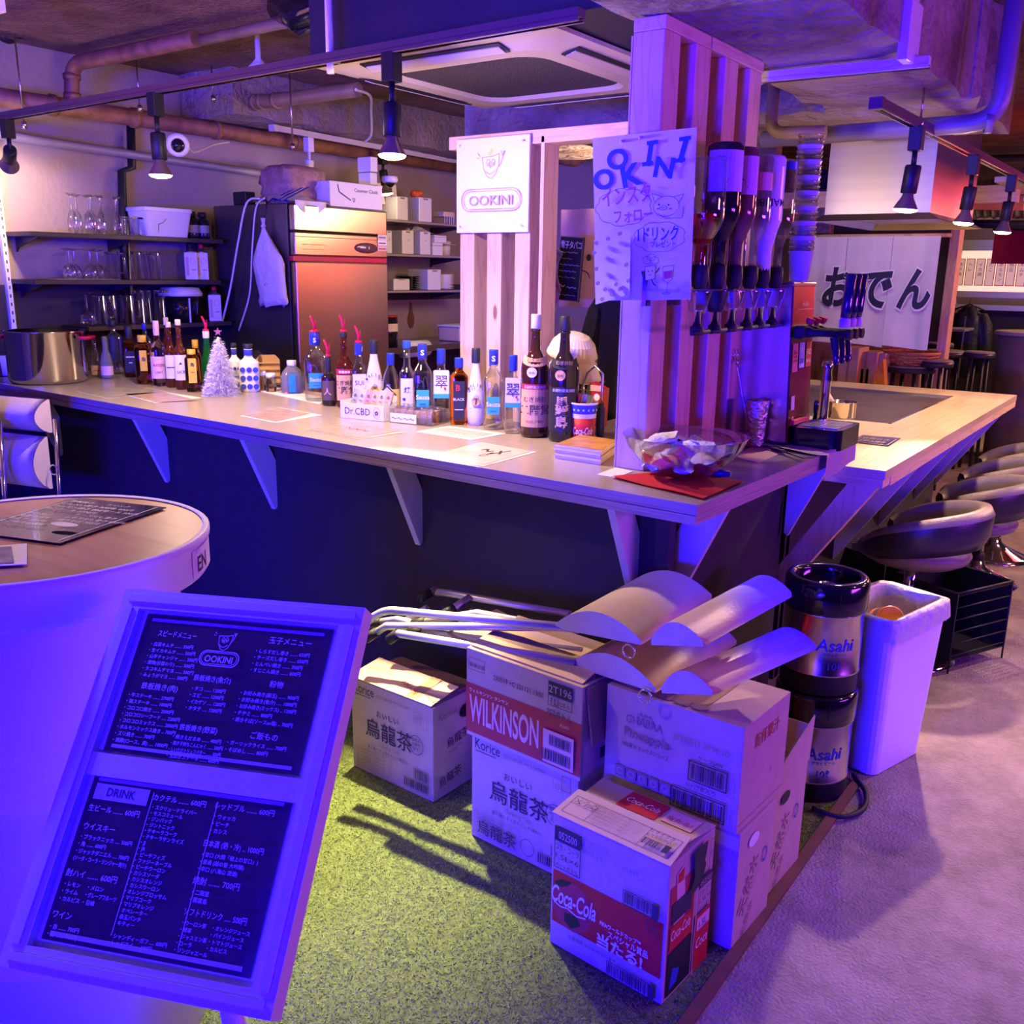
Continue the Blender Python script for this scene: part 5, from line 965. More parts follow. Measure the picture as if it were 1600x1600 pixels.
mat('sheet_pink',(.52,.36,.34),.3,var=.35,scale=22); mat('sheet_grey',(.48,.42,.38),.3,var=.5,scale=14); mat('sheet_pale',(.66,.56,.50),.35,var=.2,scale=12)
mg=lambda mm: (lambda P: P.rect(.03,.04,.97,.96,mm))
sheet('white bordered photo sheet on the counter before the yellow label bottles',((-3.735,2.326,0.970),(-3.385,2.254,0.970),(-3.383,2.471,0.970),(-3.658,2.487,0.970)),M('paper'),pr=mg(M('sheet_pink')))
sheet('pale picture sheet on the counter beside the steel pot',((-3.957,2.246,0.970),(-3.652,2.201,0.970),(-3.669,2.508,0.970),(-3.951,2.545,0.970)),M('sheet_pale'),pr=mg(M('sheet_grey')))
sheet('white bordered pink photo sheet on the counter under the tequila bottle',((-2.855,2.251,0.970),(-2.628,2.224,0.970),(-2.641,2.460,0.970),(-2.921,2.491,0.970)),M('paper'),pr=mg(M('sheet_pink')))
sheet('white strip with dark writing behind the water jug',((-3.377,2.775,0.970),(-2.868,2.663,0.970),(-3.000,2.816,0.970),(-3.533,2.931,0.970)),M('paper'),pr=lambda P: P.text('〆〜',.2,.3,.5,I,w=.2))
def pinkprint(P):
    P.rect(.03,.04,.97,.96,M('sheet_pink')); P.text('〜〜〜',.3,.45,.3,M('ink_red'),w=.4)
sheet('glossy pink leaflet on the counter in front of the card box',((-2.436,2.184,0.970),(-2.161,2.167,0.970),(-2.141,2.367,0.970),(-2.438,2.408,0.970)),M('sheet_pale'),pr=pinkprint)
sheet('striped place mat sheet on the counter in front of the jar tray',((-2.121,2.402,0.970),(-1.873,2.397,0.970),(-1.864,2.570,0.970),(-2.117,2.570,0.970)),M('paper'),pr=lambda P: [P.line([(.06,.2+.14*k),(.94,.2+.14*k)],.05,lab_p) for k in range(5)])
def food(P):
    P.rect(.03,.04,.97,.96,M('sheet_pale')); P.text('〜〆',.35,.5,.4,I,w=.4,bold=.02); P.text('○',.55,.35,.2,M('ink_red'),w=.1)
sheet('food picture sheet with dark brush writing before the shochu bottles',((-1.804,2.094,0.970),(-1.584,2.078,0.970),(-1.591,2.354,0.970),(-1.821,2.378,0.970)),M('paper'),pr=food)
for k in range(5):
    z_=CT+.001+.0085*k; q=[Vector(p) for p in (((-1.498,2.311,0.970)),((-1.338,2.307,0.970)),((-1.393,2.493,0.970)),((-1.530,2.504,0.970)))]; c_=(q[0]+q[2])/2; t=thing('magazine',('lowest','second','third','fourth','top')[k]+' magazine of the stack beside the pillar foot','magazine',(c_.x+.002*(k%3),c_.y-.002*(k%2),z_),0,'stack of magazines by the pillar')
    Q=[Vector((p.x-c_.x,p.y-c_.y,0)) for p in q]; MB().prism(Q,(0,0,.0075)).done('pages',M('paper'),t); MB().prism([p+Vector((0,0,.0075)) for p in Q],(0,0,.0006)).done('cover',mat('mag_orange',(.62,.30,.08),.35,var=.4,scale=20),t)
sheet('small white card pad at the pillar foot',((-1.278,2.185,0.970),(-1.216,2.182,0.970),(-1.220,2.289,0.970),(-1.285,2.303,0.970)),M('paper'),z=CT+.0006,name='card_pad')
q=[Vector(p) for p in (((-1.221,2.167,0.970)),((-0.921,2.090,0.970)),((-0.919,2.333,0.970)),((-1.126,2.377,0.970)))]; c_=(q[0]+q[2])/2
t=thing('red_towel','folded red towel under the glass bowl at the counter corner','towel',(c_.x,c_.y,CT+.0006)); rn=random.Random(9)
for k in range(2):
    Q=[Vector((p.x-c_.x,p.y-c_.y,0)) for p in q]; MB().grid(lambda u,v:(Q[0].lerp(Q[1],u).lerp(Q[3].lerp(Q[2],u),v)+Vector((0,0,.002+.0035*k+.0012*math.sin(9*u+5*v+k)))),14,10).done('fold',M('red_cloth'),t)
bx,by=-1.005,2.245; bx,by=((-1.062,2.257,0.970))[:2]; bx,by=bx-.012,by+.04
t=thing('glass_bowl','large clear glass bowl of wrapped wet tissues on the red towel','bowl',(bx,by,CT+.009)); BR=.165
pr=[(.055,0),(.085,.012),(.125,.045),(.152,.078),(BR,.108),(BR+.002,.110),(BR-.002,.110),(.148,.078),(.121,.047),(.083,.016),(.0,.006)]
MB().lathe(pr,44,cap=False).done('glass_wall',M('clear'),t)
mat('tissue_wrap',(.80,.77,.80),.4,bump=.6,bscale=40)
for k in range(22):
    a=k*2.4; rr_=(.03,.075,.10)[k%3]; z_=CT+.036+.010*(k//4)+(.018 if k%3==2 else 0); e=thing('wet_tissue','crinkled plastic wrapped wet tissue lying in the glass bowl','wet tissue',(bx+rr_*math.cos(a)*.8,by+rr_*math.sin(a)*.8,z_),0,'wet tissues in the bowl',(rn.uniform(-.5,.5),rn.uniform(-.5,.5),a))
    rs=[rn.uniform(-.006,.006) for _ in range(60)]
    MB().grid(lambda u,v:(-.055+.11*u,(-.030+.060*v)*(1-.3*abs(2*u-1)),.018*math.sin(math.pi*v)*math.sin(math.pi*min(1,max(0,u*1.2-.1)))+rs[int(u*9)*4+int(v*3)]*.8),9,4).done('wrapper',M('tissue_wrap'),e); MB().grid(lambda u,v:(-.05+.10*u,(-.026+.052*v),-.010*math.sin(math.pi*v)),5,3).done('wrapper_back',M('tissue_wrap'),e)
bx,by,h,r=(-1.109,2.890,0.146,0.0370,)
t=thing('cocktail_shaker','tall hammered steel shaker tin holding a bar spoon','shaker',(bx,by,CT+.004)); r2=r*.78
MB().lathe([(r2*.95,0),(r2,.003),(r,h-.003),(r*1.03,h),(r*.98,h),(r*.95,h*.9),(r2*.9,.006),(0,.006)],30,cap=False).done('tin',mat('hammered',(.70,.62,.60),.22,1,bump=.6,bscale=70),t)
e=thing('bar_spoon','twisted steel bar spoon with a fork end standing in the shaker','bar spoon',(bx-.012,by,CT+.012)); d=Vector((-1.196,2.880,1.277))-Vector(e.location); n=d.normalized(); P_=[d*(i/20) for i in range(18)]
MB().tube(P_,.0024,6).done('shaft',M('chrome'),e); u_=Vector((1,0,0))
MB().tube([d*.83,d*.88],[.003,.009],8).done('fork_root',M('chrome'),e)
for s in (-1,0,1): MB().tube([d*.88+u_*.007*s,d+u_*.010*s],[.0022,.0015],6).done('tine',M('chrome'),e)
q=[Vector(p) for p in (((-1.084,2.684,0.970)),((-0.993,2.631,0.970)),((-1.002,2.906,0.970)),((-1.124,2.938,0.970)))]; sheet('pink napkin under the steel shaker tin',q,lab_p,name='napkin')
bx,by=((-0.970,2.806,0.970))[:2]; t=thing('bar_knife','small serrated knife with black handle lying on the counter','knife',(bx,by,CT+.003),math.radians(-38)); MB().box((-.09,-.008,0),(-.02,.008,.010),.003).done('handle',M('rubber'),t); MB().prism([(-.02,-.006,.004),(.09,-.006,.004),(.10,.002,.004),(-.02,.006,.004)],(0,0,.0012)).done('blade',M('chrome'),t)
t=thing('ladle_handle','dark blue spoon handle lying behind the glass bowl','spoon',(-0.999,2.369,0.974),.0); MB().lathe([(.004,-.06),(.011,-.04),(.012,.0),(.007,.03)],12,axis=(1,.1,0),sx=1).done('handle',M('navy'),t); t.location.z=CT+.0125
# grey bar cloth hanging over the side edge
t=thing('bar_cloth','folded lilac grey bar cloth hanging over the counter edge','cloth',(-.90,3.03,CT+.001)); mat('cloth_grey',(.50,.40,.44),.9,bump=.4,bscale=220)
def cf(u,v):
    y_=-.16+.30*v; s=.34*u; w_=.004*math.sin(9*v+4*u)
    if s<.26: return (-.245+s,y_+.02*math.sin(6*u),.003+abs(w_))
    return (.030+w_*.6,y_+.01*u,.003-(s-.26)*1.0+.02*v*(1 if v<.3 else 1))
MB().grid(cf,26,14).done('fabric',M('cloth_grey'),t)
# steel pot, cups
bx,by,h,r=(-4.404,2.375,0.236,0.1718,)
t=thing('steel_pot','large shiny steel stock pot with two handles on the counter end','pot',(bx,by,CT+.0005)); 
MB().lathe([(r*.90,0),(r*.97,.006),(r,.02),(r,h*.95),(r*1.05,h),(r*1.05,h+.004),(r*.98,h+.002),(r*.97,.02),(0,.012)],48,cap=False).done('pot_wall',mat('pot_steel',(.72,.66,.62),.10,1),t)
for s in (-1,1):
    a=math.radians(38 if s>0 else 218); c_,s_=math.cos(a)*r,math.sin(a)*r; tx,ty=-math.sin(a)*.05,math.cos(a)*.05
    MB().tube([(c_+tx,s_+ty,h*.88),(c_*1.22+tx*.9,s_*1.22+ty*.9,h*.88),(c_*1.22-tx*.9,s_*1.22-ty*.9,h*.88),(c_-tx,s_-ty,h*.88)],.008,8).done('handle',M('red_plastic'),t)
bx,by,h,r=(-4.766,2.349,0.103,0.0348,); t=thing('white_cup','white cup at the far end of the counter behind the steel pot','cup',(bx,by,CT+.0005)); MB().lathe([(r*.8,0),(r*.85,.003),(r,h),(r*.94,h),(r*.8,.006),(0,.006)],22,cap=False).done('cup_wall',M('white'),t); MB().lathe([(r*1.0,-.0),(r*1.05,.004),(.0,.004)],20).done('coaster',M('black'),t)

# ---------------------------------------------------------------- glass shelves on the left wall
SXF=-4.5; SXW=-4.745
def shelf(label,ya,yb,z,m,th=.022,xf=SXF,n=3):
    t=thing('wall_shelf',label,'shelf',(xf,ya,z-th)); MB().box((SXW-xf,0,0),(0,yb-ya,th),.002).done('board',m,t)
    for k in range(n):
        y=.06+(yb-ya-.12)*k/(n-1); MB().prism([(SXW-xf,y-.006,-.07),(SXW-xf,y-.006,0),(-.03,y-.006,0),(-.06,y-.006,-.010),(SXW-xf+.02,y-.006,-.05)],(0,.008,0)).done('bracket',M('shelf_dark'),t)
    return t
mat('shelf_dark',(.05,.035,.035),.4); mat('shelf_grey',(.34,.28,.26),.4)
ZS=(1.660,1.440,1.212)
for z,lb_,ya,yb in ((ZS[0],'dark upper wall shelf holding the upturned flute glasses',2.41,3.50),(ZS[1],'dark middle wall shelf holding the upturned wine glasses',2.41,3.47),(ZS[2],'dark lower wall shelf holding the beer mugs',2.655,3.53)):
    shelf(lb_,ya,yb,z-.002,M('shelf_dark'))
t=thing('shelf_standard','perforated white shelf upright at the end of the glass shelves','shelf upright',(-4.735,2.40,1.2)); MB().box((-.01,-.012,0),(.012,.012,1.0)).done('channel',M('white_plastic'),t)
for k in range(24): MB().box((.0121,-.003,.03+.04*k),(.0130,.003,.046+.04*k)).done('slot',M('black'),t)
t=thing('shelf_standard','perforated white shelf upright right of the flute glasses','shelf upright',(-4.735,3.05,1.2)); MB().box((-.01,-.012,0),(.012,.012,.75)).done('channel',M('white_plastic'),t)
def flip_glass(kind,label,group,y,z,h,r,x):
    """upturned glasses: rim on the shelf"""
    t=thing(kind,label,'glass',(x,y,z+.0008),0,group); m=M('clear')
    if kind=='flute_glass': pr=[(r*.80,0),(r,h*.12),(r,h*.30),(r*.75,h*.48),(r*.3,h*.58),(.005,h*.62),(.0045,h*.95)]; b=MB().lathe(pr,14,cap=False).done('bowl',m,t); MB().lathe([(.006,h*.93),(r*1.0,h*.985),(r*1.0,h)],16).done('foot',m,t)
    elif kind=='wine_glass': pr=[(r*.82,0),(r,h*.10),(r,h*.28),(r*.7,h*.42),(r*.2,h*.50),(.006,h*.55),(.005,h*.94)]; MB().lathe(pr,16,cap=False).done('bowl',m,t); MB().lathe([(.006,h*.93),(r*1.05,h*.985),(r*1.05,h)],16).done('foot',m,t)
    else:
        MB().lathe([(r*1.02,0),(r*.96,.004),(r*.86,h*.96),(r*.82,h),(0,h)],16,cap=False).done('wall',m,t); MB().lathe([(r*.80,h*.90),(r*.84,h*.985)],16).done('base',M('g_clear'),t)
        if kind=='beer_mug': MB().tube([(0,r*.95,h*.22),(0,r*1.75,h*.25),(0,r*1.85,h*.5),(0,r*1.75,h*.78),(0,r*.9,h*.82)],.006,8).done('handle',m,t)
    return t
def put(kind,label,group,items,x):
    for k,a in enumerate(items): y,z,h,r=a; flip_glass(kind,label,group,y,z,h,r,x+(-.05 if k%2 else 0))
Z0,Z1,Z2=ZS
put('flute_glass','upturned clear champagne flute on the dark upper shelf','champagne flutes on the upper shelf',[(y,Z0,.185,.024) for y in (2.66,2.715,2.76,2.775,2.81,2.845,2.90)],-4.56)
put('tumbler','slim clear tumbler on the upper shelf between flutes and white bin','tumblers on the upper shelf',[(y,Z0,.092,.024) for y in (2.95,2.995,3.04)],-4.56)
put('wine_glass','upturned clear wine glass on the dark middle shelf','wine glasses on the middle shelf',[(y,Z1,.145,.034) for y in (2.62,2.675,2.73,2.80)],-4.56)
put('beer_mug','clear glass beer mug with handle on the middle shelf','beer mugs on the middle shelf',[(y,Z1,.135,.040) for y in (2.855,2.93)],-4.57)
put('tall_glass','tall clear highball glass on the middle shelf','tall glasses on the middle shelf',[(y,Z1,.140,.033) for y in (2.99,3.06,3.10)],-4.56)
put('wine_glass','single small upturned wine glass at the end of the lower shelf','',[(2.69,Z2,.165,.036)],-4.56)
put('beer_mug','clear glass beer mug with handle on the lower shelf','beer mugs on the lower shelf',[(y,Z2,.15,.042) for y in (2.765,2.855,2.92)],-4.57)
put('tall_glass','tall clear highball glass on the lower shelf','tall glasses on the lower shelf',[(y,Z2,.175,.034) for y in (2.985,3.06,3.11)],-4.56)
t=thing('plate','flat white tray under the upturned wine glasses','tray',(-4.575,2.72,Z1)); MB().box((-.09,-.20,-.0005),(.05,.15,.0003)).done('tray',M('white_plastic'),t)
t=thing('storage_bin','white plastic bin with a line drawn horse like sketch on the upper shelf','bin',(-4.59,3.17,Z0)); m=MB(); loft(m,[bin_ring(.15,.24,0,.02),bin_ring(.18,.28,.125,.02),bin_ring(.19,.29,.127,.02),bin_ring(.19,.29,.145,.02)],False,True,True); m.done('body',M('white_plastic'),t)
P=Print((.088,-.1,.0),(0,1,0),(.06,0,1),(1,0,0)); P.h=.006; P.line([(.02,.02),(.02,.06),(.05,.07),(.07,.09)],.003,ink); P.done('print',t)
for k,y in enumerate((3.36,3.43)):
    t=thing('black_canister',('black','second black')[k]+' screw top canister at the end of the upper shelf','canister',(-4.58,y,Z0)); MB().lathe([(.034,0),(.036,.01),(.036,.09),(.020,.115)],18).done('body',M('black_gloss'),t); MB().lathe([(.020,.115),(.022,.118),(.022,.14)],14).done('lid',M('rubber'),t); MB().lathe([(.0365,.03),(.0365,.07)],18,cap=False).done('paper_label',mat('label_grey',(.30,.28,.30),.5),t)
def gas(label,y,z,c):
    t=thing('gas_canister',label,'canister',(-4.57,y,z),math.radians(55)); MB().box((-.034,-.034,0),(.034,.034,.145),.004).done('carton_body',M('white'),t); MB().lathe([(.036,.145),(.030,.152),(.016,.16),(.016,.168)],14).done('collar',M('galv'),t); MB().lathe([(.014,.165),(.014,.19)],12).done('cap',c,t)
    P=Print((-.034,-.0345,0),(1,0,0),(0,0,1),(0,-1,0)); P.rect(.008,.02,.022,.12,M('print_pink')); P.text('▬▬',.048,.05,.012,M('ink_red'),'c'); P.ring(.045,.10,.014,.016,.003,M('print_pink')); P.done('print',t)
gas('white gas carton with red cap on the middle shelf nearest the edge',3.40,Z1,M('red_plastic')); gas('white gas carton with dark cap left of the red capped one',3.33,Z1,M('black')); gas('white and pink gas can with red cap at the end of the lower shelf',3.47,Z2,M('red_plastic'))
t=thing('ice_bin','black ice bin with white domed lid on the lower shelf','bin',(-4.6,3.27,Z2)); MB().lathe([(.075,0),(.085,.14)],22,sq=3).done('body',M('black_gloss'),t); MB().lathe([(.105,.14),(.107,.155),(.09,.185),(0,.19)],22,sq=3).done('lid',M('white_plastic'),t); MB().box((.084,-.012,.0),(.09,-.004,.13)).done('strap',M('white_plastic'),t)
# ---------------------------------------------------------------- refrigerator
mat('fridge_steel',(.62,.52,.38),.26,1,var=.12,scale=2.5,stretch=(.3,.3,3)); mat('fridge_side',(.20,.17,.18),.35,.8,var=.3,scale=2)
FX,FY0,FY1,FH=-4.0,3.57,4.298,1.845
t=thing('refrigerator','tall brushed steel refrigerator with red seam glow behind the bottles','refrigerator',(FX,FY0,0)); w=FY1-FY0
MB().box((-.66,0,.08),(-.045,w,FH),.006).done('cabinet',M('fridge_side'),t)
def door(name,z0,z1):
    return MB().box((-.040,.004,z0),(0,w-.004,z1),.008).done(name,M('fridge_steel'),t)
door('lower_door',.10,1.545); door('control_panel',1.575,1.70); d_=door('upper_panel',1.703,FH-.005)
MB().box((-.05,.0,1.547),(-.012,w,1.573)).done('red_seam',mat('seam_red',(.55,.02,.06),.3),t)
MB().box((-.046,.0,.1),(-.0405,w,FH),.0).done('gasket',M('rubber'),t)
P=Print((0,.004,1.575),(0,1,0),(0,0,1),(1,0,0)); P.line([(.0,.10),(.72,.10)],.004,mat('seam_dark',(.20,.12,.08),.4)); P.text('━━ ━━━━━ ▭',.05,.052,.022,M('ink_red'),w=.18); P.text('━━━━━━━━━',.05,.030,.014,M('ink_red'),w=.16)
for k in range(3): P.rect(.635,.04+.032*k,.712,.070+.032*k,(M('label_pink'),M('print_white'),lab_c)[k]); P.text('▬▬▬',.673,.048+.032*k,.02,(M('ink_red'),ink,bi)[k],'c',w=.06)
P.done('stickers',t)
m=MB().ball((.0,.545,1.628),1,18,10,(.014,.098,.030)); m.done('display_oval',mat('oval_brown',(.14,.06,.05),.2),t); P=Print((.0145,.45,1.6),(0,1,0),(0,0,1),(1,0,0)); P.rect(.03,.026,.075,.034,PW); P.rect(.10,.022,.106,.038,PW); P.done('display_print',t)
t=thing('paper_bundle','crinkled pink wrapped parcel under the white spot lamp on the refrigerator','parcel',(-4.25,3.80,FH+.002)); rn=random.Random(4)
m=MB(); loft(m,[[(x+rn.uniform(-.012,.012),y+rn.uniform(-.012,.012),z) for x,y,z in bin_ring(a,b,z,.05)] for a,b,z in ((.20,.25,0),(.24,.29,.06),(.22,.27,.10),(.25,.31,.115),(.24,.30,.18),(.18,.23,.21))],True,True,True); m.done('wrapping',mat('wrap_pink',(.50,.28,.26),.35,var=.4,scale=18,bump=.6),t)
t=thing('striped_bag','white plastic bag with blue stripes draped over the refrigerator corner','bag',(-4.05,3.62,FH+.003)); mat('bag_white',(.70,.64,.68),.4,bump=.5,bscale=20); m=MB()
rs=[rn.uniform(0,.022) for _ in range(300)]
m.use(M('bag_white')).grid(lambda u,v:(-.30+.345*u,-.06+.30*v,.004+.045*math.sin(math.pi*min(1,u*1.15))*math.sin(math.pi*v)+rs[int(u*9)*10+int(v*8)]*(u<.95)),10,9); m.grid(lambda u,v:(.048+.006*math.sin(9*u),-.03+.22*u,.012-v*.085*(1-abs(1.6*u-.8)**1.3)),10,5)
m.use(M('blue_ink'))
for k in range(3): m.prism([(-.10+.05*k,-.064,.012),(-.075+.05*k,-.064,.012),(-.075+.05*k,.10,.085),(-.10+.05*k,.10,.085)],(0,0,.002))
m.done('bag_sheet',None,t)
t=thing('cloth_box','white Counter Cloth carton on top of the refrigerator','box',(-4.13,4.08,FH+.002)); MB().box((-.12,-.21,0),(.10,.21,.135),.003).done('body',M('white'),t); P=Print((.10,-.21,0),(0,1,0),(0,0,1),(1,0,0)); P.text('Counter Cloth',.19,.088,.028,ink,w=.19); P.line([(.06,.12),(.07,.08),(.16,.04)],.006,ink); P.text('▽',.17,.03,.03,ink); P.done('lettering',t); P=Print((-.12,-.21,0),(1,0,0),(0,0,1),(0,-1,0)); P.text('Cloth',.03,.09,.028,ink); P.done('lettering',t)
t=thing('black_case','small black case behind the parcel on the refrigerator','case',(-4.45,3.62,FH+.002)); MB().box((-.06,-.03,0),(.05,.04,.07),.006).done('case',M('black'),t)
t=thing('hanging_bag','knotted white plastic bag hanging on the refrigerator side','bag',(-4.191,3.530,1.718)); m=MB(); rn=random.Random(8); mat('bag_cream',(.72,.64,.60),.45,bump=.7,bscale=14)
rows=[(.012,0),(.02,-.02),(.06,-.09),(.105,-.15),(.12,-.19),(.105,-.27),(.10,-.36),(.105,-.405)]
rr2=[[(hw*math.cos(a)*(1+rn.uniform(-.12,.12))+(.012*(-z)/.1),.035*math.sin(a)*min(1,hw/.06)*(1+rn.uniform(-.2,.2))-.0,z+(rn.uniform(-.02,.02) if z<-.35 else 0)) for a in [2*math.pi*k/18 for k in range(18)]] for hw,z in rows]
loft(m,rr2,True,False,True); m.done('bag_body',M('bag_cream'),t); MB().lathe([(.010,.0),(.016,.008),(.008,.02),(.014,.05)],10).done('knot',M('bag_cream'),t); MB().tube([(0,0,.03),(.008,.02,.10),(-.004,.03,.16)],.003,6).done('string',M('black'),t); P=Print((-.02,-.048,-.36),(1,0,0),(0,0,1),(0,-1,0)); P.text('ت',.06,.06,.03,ink); P.done('print',t)
t=thing('leather_strap','brown looped strap hanging low in front of the refrigerator','strap',(-3.960,3.541,0.895)); MB().tube([(0,0,-.1),(0,.01,.05),(0,.04,.10),(0,.075,.05),(0,.085,-.1)],.012,8).done('loop',mat('tan_leather',(.22,.12,.06),.4),t)
t=thing('dark_cloth','heap of dark cloth behind the dotted sake bottles','cloth',(-3.916,3.200,0.940)); m=MB(); rn=random.Random(3); m.grid(lambda u,v:(-.24+.48*u,-.1+.2*v,-.15+.30*math.sin(math.pi*u)**.8*math.sin(math.pi*v)**.6+.02*math.sin(17*u+9*v)),16,8); m.done('heap',mat('cloth_black',(.03,.025,.02),.8),t)
# back shelf behind the counter under the lower glass shelf: low work top with steel front
t=thing('work_table','steel work table along the kitchen wall behind the counter','table',(-4.40,2.45,0)); MB().box((-.33,0,.80),(.02,1.10,.84),.003).done('worktop',M('steel'),t); MB().box((-.33,0,.15),(.0,1.10,.18)).done('under_shelf',M('steel'),t)
for y in (.04,1.06):
    for x in (-.30,-.02): MB().box((x-.018,y-.018,0),(x+.018,y+.018,.8)).done('leg',M('steel'),t)
# ---------------------------------------------------------------- right hand wall shelves
YA,YB=4.40,5.62; XR=-4.40
for z,lb_ in ((1.828,'upper grey wall shelf right of the refrigerator with white bins'),(1.612,'middle grey wall shelf right of the refrigerator'),(1.375,'lower grey wall shelf right of the refrigerator with plates')):
    shelf(lb_,YA,YB,z,M('shelf_grey'),.014,XR,2)
t=thing('shelf_standard','blue lit steel shelf upright right of the refrigerator','shelf upright',(-4.735,4.86,.9)); MB().box((-.01,-.012,0),(.012,.012,1.2)).done('channel',M('white_plastic'),t)
def white_bin(label,a,group=None,mm='white_plastic',mark=None):
    y,z,h,r=a; t=thing('storage_bin',label,'bin',(XR-.10,y,z+.001)); MB().box((-.10,-r,0),(.09,r,h),.006).done('body',M(mm),t); MB().box((.09,-r*.35,h*.9),(.0925,r*.35,h*.96)).done('grip_slot',M('card_dark'),t)
    if mark: P=Print((.0905,-r,0),(0,1,0),(0,0,1),(1,0,0)); P.text(mark,r,h*.55,.03,ink,'c'); P.done('mark',t)
    return t
for lb_,a,mk in (('white storage bin on the upper kitchen shelf beside the dome camera',(4.886,1.830,0.149,0.0551,),None),('white storage bin on the upper kitchen shelf under the orange flower',(5.119,1.829,0.158,0.0655,),None),
    ('narrow white storage bin at the start of the middle kitchen shelf',(4.751,1.614,0.145,0.0294,),'1'),('white storage bin with a scribbled mark on the middle kitchen shelf',(4.939,1.610,0.153,0.0560,),'♪'),('white storage bin under the plastic wrap on the middle kitchen shelf',(5.117,1.610,0.152,0.0528,),'~')):
    y,z,h,r=a; white_bin(lb_,(y,1.829 if z>1.75 else 1.613,h,r),None,'white_plastic',mk)
for k,(y,zz,hh_,rr_,lb_) in enumerate(((5.27,1.613,.085,.055,'small lidded cream box on the middle kitchen shelf'),(5.30,1.699,.05,.065,'flat cream box stacked on the small lidded box'),(5.42,1.613,.10,.05,'round cream tub at the end of the middle kitchen shelf'))):
    t=thing('cream_box',lb_,'box',(XR-.10,y,zz)); (MB().box((-.07,-rr_,0),(.07,rr_,hh_),.004) if k<2 else MB().lathe([(rr_*.9,0),(rr_,hh_)],18)).done('body',lab_c if k==2 else M('paper'),t); MB().box((-.072,-rr_-.002,hh_*.75),(.072,rr_+.002,hh_*.8)).done('lid_line',M('card'),t)
t=thing('red_carton','red and white snack carton standing left on the upper kitchen shelf','carton',(XR-.09,4.53,1.829)); MB().box((-.04,-.04,0),(.04,.05,.16),.002).done('body',M('red_paint'),t); P=Print((.0405,-.04,0),(0,1,0),(0,0,1),(1,0,0)); P.rect(.006,.01,.084,.07,PW); P.rect(.02,.02,.03,.06,ink); P.text('▮▯',.045,.03,.03,M('ink_red')); P.done('print',t)
for k in range(3):
    t=thing('folder',('white','lilac','printed')[k]+' folder standing in the white bin on the upper shelf','folder',(XR-.12,4.80+.06*k,1.955)); MB().prism([(0,-.03,0),(0,.03,0),(.0,.055-.02*k,.13),(.0,-.045-.01*k,.13)],(.01,0,0)).done('cover',M('print_white') if k!=1 else mat('lilac',(.42,.36,.62),.6),t); t.location.z=1.829+.10
t=thing('orange_flower','orange artificial flower among jars on the upper kitchen shelf','flower',(XR-.1,5.13,1.829+.118)); m=MB(); rn=random.Random(6)
for k in range(9): a=k*.7; m.ball((.02*math.cos(a),.03*math.sin(a),.055+.02*rn.random()),.022,8,5)
m.done('petals',mat('petal_orange',(.75,.14,.03),.6),t); MB().lathe([(.03,0),(.03,.04)],12).done('pot',lab_c,t)
t=thing('green_leaves','green leafy sprig beside the orange flower','plant',(XR-.1,5.22,1.829+.118)); m=MB()
for k in range(10): a=k*.63; m.prism([(0,0,0),(.012,.008,.03),(.05*math.cos(a),.05*math.sin(a),.05)],(0,.002,.001))
m.done('leaves',mat('leaf',(.20,.22,.06),.6),t)
t=thing('plastic_wrap','crumpled clear plastic wrap on the bins of the middle shelf','plastic wrap',(XR-.12,5.13,1.613+.142)); rn=random.Random(12); m=MB(); rs=[rn.uniform(.3,1) for _ in range(400)]; m.grid(lambda u,v:(-.08+.16*v,-.11+.25*u,.055*rs[int(u*10)*9+int(v*6)]*math.sin(math.pi*u)*math.sin(math.pi*(.1+.8*v))),10,6,False); m.done('sheet',M('bag'),t)
t=thing('small_basket','cream wire basket of packets at the end of the upper kitchen shelf','basket',(XR-.10,5.42,1.829)); MB().box((-.05,-.06,.05),(.05,.06,.085),.004).done('rim_packet',lab_c,t)
for k in range(5): MB().tube([(.05,-.05+.025*k,0),(.05,-.05+.025*k,.06)],.003,5).done('wire',M('white_plastic'),t)
for k in range(10):
    t=thing('plate','white dinner plate in the stack on the lower kitchen shelf','plate',(XR-.10,5.40,1.376+.0105*k),0,'white plates stacked on the lower kitchen shelf'); MB().lathe([(.045,0),(.05,.002),(.085,.012),(.087,.014),(.05,.006),(0,.005)],20).done('dish',M('white'),t)
for k in range(8):
    t=thing('plate','black plate in the stack on the lower kitchen shelf','plate',(XR-.10,5.03,1.376+.0115*k),0,'black plates stacked on the lower kitchen shelf'); MB().lathe([(.045,0),(.05,.002),(.083,.010),(.085,.013),(.05,.006),(0,.005)],20).done('dish',M('black_gloss'),t)
white_bin('white bin between the black and white plate stacks',(5.21,1.376,.14,.07)); white_bin('low white tray left of the black plates',(4.87,1.376,.075,.08))
t=thing('spoon_rest','grey mesh strainer leaning at the start of the lower kitchen shelf','strainer',(XR-.02,4.63,1.46),0,None,(.2,1.2,0)); MB().lathe([(0,-.05),(.05,-.035),(.085,0),(.088,.004)],20,cap=False).done('mesh',mat('mesh',(.40,.36,.36),.4,.7),t)
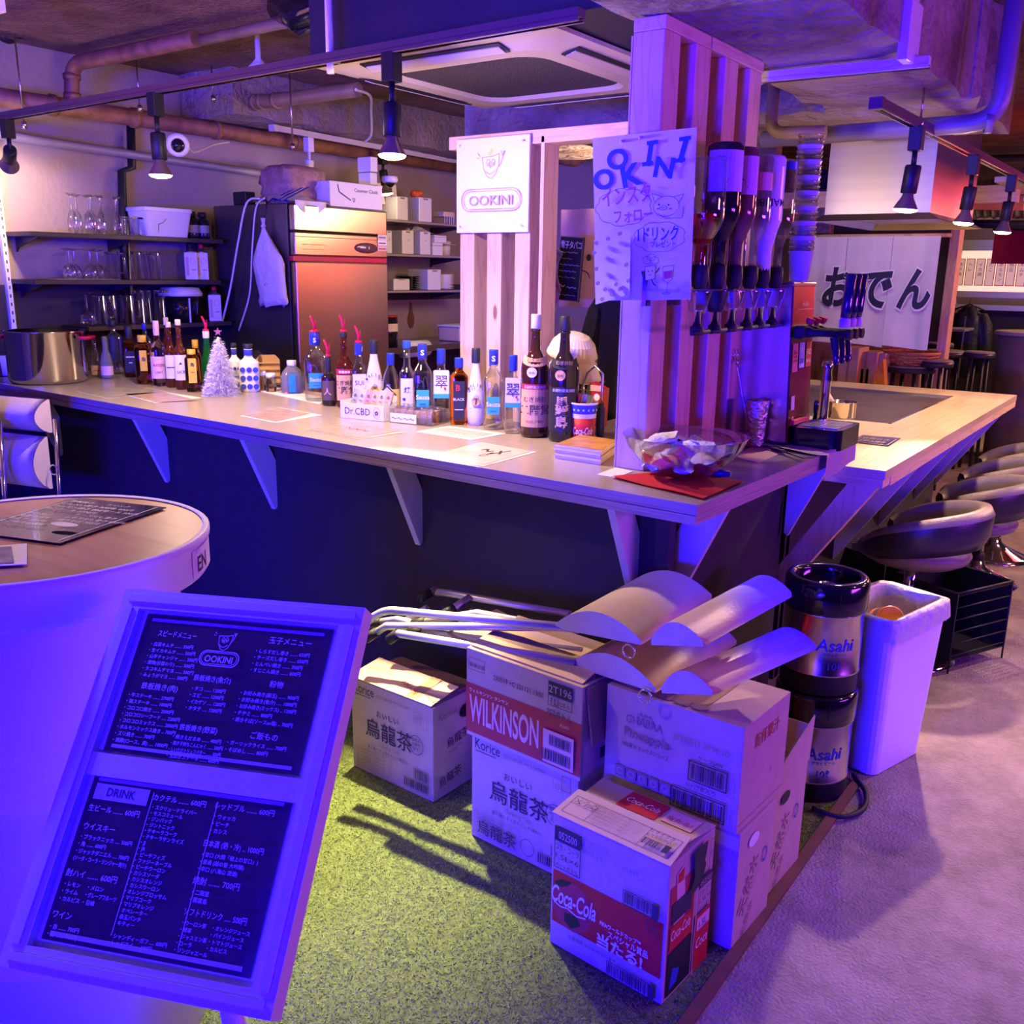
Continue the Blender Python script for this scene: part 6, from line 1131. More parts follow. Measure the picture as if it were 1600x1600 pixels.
# counter clutter behind bottles on the kitchen side: paper roll, small appliances, trowel shaped board
t=thing('paper_roll','white kitchen paper roll lying behind the clear vodka bottles','paper roll',(-4.300,4.867,0.994)); MB().lathe([(.055,-.12),(.055,.12)],22,axis=(0,1,0)).done('roll',M('paper'),t); MB().lathe([(.018,-.121),(.018,.121)],12,axis=(0,1,0)).done('core',M('card'),t)
t=thing('steel_shelf','steel table along the wall right of the refrigerator holding the paper roll','table',(-4.72,4.42,0)); MB().box((0,0,.98),(.5,1.6,1.02)).done('worktop',M('steel'),t)
for y in (.05,1.55):
    for x in (.04,.46): MB().box((x-.02,y-.02,0),(x+.02,y+.02,.98)).done('leg',M('steel'),t)
t.location.z=0
t=thing('coffee_tin','black and red tin behind the short blue capped rum bottle','tin',(-4.32,4.62,1.021)); MB().lathe([(.07,0),(.07,.19)],22).done('body',M('black_gloss'),t); MB().lathe([(.071,.10),(.071,.15)],22,cap=False).done('band',lab_c,t); MB().lathe([(.072,.19),(.072,.20)],22).done('lid',M('red_paint'),t)
t=thing('storage_box','clear cream food box on the steel table behind the bottles','box',(-4.35,5.45,1.021)); MB().box((-.1,-.16,0),(.1,.16,.10),.01).done('body',lab_c,t); MB().box((-.105,-.165,.10),(.105,.165,.115),.004).done('lid',M('paper'),t)
t=thing('dough_paddle','dark wooden teardrop paddle hanging on the wall right of the shelf upright','paddle',(-4.742,5.32,1.17)); MB().prism([(0,.035*math.sin(a)*(1 if math.cos(a)<0 else 1-math.cos(a)*.75),.075*math.cos(a)+(.04 if math.cos(a)>.8 else 0)) for a in [2*math.pi*k/20 for k in range(20)]],(.012,0,0)).done('blade',mat('wood_dark',(.14,.06,.03),.5),t)
struct(MB().box((-4.744,4.4,1.02),(-4.738,6.4,1.30)).done('trim_2',M('wall_paint')))
# ---------------------------------------------------------------- kitchen things seen between the timber frames
t=thing('utensil_shelf','wall rack with hanging pans and black clips behind the slat screen','rack',(-2.95,5.95,1.55)); MB().box((-.45,0,.0),(.55,.30,.02)).done('board',M('shelf_dark'),t); MB().box((-.45,0,.30),(.55,.30,.32)).done('board',M('shelf_dark'),t)
for k in range(4): MB().box((-.36+.2*k,-.012,.03),(-.24+.2*k,.22,.11+.02*(k%2)),.006).done('stacked_tray',(lab_c,M('pipe_tan'),M('galv'),lab_c)[k],t)
for k in range(3): MB().ball((-.28+.22*k,-.02,-.03),.04,10,6,(1,.6,1.2)).done('clip',M('black_gloss'),t)
for k in range(4): MB().tube([(-.3+.2*k,.0,.0),(-.3+.2*k,-.02,-.07),(-.28+.2*k,-.02,-.10),(-.26+.2*k,-.02,-.07)],.006,6).done('hook',M('chrome'),t)
mat('board_black',(.018,.02,.018),.7); mat('chalk',(.72,.70,.60),.9); mat('chalk_yellow',(.66,.62,.20),.9)
t=thing('chalk_menu','black chalk menu board with white and yellow writing hung at a slant','menu board',(-2.674,4.100,1.374),0,None,(0,math.radians(4),0)); w,h=.135,.31; MB().box((0,0,0),(w,.015,h),.002).done('board',M('board_black'),t)
P=Print((0,0,0),(1,0,0),(0,0,1),(0,-1,0)); P.frame(0,0,w,h,.004,M('card_dark')); ck,cy=M('chalk'),M('chalk_yellow'); P.text('電子タバコ',.008,h-.055,.04,ck,w=.12,bold=.02)
for k,(s,c_) in enumerate((('〜〜〜',ck),('〜〜',cy),('〜〜〜〜〜',ck),('〜〜〜〜',ck),('〜〜〜',cy))): P.text(s,.010,h-.085-.030*k,.024,c_,w=(.10,.07,.115,.10,.10)[k],bold=.01)
P.text('〜',.008,.055,.045,ck,bold=.03); P.text('〜〜',.06,.055,.03,ck,bold=.02); P.text('〜〜〜〜',.010,.02,.022,ck,w=.11); P.done('lettering',t)
for k,(p_,r_,cm) in enumerate((((-2.655,4.000,1.560),.5,'p1'),((-2.653,4.000,1.468),-.35,'p2'),((-2.657,4.000,1.357),.3,'p3'))):
    t=thing('food_poster',('tilted food photo poster uppermost left of the chalk menu','red food photo poster in the middle left of the chalk menu','pale food photo poster lowest left of the chalk menu')[k],'poster',p_,0,None,(0,r_,0)); m_=mat(cm,((.30,.22,.12),(.45,.06,.03),(.48,.28,.18))[k],.5,col2=((.10,.06,.03),(.12,.02,.02),(.30,.12,.06))[k],scale=30); MB().box((-.055,0,-.075),(.055,.004,.075)).done('sheet',m_,t); P=Print((-.055,0,-.075),(1,0,0),(0,0,1),(0,-1,0)); P.frame(0,0,.11,.15,.005,M('card_dark')); P.text('▬▬▬',.055,.02,.02,PW,'c'); P.done('print',t)
    MB().box((-.055,.004,-.004),(.055,.008,.0)).done('backing_strip',M('card'),t)
t=thing('hanging_tshirt','pale peach hanging sheet with a drawn face behind the chalk menu','curtain',(-2.717,4.400,1.329)); MB().grid(lambda u,v:(-.13+.30*u,.012*math.sin(9*u),.0+.50*v),14,4).done('sheet',M('skin_peach'),t); P=Print((-.13,-.016,0),(1,0,0),(0,0,1),(0,-1,0)); P.disc(.13,.26,.014,.018,ink); P.disc(.19,.255,.014,.018,ink); P.ring(.15,.14,.05,.05,.005,ink,12,10,150); P.done('print',t)
pipe('drain_pipe','pinkish pipe with an elbow seen above the utensil rack',bend((-3.773,5.600,2.283),(-3.493,5.600,2.219),(-3.497,5.600,2.338),.06),.045,M('pipe_rust'))
# stacked bowls under a net cover, wire baskets behind the shochu bottles
t=thing('wire_stand','silver wire basket stand on the counter holding upturned ribbed bowls','stand',((-1.752,2.860,0.998)[0],2.80,CT)); m=MB()
for k in range(6): m.tube([(-.09+.036*k,-.06,.10),(-.09+.036*k,-.06,.17)],.0025,5)
for z in (.10,.135,.17): m.tube([(-.10,-.06,z),(.10,-.06,z),(.10,.06,z),(-.10,.06,z)],.0028,5,True)
m.done('basket_wires',M('steel'),t)
MB().tube([(.085,-.06,0),(.085,-.06,.16),(.10,-.06,.21),(.13,-.06,.235),(.16,-.06,.21),(.16,-.06,0)],.005,8).done('arched_frame',M('steel'),t)
for s in (-1,1): MB().tube([(-.09,.06*s,0),(-.09,.06*s,.17)],.004,6).done('leg',M('steel'),t)
def ribbed_bowl(label,p,r,h,tilt):
    t=thing('ribbed_bowl',label,'bowl',p,0,None,tilt); m=MB(); n=72
    for_=[(1,0),(1.02,.08),(.97,.2),(.86,.55),(.62,.85),(.35,.97),(.0,1.0)]; rings=[[(r*a*(1+.012*(k%2)*(a>.3))*math.cos(2*math.pi*k/n),r*a*(1+.012*(k%2)*(a>.3))*math.sin(2*math.pi*k/n),h*b) for k in range(n)] for a,b in for_]
    loft(m,rings,False,False); m.done('shell',mat('bowl_cream',(.74,.66,.58),.5),t); MB().lathe([(r*1.02,-.004),(r*1.05,0),(r*1.02,.01)],40,cap=False).done('rim',M('bowl_cream'),t); return t
cx_=(-1.752,2.860,0.998)[0]
ribbed_bowl('lower upturned ribbed cream bowl in the wire basket behind the shochu bottles',(cx_+.005,2.80,CT+.175),.095,.10,(0,0,0)); ribbed_bowl('upper ribbed cream bowl resting askew on the lower upturned bowl',(cx_-.0,2.80,CT+.262),.085,.075,(.12,.22,0))
t=thing('snack_bag','red and orange snack bag hanging beside the arched wire frame','bag',(cx_+.135,2.74,CT+.03)); MB().prism([(-.02,0,0),(.03,0,0),(.035,0,.13),(-.015,0,.15)],(0,.03,0)).done('pouch',M('red_paint'),t); P=Print((-.02,0,0),(1,0,0),(0,0,1),(0,-1,0)); P.disc(.025,.10,.012,.012,PW); P.rect(.0,.12,.045,.14,lab_o); P.done('print',t)
t=thing('steel_tray','small silver caddy of tea bags behind the paper cup','caddy',(cx_+.0,2.70,CT+.001)); MB().box((-.08,0,0),(.08,.07,.05),.004).done('caddy_body',M('steel'),t); MB().box((-.06,.01,.05),(.05,.05,.10),.01).done('packets',lab_c,t)
# person in black behind the paper poster
t=thing('person','person in a black top behind the counter, head hidden by the white poster','person',(-1.86,3.45,0)); m=bpy.data.meshes.new('body')
J=[((0,0,.90),.15),((0,0,1.10),.14),((.0,-.01,1.33),.155),((.0,-.01,1.44),.07),((.0,-.03,1.53),.055),((.16,.0,1.39),.07),((.24,.02,1.15),.052),((.20,-.14,.98),.042),((.14,-.26,1.0),.04),((-.16,.0,1.39),.07),((-.24,.02,1.15),.052),((-.20,-.14,.98),.042),((-.14,-.26,1.0),.04),((.09,0,.80),.10),((.10,0,.45),.07),((.10,.02,.06),.05),((.10,-.10,.03),.04),((-.09,0,.80),.10),((-.10,0,.45),.07),((-.10,.02,.06),.05),((-.10,-.10,.03),.04)]
E_=[(0,1),(1,2),(2,3),(3,4),(2,5),(5,6),(6,7),(7,8),(2,9),(9,10),(10,11),(11,12),(0,13),(13,14),(14,15),(15,16),(0,17),(17,18),(18,19),(19,20)]
m.from_pydata([j[0] for j in J],E_,[]); o=bpy.data.objects.new('body',m); COL.objects.link(o); o.parent=t; sk=o.modifiers.new('skin','SKIN'); o.modifiers.new('sub','SUBSURF').levels=1; o.modifiers['sub'].render_levels=1
for i,(j,r_) in enumerate(J): m.skin_vertices[0].data[i].radius=(r_,r_*.8)
m.skin_vertices[0].data[0].use_root=True; m.materials.append(mat('black_top',(.02,.016,.016),.85))
MB().ball((0,-.04,1.63),.098,20,14,(.86,1,1.18)).done('head',mat('skin',(.55,.32,.22),.5),t); MB().ball((0,-.02,1.655),.108,20,12,(.92,1,1.12)).done('hair',mat('hair',(.015,.010,.008),.5),t)
MB().ball((0,-.105,1.60),.045,12,8,(1.1,.5,.8)).done('face_mask',M('paper'),t)
for s in (-1,1): MB().ball((s*.032,-.135,1.645),.010,8,6).done('eye',M('black'),t)

# ---------------------------------------------------------------- poster on the pillar
q=[Vector(v) for v in ((-1.356,2.285,1.430),(-1.078,2.285,1.441),(-1.088,2.285,1.855),(-1.386,2.285,1.849))]
t=thing('paper_poster','large hand drawn white OOKINI paper poster pinned to the pillar','poster',q[0]); Q=[v-q[0] for v in q]
MB().prism(Q,(0,.002,0)).done('sheet',M('paper'),t)
pf=lambda u,v,h: (Q[0].lerp(Q[1],u/.30)).lerp(Q[3].lerp(Q[2],u/.30),v/.5)+Vector((0,-h,0))
P=Print(fn=pf); bp=mat('marker_blue',(.02,.06,.55),.6); mg_=mat('marker_magenta',(.50,.10,.42),.6); bl=M('ink')
for ch,x,y,s,r_ in (('O',.036,.372,.080,8),('O',.074,.428,.080,-4),('K',.124,.375,.090,10),('I',.168,.430,.086,-8),('N',.210,.392,.080,-10),('I',.260,.432,.088,-14)): P.text(ch,x,y-.025,s,bp,'c',bold=.035,rot=r_); ch=='I' and [P.line([(x-.016+dx,y-.022+dy),(x+.016+dx,y-.020+dy)],.012,bp) for dx,dy in ((-.002,0),(.012,.060))]
P.text('インスタ',.030,.293,.062,mg_,w=.150,bold=.02,rot=4); P.text('フォロー',.066,.240,.046,mg_,w=.118,bold=.02,rot=2)
def cloud(cx,cy,rx,ry,n,m):
    pts=[]
    for k in range(n*8+1):
        a=2*math.pi*k/(n*8); b=1+.10*abs(math.sin(a*n/2)); pts.append((cx+rx*b*math.cos(a),cy+ry*b*math.sin(a)))
    P.line(pts,.0015,m)
cloud(.095,.285,.080,.052,9,bl); cloud(.205,.190,.072,.042,8,bl)
P.text('1ドリンク',.140,.182,.048,mat('marker_navy',(.02,.05,.30),.6),w=.122,bold=.02); P.text('プレゼント',.180,.160,.022,M('marker_navy'),w=.075,bold=.01)
# piglet line drawing hugging a cup
cx,cy=.225,.280; P.ring(cx,cy,.038,.030,.0016,bl); P.line([(cx-.034,cy+.015),(cx-.042,cy+.040),(cx-.012,cy+.029)],.0016,bl); P.line([(cx+.022,cy+.026),(cx+.050,cy+.032),(cx+.036,cy+.006)],.0016,bl); P.ring(cx-.008,cy-.004,.010,.007,.0016,bl,14); P.disc(cx-.011,cy-.004,.0015,.002,bl,8); P.disc(cx-.005,cy-.004,.0015,.002,bl,8); P.disc(cx-.020,cy+.006,.003,.003,bl,8); P.disc(cx+.008,cy+.004,.003,.003,bl,8); P.disc(cx-.022,cy-.006,.005,.003,mg_,10); P.disc(cx+.014,cy-.008,.005,.003,mg_,10)
P.up().poly([(cx+.030,cy-.010),(cx+.052,cy-.006),(cx+.050,cy-.036),(cx+.026,cy-.034)],lab_c); P.line([(cx-.02,cy-.02),(cx+.0,cy-.036),(cx+.026,cy-.036),(cx+.05,cy-.038),(cx+.053,cy-.004)],.0016,bl)
# small cup cook and wine glass drawings
P.up().poly([(.168,.060),(.198,.064),(.200,.105),(.166,.103)],lab_c); P.line([(.166,.103),(.168,.060),(.198,.064),(.200,.105),(.166,.103)],.0018,bl)
for a in ((.172,.122),(.186,.130),(.197,.120)): P.ring(a[0],a[1],.013,.011,.0014,bl,14)
P.disc(.178,.088,.002,.003,bl,8); P.disc(.190,.089,.002,.003,bl,8); P.ring(.184,.080,.005,.005,.0015,bl,8,190,350)
for a in (((.168,.08),(.158,.088),(.162,.072)),((.199,.082),(.208,.088),(.213,.098)),((.176,.061),(.174,.045),(.168,.040)),((.190,.062),(.196,.048),(.202,.044))): P.line(a,.004,bl)
P.up().poly([(.228,.062),(.252,.066),(.252,.088),(.226,.086)],mat('wine_pink',(.55,.04,.14),.6)); P.line([(.224,.100),(.226,.060),(.240,.050),(.254,.064),(.258,.104),(.224,.100)],.0015,bl); P.line([(.240,.050),(.236,.022)],.0015,bl); P.ring(.236,.020,.012,.003,.0015,bl,12)
P.done('drawing',t)
for (x,y) in ((.052,.447),(.105,.452)): MB().lathe([(.004,0),(.004,.006),(.002,.008)],10,pf(x+.04,y+.035,0),axis=(0,-1,0)).done('push_pin',M('print_pink'),t)
mat('pin_yellow',(.66,.48,.25),.4)
e=thing('flyer_sheet','smaller curled white flyer taped over the lower corner of the poster','flyer',q[0]+Vector((0,-.004,0))); MB().grid(lambda u,v: pf(.0+.118*u+.016*v*0,-.012+.03*u+.20*v,.002+.006*(1-v)*u),8,8).done('sheet',M('paper'),e)
for k,(x,y) in enumerate(((.012,.180),(.050,.192),(.088,.205),(.004,.150),(.010,.100),(.014,.055),(.038,.035),(.060,.020),(.088,.035),(.075,.050),(.108,.110),(.115,.060),(.028,.005))):
    p_=pf(x,y,.012); b=thing('smile_magnet','round beige smiling face sticker on the flyer edge','sticker',q[0]+p_,0,'smiling stickers on the flyer'); MB().lathe([(.0055,0),(.006,.002),(.0055,.004)],14,axis=(0,-1,0)).done('disc',M('pin_yellow'),b); P2=Print((-.006,-.0042,-.006),(1,0,0),(0,0,1),(0,-1,0)); P2.h=.0002; P2.disc(.004,.0075,.0008,.001,bl,6); P2.disc(.008,.0075,.0008,.001,bl,6); P2.ring(.006,.006,.003,.003,.0008,bl,6,200,340); P2.done('face',b)
# ---------------------------------------------------------------- bottle dispenser rack on the pillar side
OX=-1.085
t=thing('optic_rack','clear acrylic dispenser rack with six chrome optics on the pillar side','dispenser',(OX,2.65,1.36)); ys=[-.30,-.186,-.074,.040,.135,.242]
MB().box((-.13,-.37,.098),(-.02,.32,.106)).done('rack_plate',M('clear'),t); MB().box((-.13,-.37,.06),(-.118,.32,.15)).done('back_bar',M('chrome'),t)
for k,y in enumerate(ys):
    MB().lathe([(.020,.045),(.034,.097),(.034,.100)],16,(0,y,0),cap=False).done('measure_cup',M('clear') if k!=1 else M('black'),t)
    MB().lathe([(.012,.0),(.012,.05),(.020,.052)],12,(0,y,0)).done('spout',M('chrome'),t)
    MB().tube([(.01,y-.05,-.006),(.012,y+.05,-.004)],.0065,8).done('push_bar',M('rubber'),t); MB().lathe([(.016,-.012),(.018,-.004),(.018,.008),(.012,.012)],14,(0,y,0)).done('valve_block',M('rubber'),t)
    MB().lathe([(.014,.106),(.018,.112),(.024,.135),(.022,.165),(.016,.17)],14,(0,y,0)).done('stopper',M('rubber'),t)
    MB().tube([(-.022,y,.105),(-.022,y,.30),(-.060,y,.34)],.004,6).done('support_rod',M('chrome'),t)
def inverted(label,y,h,r,glass,fill,lab,lm,txt=None,sq=0,rn=.34,z0=1.36+.150):
    t=thing('inverted_bottle',label,'bottle',(OX,2.65+y,z0)); n=r*rn
    pr=[(n,0),(n,h*.22),(n*1.2,h*.26),(r*.75,h*.36),(r*.97,h*.45),(r,h*.5),(r,h*.965),(r*.9,h*.99),(r*.5,h)]
    if fill:
        MB().lathe(pr,22,sq=sq,cap=False).done('glass_body',M('clear'),t)
        MB().lathe([(n*.9,0),(n*.9,h*.22),(r*.73,h*.365),(r*.94,h*.45),(r*.95,h*.5),(r*.95,h*fill)],22,sq=sq).done('liquid',glass,t)
    else: MB().lathe(pr,22,sq=sq).done('glass_body',glass,t)
    if lab:
        P=Print(fn=cyl(r if not sq else r*1.02,h*lab[0],math.radians(-60))); P.h=.0014; P.rect(-1.1*r,0,1.1*r,h*(lab[1]-lab[0]),lm,10)
        if txt: P.text(txt,0,h*(lab[1]-lab[0])*.4,.03,I,'c',rot=180,bold=.01)
        P.done('paper_label',t)
    return t
mat('lilac_label',(.58,.42,.68),.5)
inverted('inverted clear ribbed bottle with red amber liquid on the first optic',ys[0],.285,.050,M('g_red'),.50,None,None,None,3)
inverted('inverted dark liqueur bottle with lilac label on the second optic',ys[1],.33,.048,gd,0,(.62,.93,),M('lilac_label'),'▲')
inverted('inverted dark bottle with magenta label on the third optic',ys[2],.33,.046,mat('g_cocoa',(.16,.07,.05),.1,coat=.4),0,(.62,.92),mat('magenta_label',(.62,.25,.62),.5),'▼')
inverted('inverted clear empty bottle on the fourth optic',ys[3],.32,.044,M('clear'),0,(.70,.85),mat('pink_strip',(.65,.25,.35),.5)); inverted('inverted white coconut rum bottle on the fifth optic',ys[4],.33,.044,mat('opal_white',(.76,.72,.78),.18),0,(.45,.9),M('opal_white'),'MALIBU',0,.5); inverted('inverted clear bottle with blue base on the last optic',ys[5],.33,.042,M('clear'),0,(.9,.97),M('blue_cap'))
# ---------------------------------------------------------------- beer server with taps
t=thing('beer_server','tall steel beer server with red face and drip tray','beer server',(-1.03,2.95,CT+.012)); SH=.49
MB().prism([(-.28,0,0),(-.0,0,0),(-.02,0,SH),(-.28,0,SH)],(0,.205,0)).done('steel_case',M('steel'),t)
MB().box((-.28,-.01,-.012),(.0,.215,.002)).done('foot',M('rubber'),t); MB().box((-.285,-.004,SH),(-.014,.21,SH+.014),.004).done('top_cap',M('steel'),t)
fx=lambda z: -.0205*z/SH
MB().prism([(fx(.0)+.001,.006,0),(fx(0)+.001,.20,0),(fx(.33)+.001,.20,.33),(fx(.33)+.001,.006,.33)],(.004,0,0)).done('lower_face',mat('maroon',(.16,.010,.012),.25),t); MB().prism([(fx(.37)+.001,.006,.37),(fx(.37)+.001,.20,.37),(fx(SH)+.001,.20,SH),(fx(SH)+.001,.006,SH)],(.004,0,0)).done('upper_face',M('red_paint'),t)
P=Print((.006,.0,0),(0,1,0),(-.042,0,1),(1,0,0)); P.h=.0012
P.rect(.012,.225,.062,.315,mat('sticker_pink',(.80,.15,.28),.5)); P.text('生',.037,.26,.04,M('ink_red'),'c',bold=.02); P.rect(.072,.235,.122,.315,mat('sticker_blue',(.40,.38,.78),.5)); P.text('DRY',.097,.285,.02,PW,'c',w=.04,bold=.03); P.text('ZERO',.097,.25,.02,bi,'c',w=.04,bold=.03); P.rect(.132,.235,.182,.315,M('ink_red')); P.text('辛口',.157,.275,.022,PW,'c'); P.text('BLACK',.157,.25,.014,PW,'c',w=.04)
P.rect(.010,.105,.040,.15,M('lilac_label')); P.text('◎',.02,.07,.02,PW); P.text('Asahi',.10,.43,.022,M('print_pink'),'c',w=.06); P.line([(.03,.42),(.17,.42)],.002,M('print_pink')); P.done('stickers',t)
MB().box((-.01,.008,.330),(.028,.20,.372),.01).done('manifold',M('rubber'),t)
for k,y in enumerate((.040,.100,.160)):
    MB().lathe([(.016,0),(.018,.01),(.012,.03),(.010,.125),(.016,.13),(.016,.145)],14,(.02,y,.350),axis=(1,0,0)).done('tap_body',M('rubber'),t)
    MB().lathe([(.014,.0),(.016,.02),(.016,.125),(.012,.132)],14,(.140,y,.400),axis=(.05,0,1)).done('tap_handle',mat('tap_navy',(.012,.012,.06),.12,coat=.6),t)
    MB().lathe([(.013,.0),(.017,.004),(.017,.024),(.012,.03)],14,(.140,y,.370)).done('tap_collar',M('lilac_label'),t)
    MB().lathe([(.013,0),(.011,-.075),(.009,-.085)][::-1],12,(.112,y,.34),axis=(-.18,0,1)).done('spout',M('tap_navy'),t); MB().lathe([(.010,0),(.014,.01),(.014,.02)],10,(.03,y,.375),axis=(.3,0,1)).done('red_cap',M('red_plastic'),t)
MB().lathe([(.015,-.22),(.017,-.20),(.017,-.04),(.020,-.03),(.016,.0),(.020,.01),(.015,.03)],14,(.035,.245,.22)).done('gas_tube',M('chrome'),t)
R5=[bin_ring(.16,.235,z,.03) for z in (-.010,.055)]; R5=[[(x+.088,y+.125,z) for x,y,z in r] for r in R5]; loft(MB(),R5,False,True,True).done('drip_tray',M('black_gloss'),t)
for k in range(9): MB().box((.022+.006*0,.04+.019*k,.0555),(.150,.047+.019*k,.0575)).done('tray_bar',M('galv'),t)
MB().tube([(.02,.21,.06),(.035,.17,.12)],.008,8).done('lever',M('black_gloss'),t); MB().box((.006,.01,.058),(.02,.16,.075),.003).done('red_strip',M('red_plastic'),t)
# stacked clear plastic cups behind the rack
for i,(x_,y_,n_) in enumerate(((-1.20,3.22,0),(-1.12,3.24,0))):
    pass
mat('cup_plastic',(.80,.76,.80),.25,trans=.4,ior=1.1); cp_=(-1.066,3.050,1.467)
for k in range(24):
    t=thing('plastic_cup','clear plastic cup in the tall stack standing on the beer server','cup',(cp_[0],3.05,CT+.518+.0150*k),0,'clear plastic cups stacked on the beer server'); MB().lathe([(.030,0),(.0375,.085),(.0395,.087),(.0405,.090),(.0395,.093),(.0375,.092)] if k<8 else [(.0345,.072),(.0375,.085),(.0395,.087),(.0405,.090),(.0395,.093),(.0375,.092)],20,cap=False).done('cup_wall',M('cup_plastic') if k%3==0 else M('smoke'),t)
# small copper pan on the griddle table
t=thing('sauce_pot','small steel pot with a wooden handle behind the drip tray','pot',(-1.276,4.379,0.881)); MB().lathe([(.058,0),(.062,.004),(.062,.07),(.066,.074),(.060,.072),(.058,.008),(0,.006)],26,cap=False).done('pot_wall',M('pot_steel'),t); MB().tube([(-.05,.02,.06),(-.12,.06,.13)],.010,8).done('handle',M('pine'),t)
sheet('black printed menu leaflet lying on the griddle table',((-1.042,3.717,0.881),(-0.896,3.712,0.881),(-0.908,3.946,0.881),(-1.052,3.924,0.881)),M('black_gloss'),z=.8815,pr=lambda P: [P.rect(.05,.06,.95,.94,mat('leaf_grey',(.32,.25,.20),.5)),P.rect(.07,.09,.93,.91,M('black_gloss')),P.text('鉄板焼き',.12,.55,.28,pale,w=.7),P.text('お好み焼き',.12,.2,.28,pale,w=.7)])

# ---------------------------------------------------------------- far side of the room
NY=6.45
qa=Vector((-2.236,6.450,1.754)); qb=Vector((-1.384,6.450,1.765)); zb=(-1.378,6.450,1.073)[2]; zt=(qa.z+qb.z)/2
x0,x1=qa.x,qb.x; wn=x1-x0
t=thing('noren_curtain','long off-white noren curtain with black brush lettering','curtain',(x0,NY,zb)); H_=zt-zb
mat('noren',(.66,.58,.55),.9,var=.10,scale=5)
for k in range(3):
    a=wn*k/3; b=wn*(k+1)/3-.004
    MB().grid(lambda u,v:(a+(b-a)*u,.012*math.sin(7*u+2*k)*(1-v)+.004*math.sin(20*u),H_*v+(.01*math.sin(3*u+k))*(1-v)),12,10).done('panel',M('noren'),t)
P=Print((0,-.022,0),(1,0,0),(0,0,1),(0,-1,0)); wt_=M('print_white'); lb_=M('black')
for s,u in (('お',.30),('で',.585),('ん',.86)):
    P.text(s,wn*u,H_*.375,H_*.42,wt_,'c',w=wn*.255,bold=.06,shear=.12); P.text(s,wn*u,H_*.38,H_*.41,lb_,'c',w=wn*.235,bold=.035,shear=.12)
P.done('lettering',t)
MB().tube([(-.2,.02,H_+.005),(wn+.05,.02,H_+.005)],.012,8).done('pole',M('plywood'),t)
struct(MB().box((-2.6,7.6,0),((-1.674,7.600,1.437)[0],7.7,1.05)).done('wall_partition',M('plywood')))
struct(MB().box((-2.6,7.6,1.05),((-1.577,7.600,1.439)[0],7.7,2.3)).done('wall_upper',M('wall_dark')))
struct(MB().box(((-1.563,7.550,1.440)[0],7.55,0),((-1.502,7.550,1.441)[0],7.7,2.4)).done('trim_3',M('pine')))
struct(MB().box((-2.5,6.5,1.95),(-1.0,6.56,2.05)).done('trim_4',M('pine_x')))
def carton2(lab_,a,Y,m='card'):
    x,z,h,w=a; t=thing('cardboard_box',lab_,'box',(x,Y,max(z,0))); d=.25; MB().box((-w/2,0,0),(w/2,d,h),.004).done('body',M(m),t); MB().box((-w*.06,-.001,0),(w*.06,0,h)).done('tape',M('tape'),t); return t
for lb2,a,Y,m in (('tall pale cardboard sheet box under the noren',(-2.003,0.765,0.256,0.1348,),6.9,'card_in'),('brown cardboard box upper under the noren',(-1.910,0.892,0.099,0.1511,),7.0,'card'),('brown cardboard box standing next to the orange bag under the noren',(-1.837,0.747,0.235,0.0887,),7.05,'card'),('small tan cardboard box lower under the noren',(-1.950,0.761,0.114,0.1439,),7.0,'card_in')):
    x,z,h,w=a; t=carton2(lb2,(x,0,z+h,w),Y,m)
    t.location.y=Y
t=thing('orange_bag','crumpled orange paper bag under the noren','bag',((-1.761,6.750,0.796)[0],6.8,0)); hh_=(-1.778,6.750,0.961)[2]; MB().prism([(-.02,0,0),(.055,0,0),(.06,0,hh_*.75),(.02,0,hh_),(-.03,0,hh_*.9)],(0,.08,0)).done('bag_body',mat('bag_orange',(.75,.30,.03),.5,bump=.5),t)
# round tables, stools and basket
mat('seat_olive',(.30,.28,.20),.5); mat('dark_steel',(.03,.028,.03),.4)
def round_stool(lab_,a,Y,top='seat_olive'):
    x,z,h,w=a; t=thing('round_stool',lab_,'stool',(x,Y,0)); zt_=z+h; MB().lathe([(w/2*.96,zt_-.05),(w/2,zt_-.045),(w/2,zt_-.012)],28).done('seat_rim',M('dark_steel'),t); MB().lathe([(w/2*.99,zt_-.013),(w/2*.9,zt_)],28).done('seat_pad',M(top),t)
    for k in range(4): A=k*math.pi/2+.6; MB().tube([(w*.30*math.cos(A),w*.30*math.sin(A),zt_-.05),(w*.40*math.cos(A),w*.40*math.sin(A),0)],.014,6).done('leg',M('dark_steel'),t)
    MB().tube([(w*.37*math.cos(A),w*.37*math.sin(A),zt_*.35) for A in [i*math.pi/8 for i in range(16)]],.008,6,True).done('foot_ring',M('dark_steel'),t); return t
round_stool('dark round stool with pale top carrying the wicker basket',(-1.680,0.849,0.046,0.3613,),7.3)
round_stool('dark round stool with olive top right of the wicker basket',(-1.485,0.912,0.036,0.2201,),7.25); round_stool('dark round stool with olive top at the noren corner',(-1.758,0.946,0.042,0.2198,),8.6)
round_stool('wide dark round stool behind the basket stool',(-1.641,0.902,0.046,0.3067,),8.3); round_stool('dark round stool with pale top in front of the black jacket',(-1.395,0.912,0.040,0.2308,),8.3)
t=thing('side_table','small dark table with a speckled top beside the noren edge','table',((-1.797,9.000,1.093)[0],9.0,0)); zt_=(-1.797,9.000,1.093)[2]; MB().box((-.22,-.2,zt_-.02),(.18,.2,zt_),.004).done('tabletop',M('photo_grey'),t); MB().lathe([(.03,0),(.03,zt_-.02)],12).done('post',M('dark_steel'),t); MB().lathe([(.18,0),(.18,.015),(.03,.04)],20).done('foot',M('dark_steel'),t)
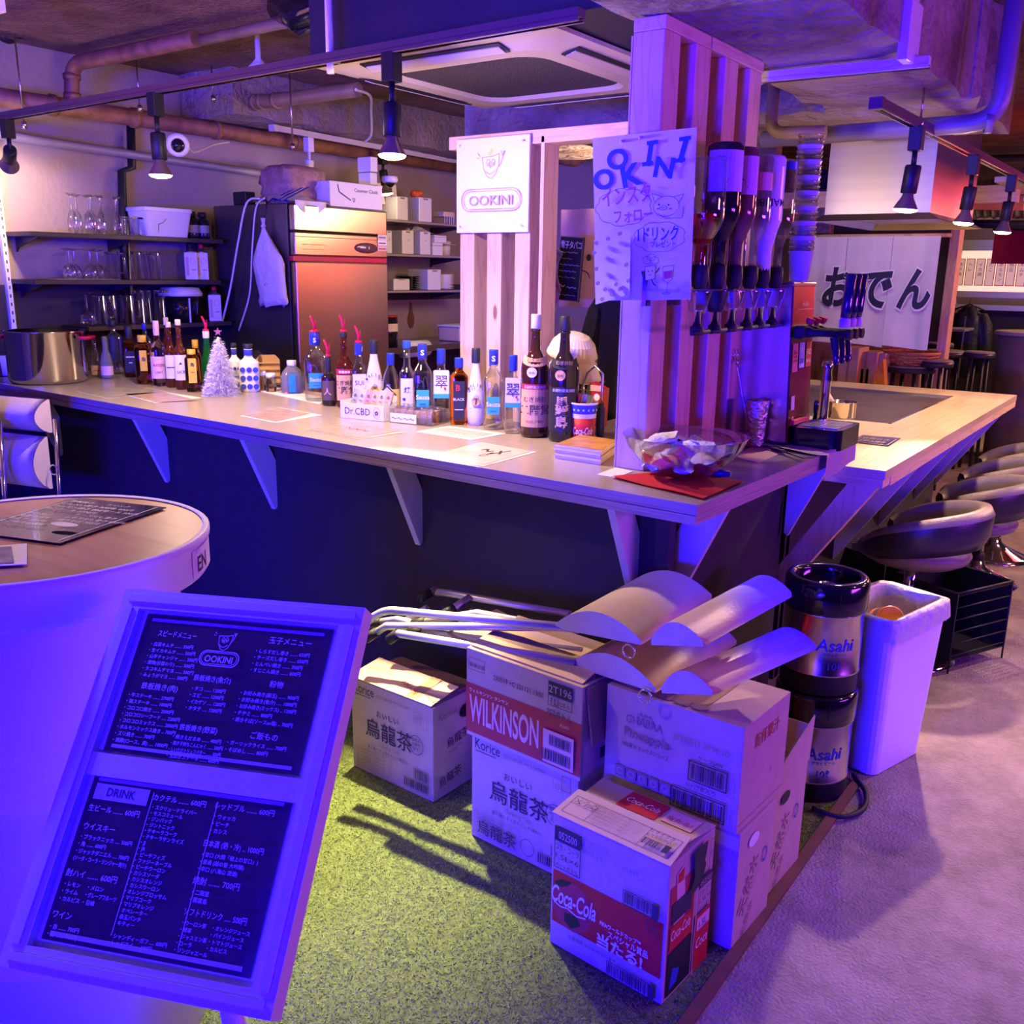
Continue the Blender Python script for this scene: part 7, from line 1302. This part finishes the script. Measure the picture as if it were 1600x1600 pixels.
bx=(-1.683,7.300,0.872); t=thing('wicker_basket','shallow round wicker basket on the dark stool under the noren','basket',(bx[0],7.3,((-1.680,7.300,0.849)[2])+((-1.685,7.300,0.895)[2]-(-1.680,7.300,0.849)[2])+.001)); wk=mat('wicker',(.62,.34,.12),.6,var=.4,scale=60)
r_=.185
for k in range(4): z_=.012+.018*k; rr_=r_*(.72+.09*k); MB().tube([(rr_*math.cos(A),rr_*math.sin(A),z_+.004*math.sin(8*A+k*math.pi)) for A in [i*math.pi/20 for i in range(40)]],.010,6,True).done('weave',wk,t)
for k in range(28): A=2*math.pi*k/28; MB().tube([(r_*.68*math.cos(A),r_*.68*math.sin(A),.0),(r_*1.04*math.cos(A),r_*1.04*math.sin(A),.085)],.006,5).done('stake',wk,t)
MB().lathe([(r_*.70,0),(r_*.70,.006)],24).done('base',wk,t); MB().tube([(r_*1.04*math.cos(A),r_*1.04*math.sin(A),.088) for A in [i*math.pi/20 for i in range(40)]],.013,6,True).done('rim',wk,t)
# window partition with paper menu slips, jacket, red banner
WY=10.4
def wx(px,py): return Vector((-2.042,10.400,1.726))
L=(-2.142,10.400,1.726)[0]; R_=(-1.262,10.400,1.727)[0]; ztop=(-1.874,10.400,1.775)[2]; zmid=(-1.827,10.400,1.393)[2]; zlow=(-1.817,10.400,1.314)[2]
struct(MB().box((L-.6,WY,0),(L,WY+.1,2.5)).done('wall_side',M('plywood')))
for k,(z0,z1) in enumerate(((ztop,ztop+.10),(zmid-.06,zmid+.0),(zlow-.10,zlow-.05))): struct(MB().box((L,WY-.05,z0),(R_+1,WY+.03,z1),.004).done('trim_%d'%(5+k),M('white_plastic')))
wdw=struct(MB().box((L+.12,WY,zmid),(R_+1,WY+.02,ztop)).done('window_1',mat('back_lit_pane',(.6,.35,.3),.6,emit=(1,.50,.38),estr=1.3)))
struct(MB().box((L,WY-.03,0),(L+.12,WY+.05,ztop+.10),.004).done('trim_8',M('white_plastic')))
struct(MB().box((L+.15,WY-.0,0),(R_+1,WY+.04,zlow-.10)).done('wall_low',M('wall_dark')))
for k in range(7):
    xa=(-2.054,10.350,1.573)[0]+((-1.967,10.350,1.574)[0]-(-2.054,10.350,1.573)[0])*1.0*k*1.04; w_=((-1.973,10.350,1.574)[0]-(-2.054,10.350,1.573)[0]); za=(-1.998,10.350,1.445)[2]; zb_=(-2.029,10.350,1.701)[2]
    t=thing('menu_slip',('first','second','third','fourth','fifth','sixth','seventh')[k]+' red edged paper menu slip counted from the noren on the lattice','menu slip',(xa,10.34,za)); MB().box((0,0,0),(w_,.006,zb_-za)).done('paper',mat('slip_backlit',(.80,.55,.48),.7,emit=(1,.55,.42),estr=.45),t)  # slip paper emits: the backlight is put into the material
    P=Print((0,0,0),(1,0,0),(0,0,1),(0,-1,0)); P.frame(0,0,w_,zb_-za,w_*.08,M('red_paint')); P.text(('豚平焼','ヘレ','イカ焼','たこ','ホルモン','枝豆','キムチ')[k],w_/2,(zb_-za)*.72,w_*.5,I,'c',vert=True); P.done('lettering',t)
a=Vector((-1.622,9.600,1.643)); b=Vector((-1.099,9.600,1.938)); t=thing('red_banner','red cloth banner hanging at the edge of the frame','banner',(a.x,9.6,a.z)); MB().grid(lambda u,v:((b.x-a.x)*u,.02*math.sin(6*u),(b.z-a.z)*v),12,4).done('cloth',M('red_cloth'),t); MB().tube([(-.02,0,b.z-a.z),(b.x-a.x,0,b.z-a.z)],.012,6).done('pole',M('black'),t)
t=thing('black_jacket','black zip jacket hanging on a hanger below the menu slips','jacket',((-1.804,9.900,1.250)[0],9.9,(-1.723,9.900,0.596)[2])); jh=(-1.805,9.900,1.262)[2]-(-1.723,9.900,0.596)[2]; jw=((-1.646,9.900,1.138)[0]-(-1.940,9.900,1.126)[0])*1.3
ring=lambda hw,d,z,x=0: [(x+hw*math.cos(A),d*math.sin(A)*(1+.1*math.sin(5*A)),z) for A in [2*math.pi*i/24 for i in range(24)]]
loft(MB(),[ring(jw*.36,.10,0),ring(jw*.38,.11,jh*.3),ring(jw*.36,.11,jh*.7),ring(jw*.34,.09,jh*.86),ring(jw*.16,.06,jh*.97),ring(jw*.12,.05,jh)],True,True,True).done('torso',mat('jacket',(.03,.025,.028),.45,bump=.6,bscale=20),t)
for s in (-1,1): loft(MB(),[ring(.055,.05,jh*.08,s*jw*.46),ring(.07,.06,jh*.4,s*jw*.44),ring(.085,.07,jh*.75,s*jw*.35),ring(.06,.06,jh*.90,s*jw*.26)],True,True,True).done('sleeve',M('jacket'),t)
MB().box((-.006,-.125,0),(.006,-.105,jh*.86)).done('zip',M('galv'),t); MB().tube([(-.14,0,jh*.94),(0,0,jh*1.02),(.14,0,jh*.94)],.008,6).done('hanger',M('black'),t); MB().tube([(0,0,jh*1.02),(.0,0,jh*1.09),(.02,0,jh*1.11),(.03,0,jh*1.09)],.004,6).done('hook',M('galv'),t)
t=thing('drum_table','grey weathered oil drum table at the far end of the aisle','table',((-1.067,8.900,1.088)[0],8.9,0)); zt_=(-1.223,8.900,1.096)[2]; r_=.30; k_=zt_-.03
MB().lathe([(r_,0),(r_,k_*.30),(r_+.012,k_*.32),(r_+.012,k_*.33),(r_,k_*.35),(r_,k_*.63),(r_+.012,k_*.65),(r_+.012,k_*.66),(r_,k_*.68),(r_,k_)],40).done('drum_body',mat('drum_grey',(.30,.23,.18),.7,var=.35,scale=6),t); MB().lathe([(r_+.03,k_),(r_+.04,k_+.01),(r_+.03,zt_)],40).done('tabletop',M('card'),t)
t=thing('floor_board','pale panel lying on the floor behind the stools','board',((-1.331,9.991,0.010)[0],(-1.331,9.991,0.010)[1],.001)); MB().box((-.35,-.9,0),(.5,.9,.02),.002).done('board',M('card_in'),t)
# dark services above the far room
for k,(px,py,Y,m_) in enumerate(((1300,300,7.2,'pipe_grey'),(1300,318,7.8,'pipe_tan'),(1560,345,9.0,'black'),(1520,262,7.4,'black'))):
    p_=((-2.662,7.200,2.124),(-2.876,7.800,2.087),(-2.109,9.000,1.973),(-1.782,7.400,2.313))[k]; q_=((-1.071,7.200,2.020),(-1.153,7.800,2.011),(-1.125,9.000,1.936),(-0.983,7.400,2.287))[k]
    pipe('service_pipe',('lilac grey service pipe running behind the hood','tan service pipe running low behind the hood','black service pipe over the menu slips','black service pipe under the far slab')[k],[p_,q_],(.02,.03,.035,.025)[k],M(m_))
t=thing('wall_speaker','dark box unit behind the plastic cups over the noren','box',(-2.451,7.300,1.819)); MB().box((-.09,0,0),(.10,.1,.20),.004).done('case',M('photo_grey'),t)
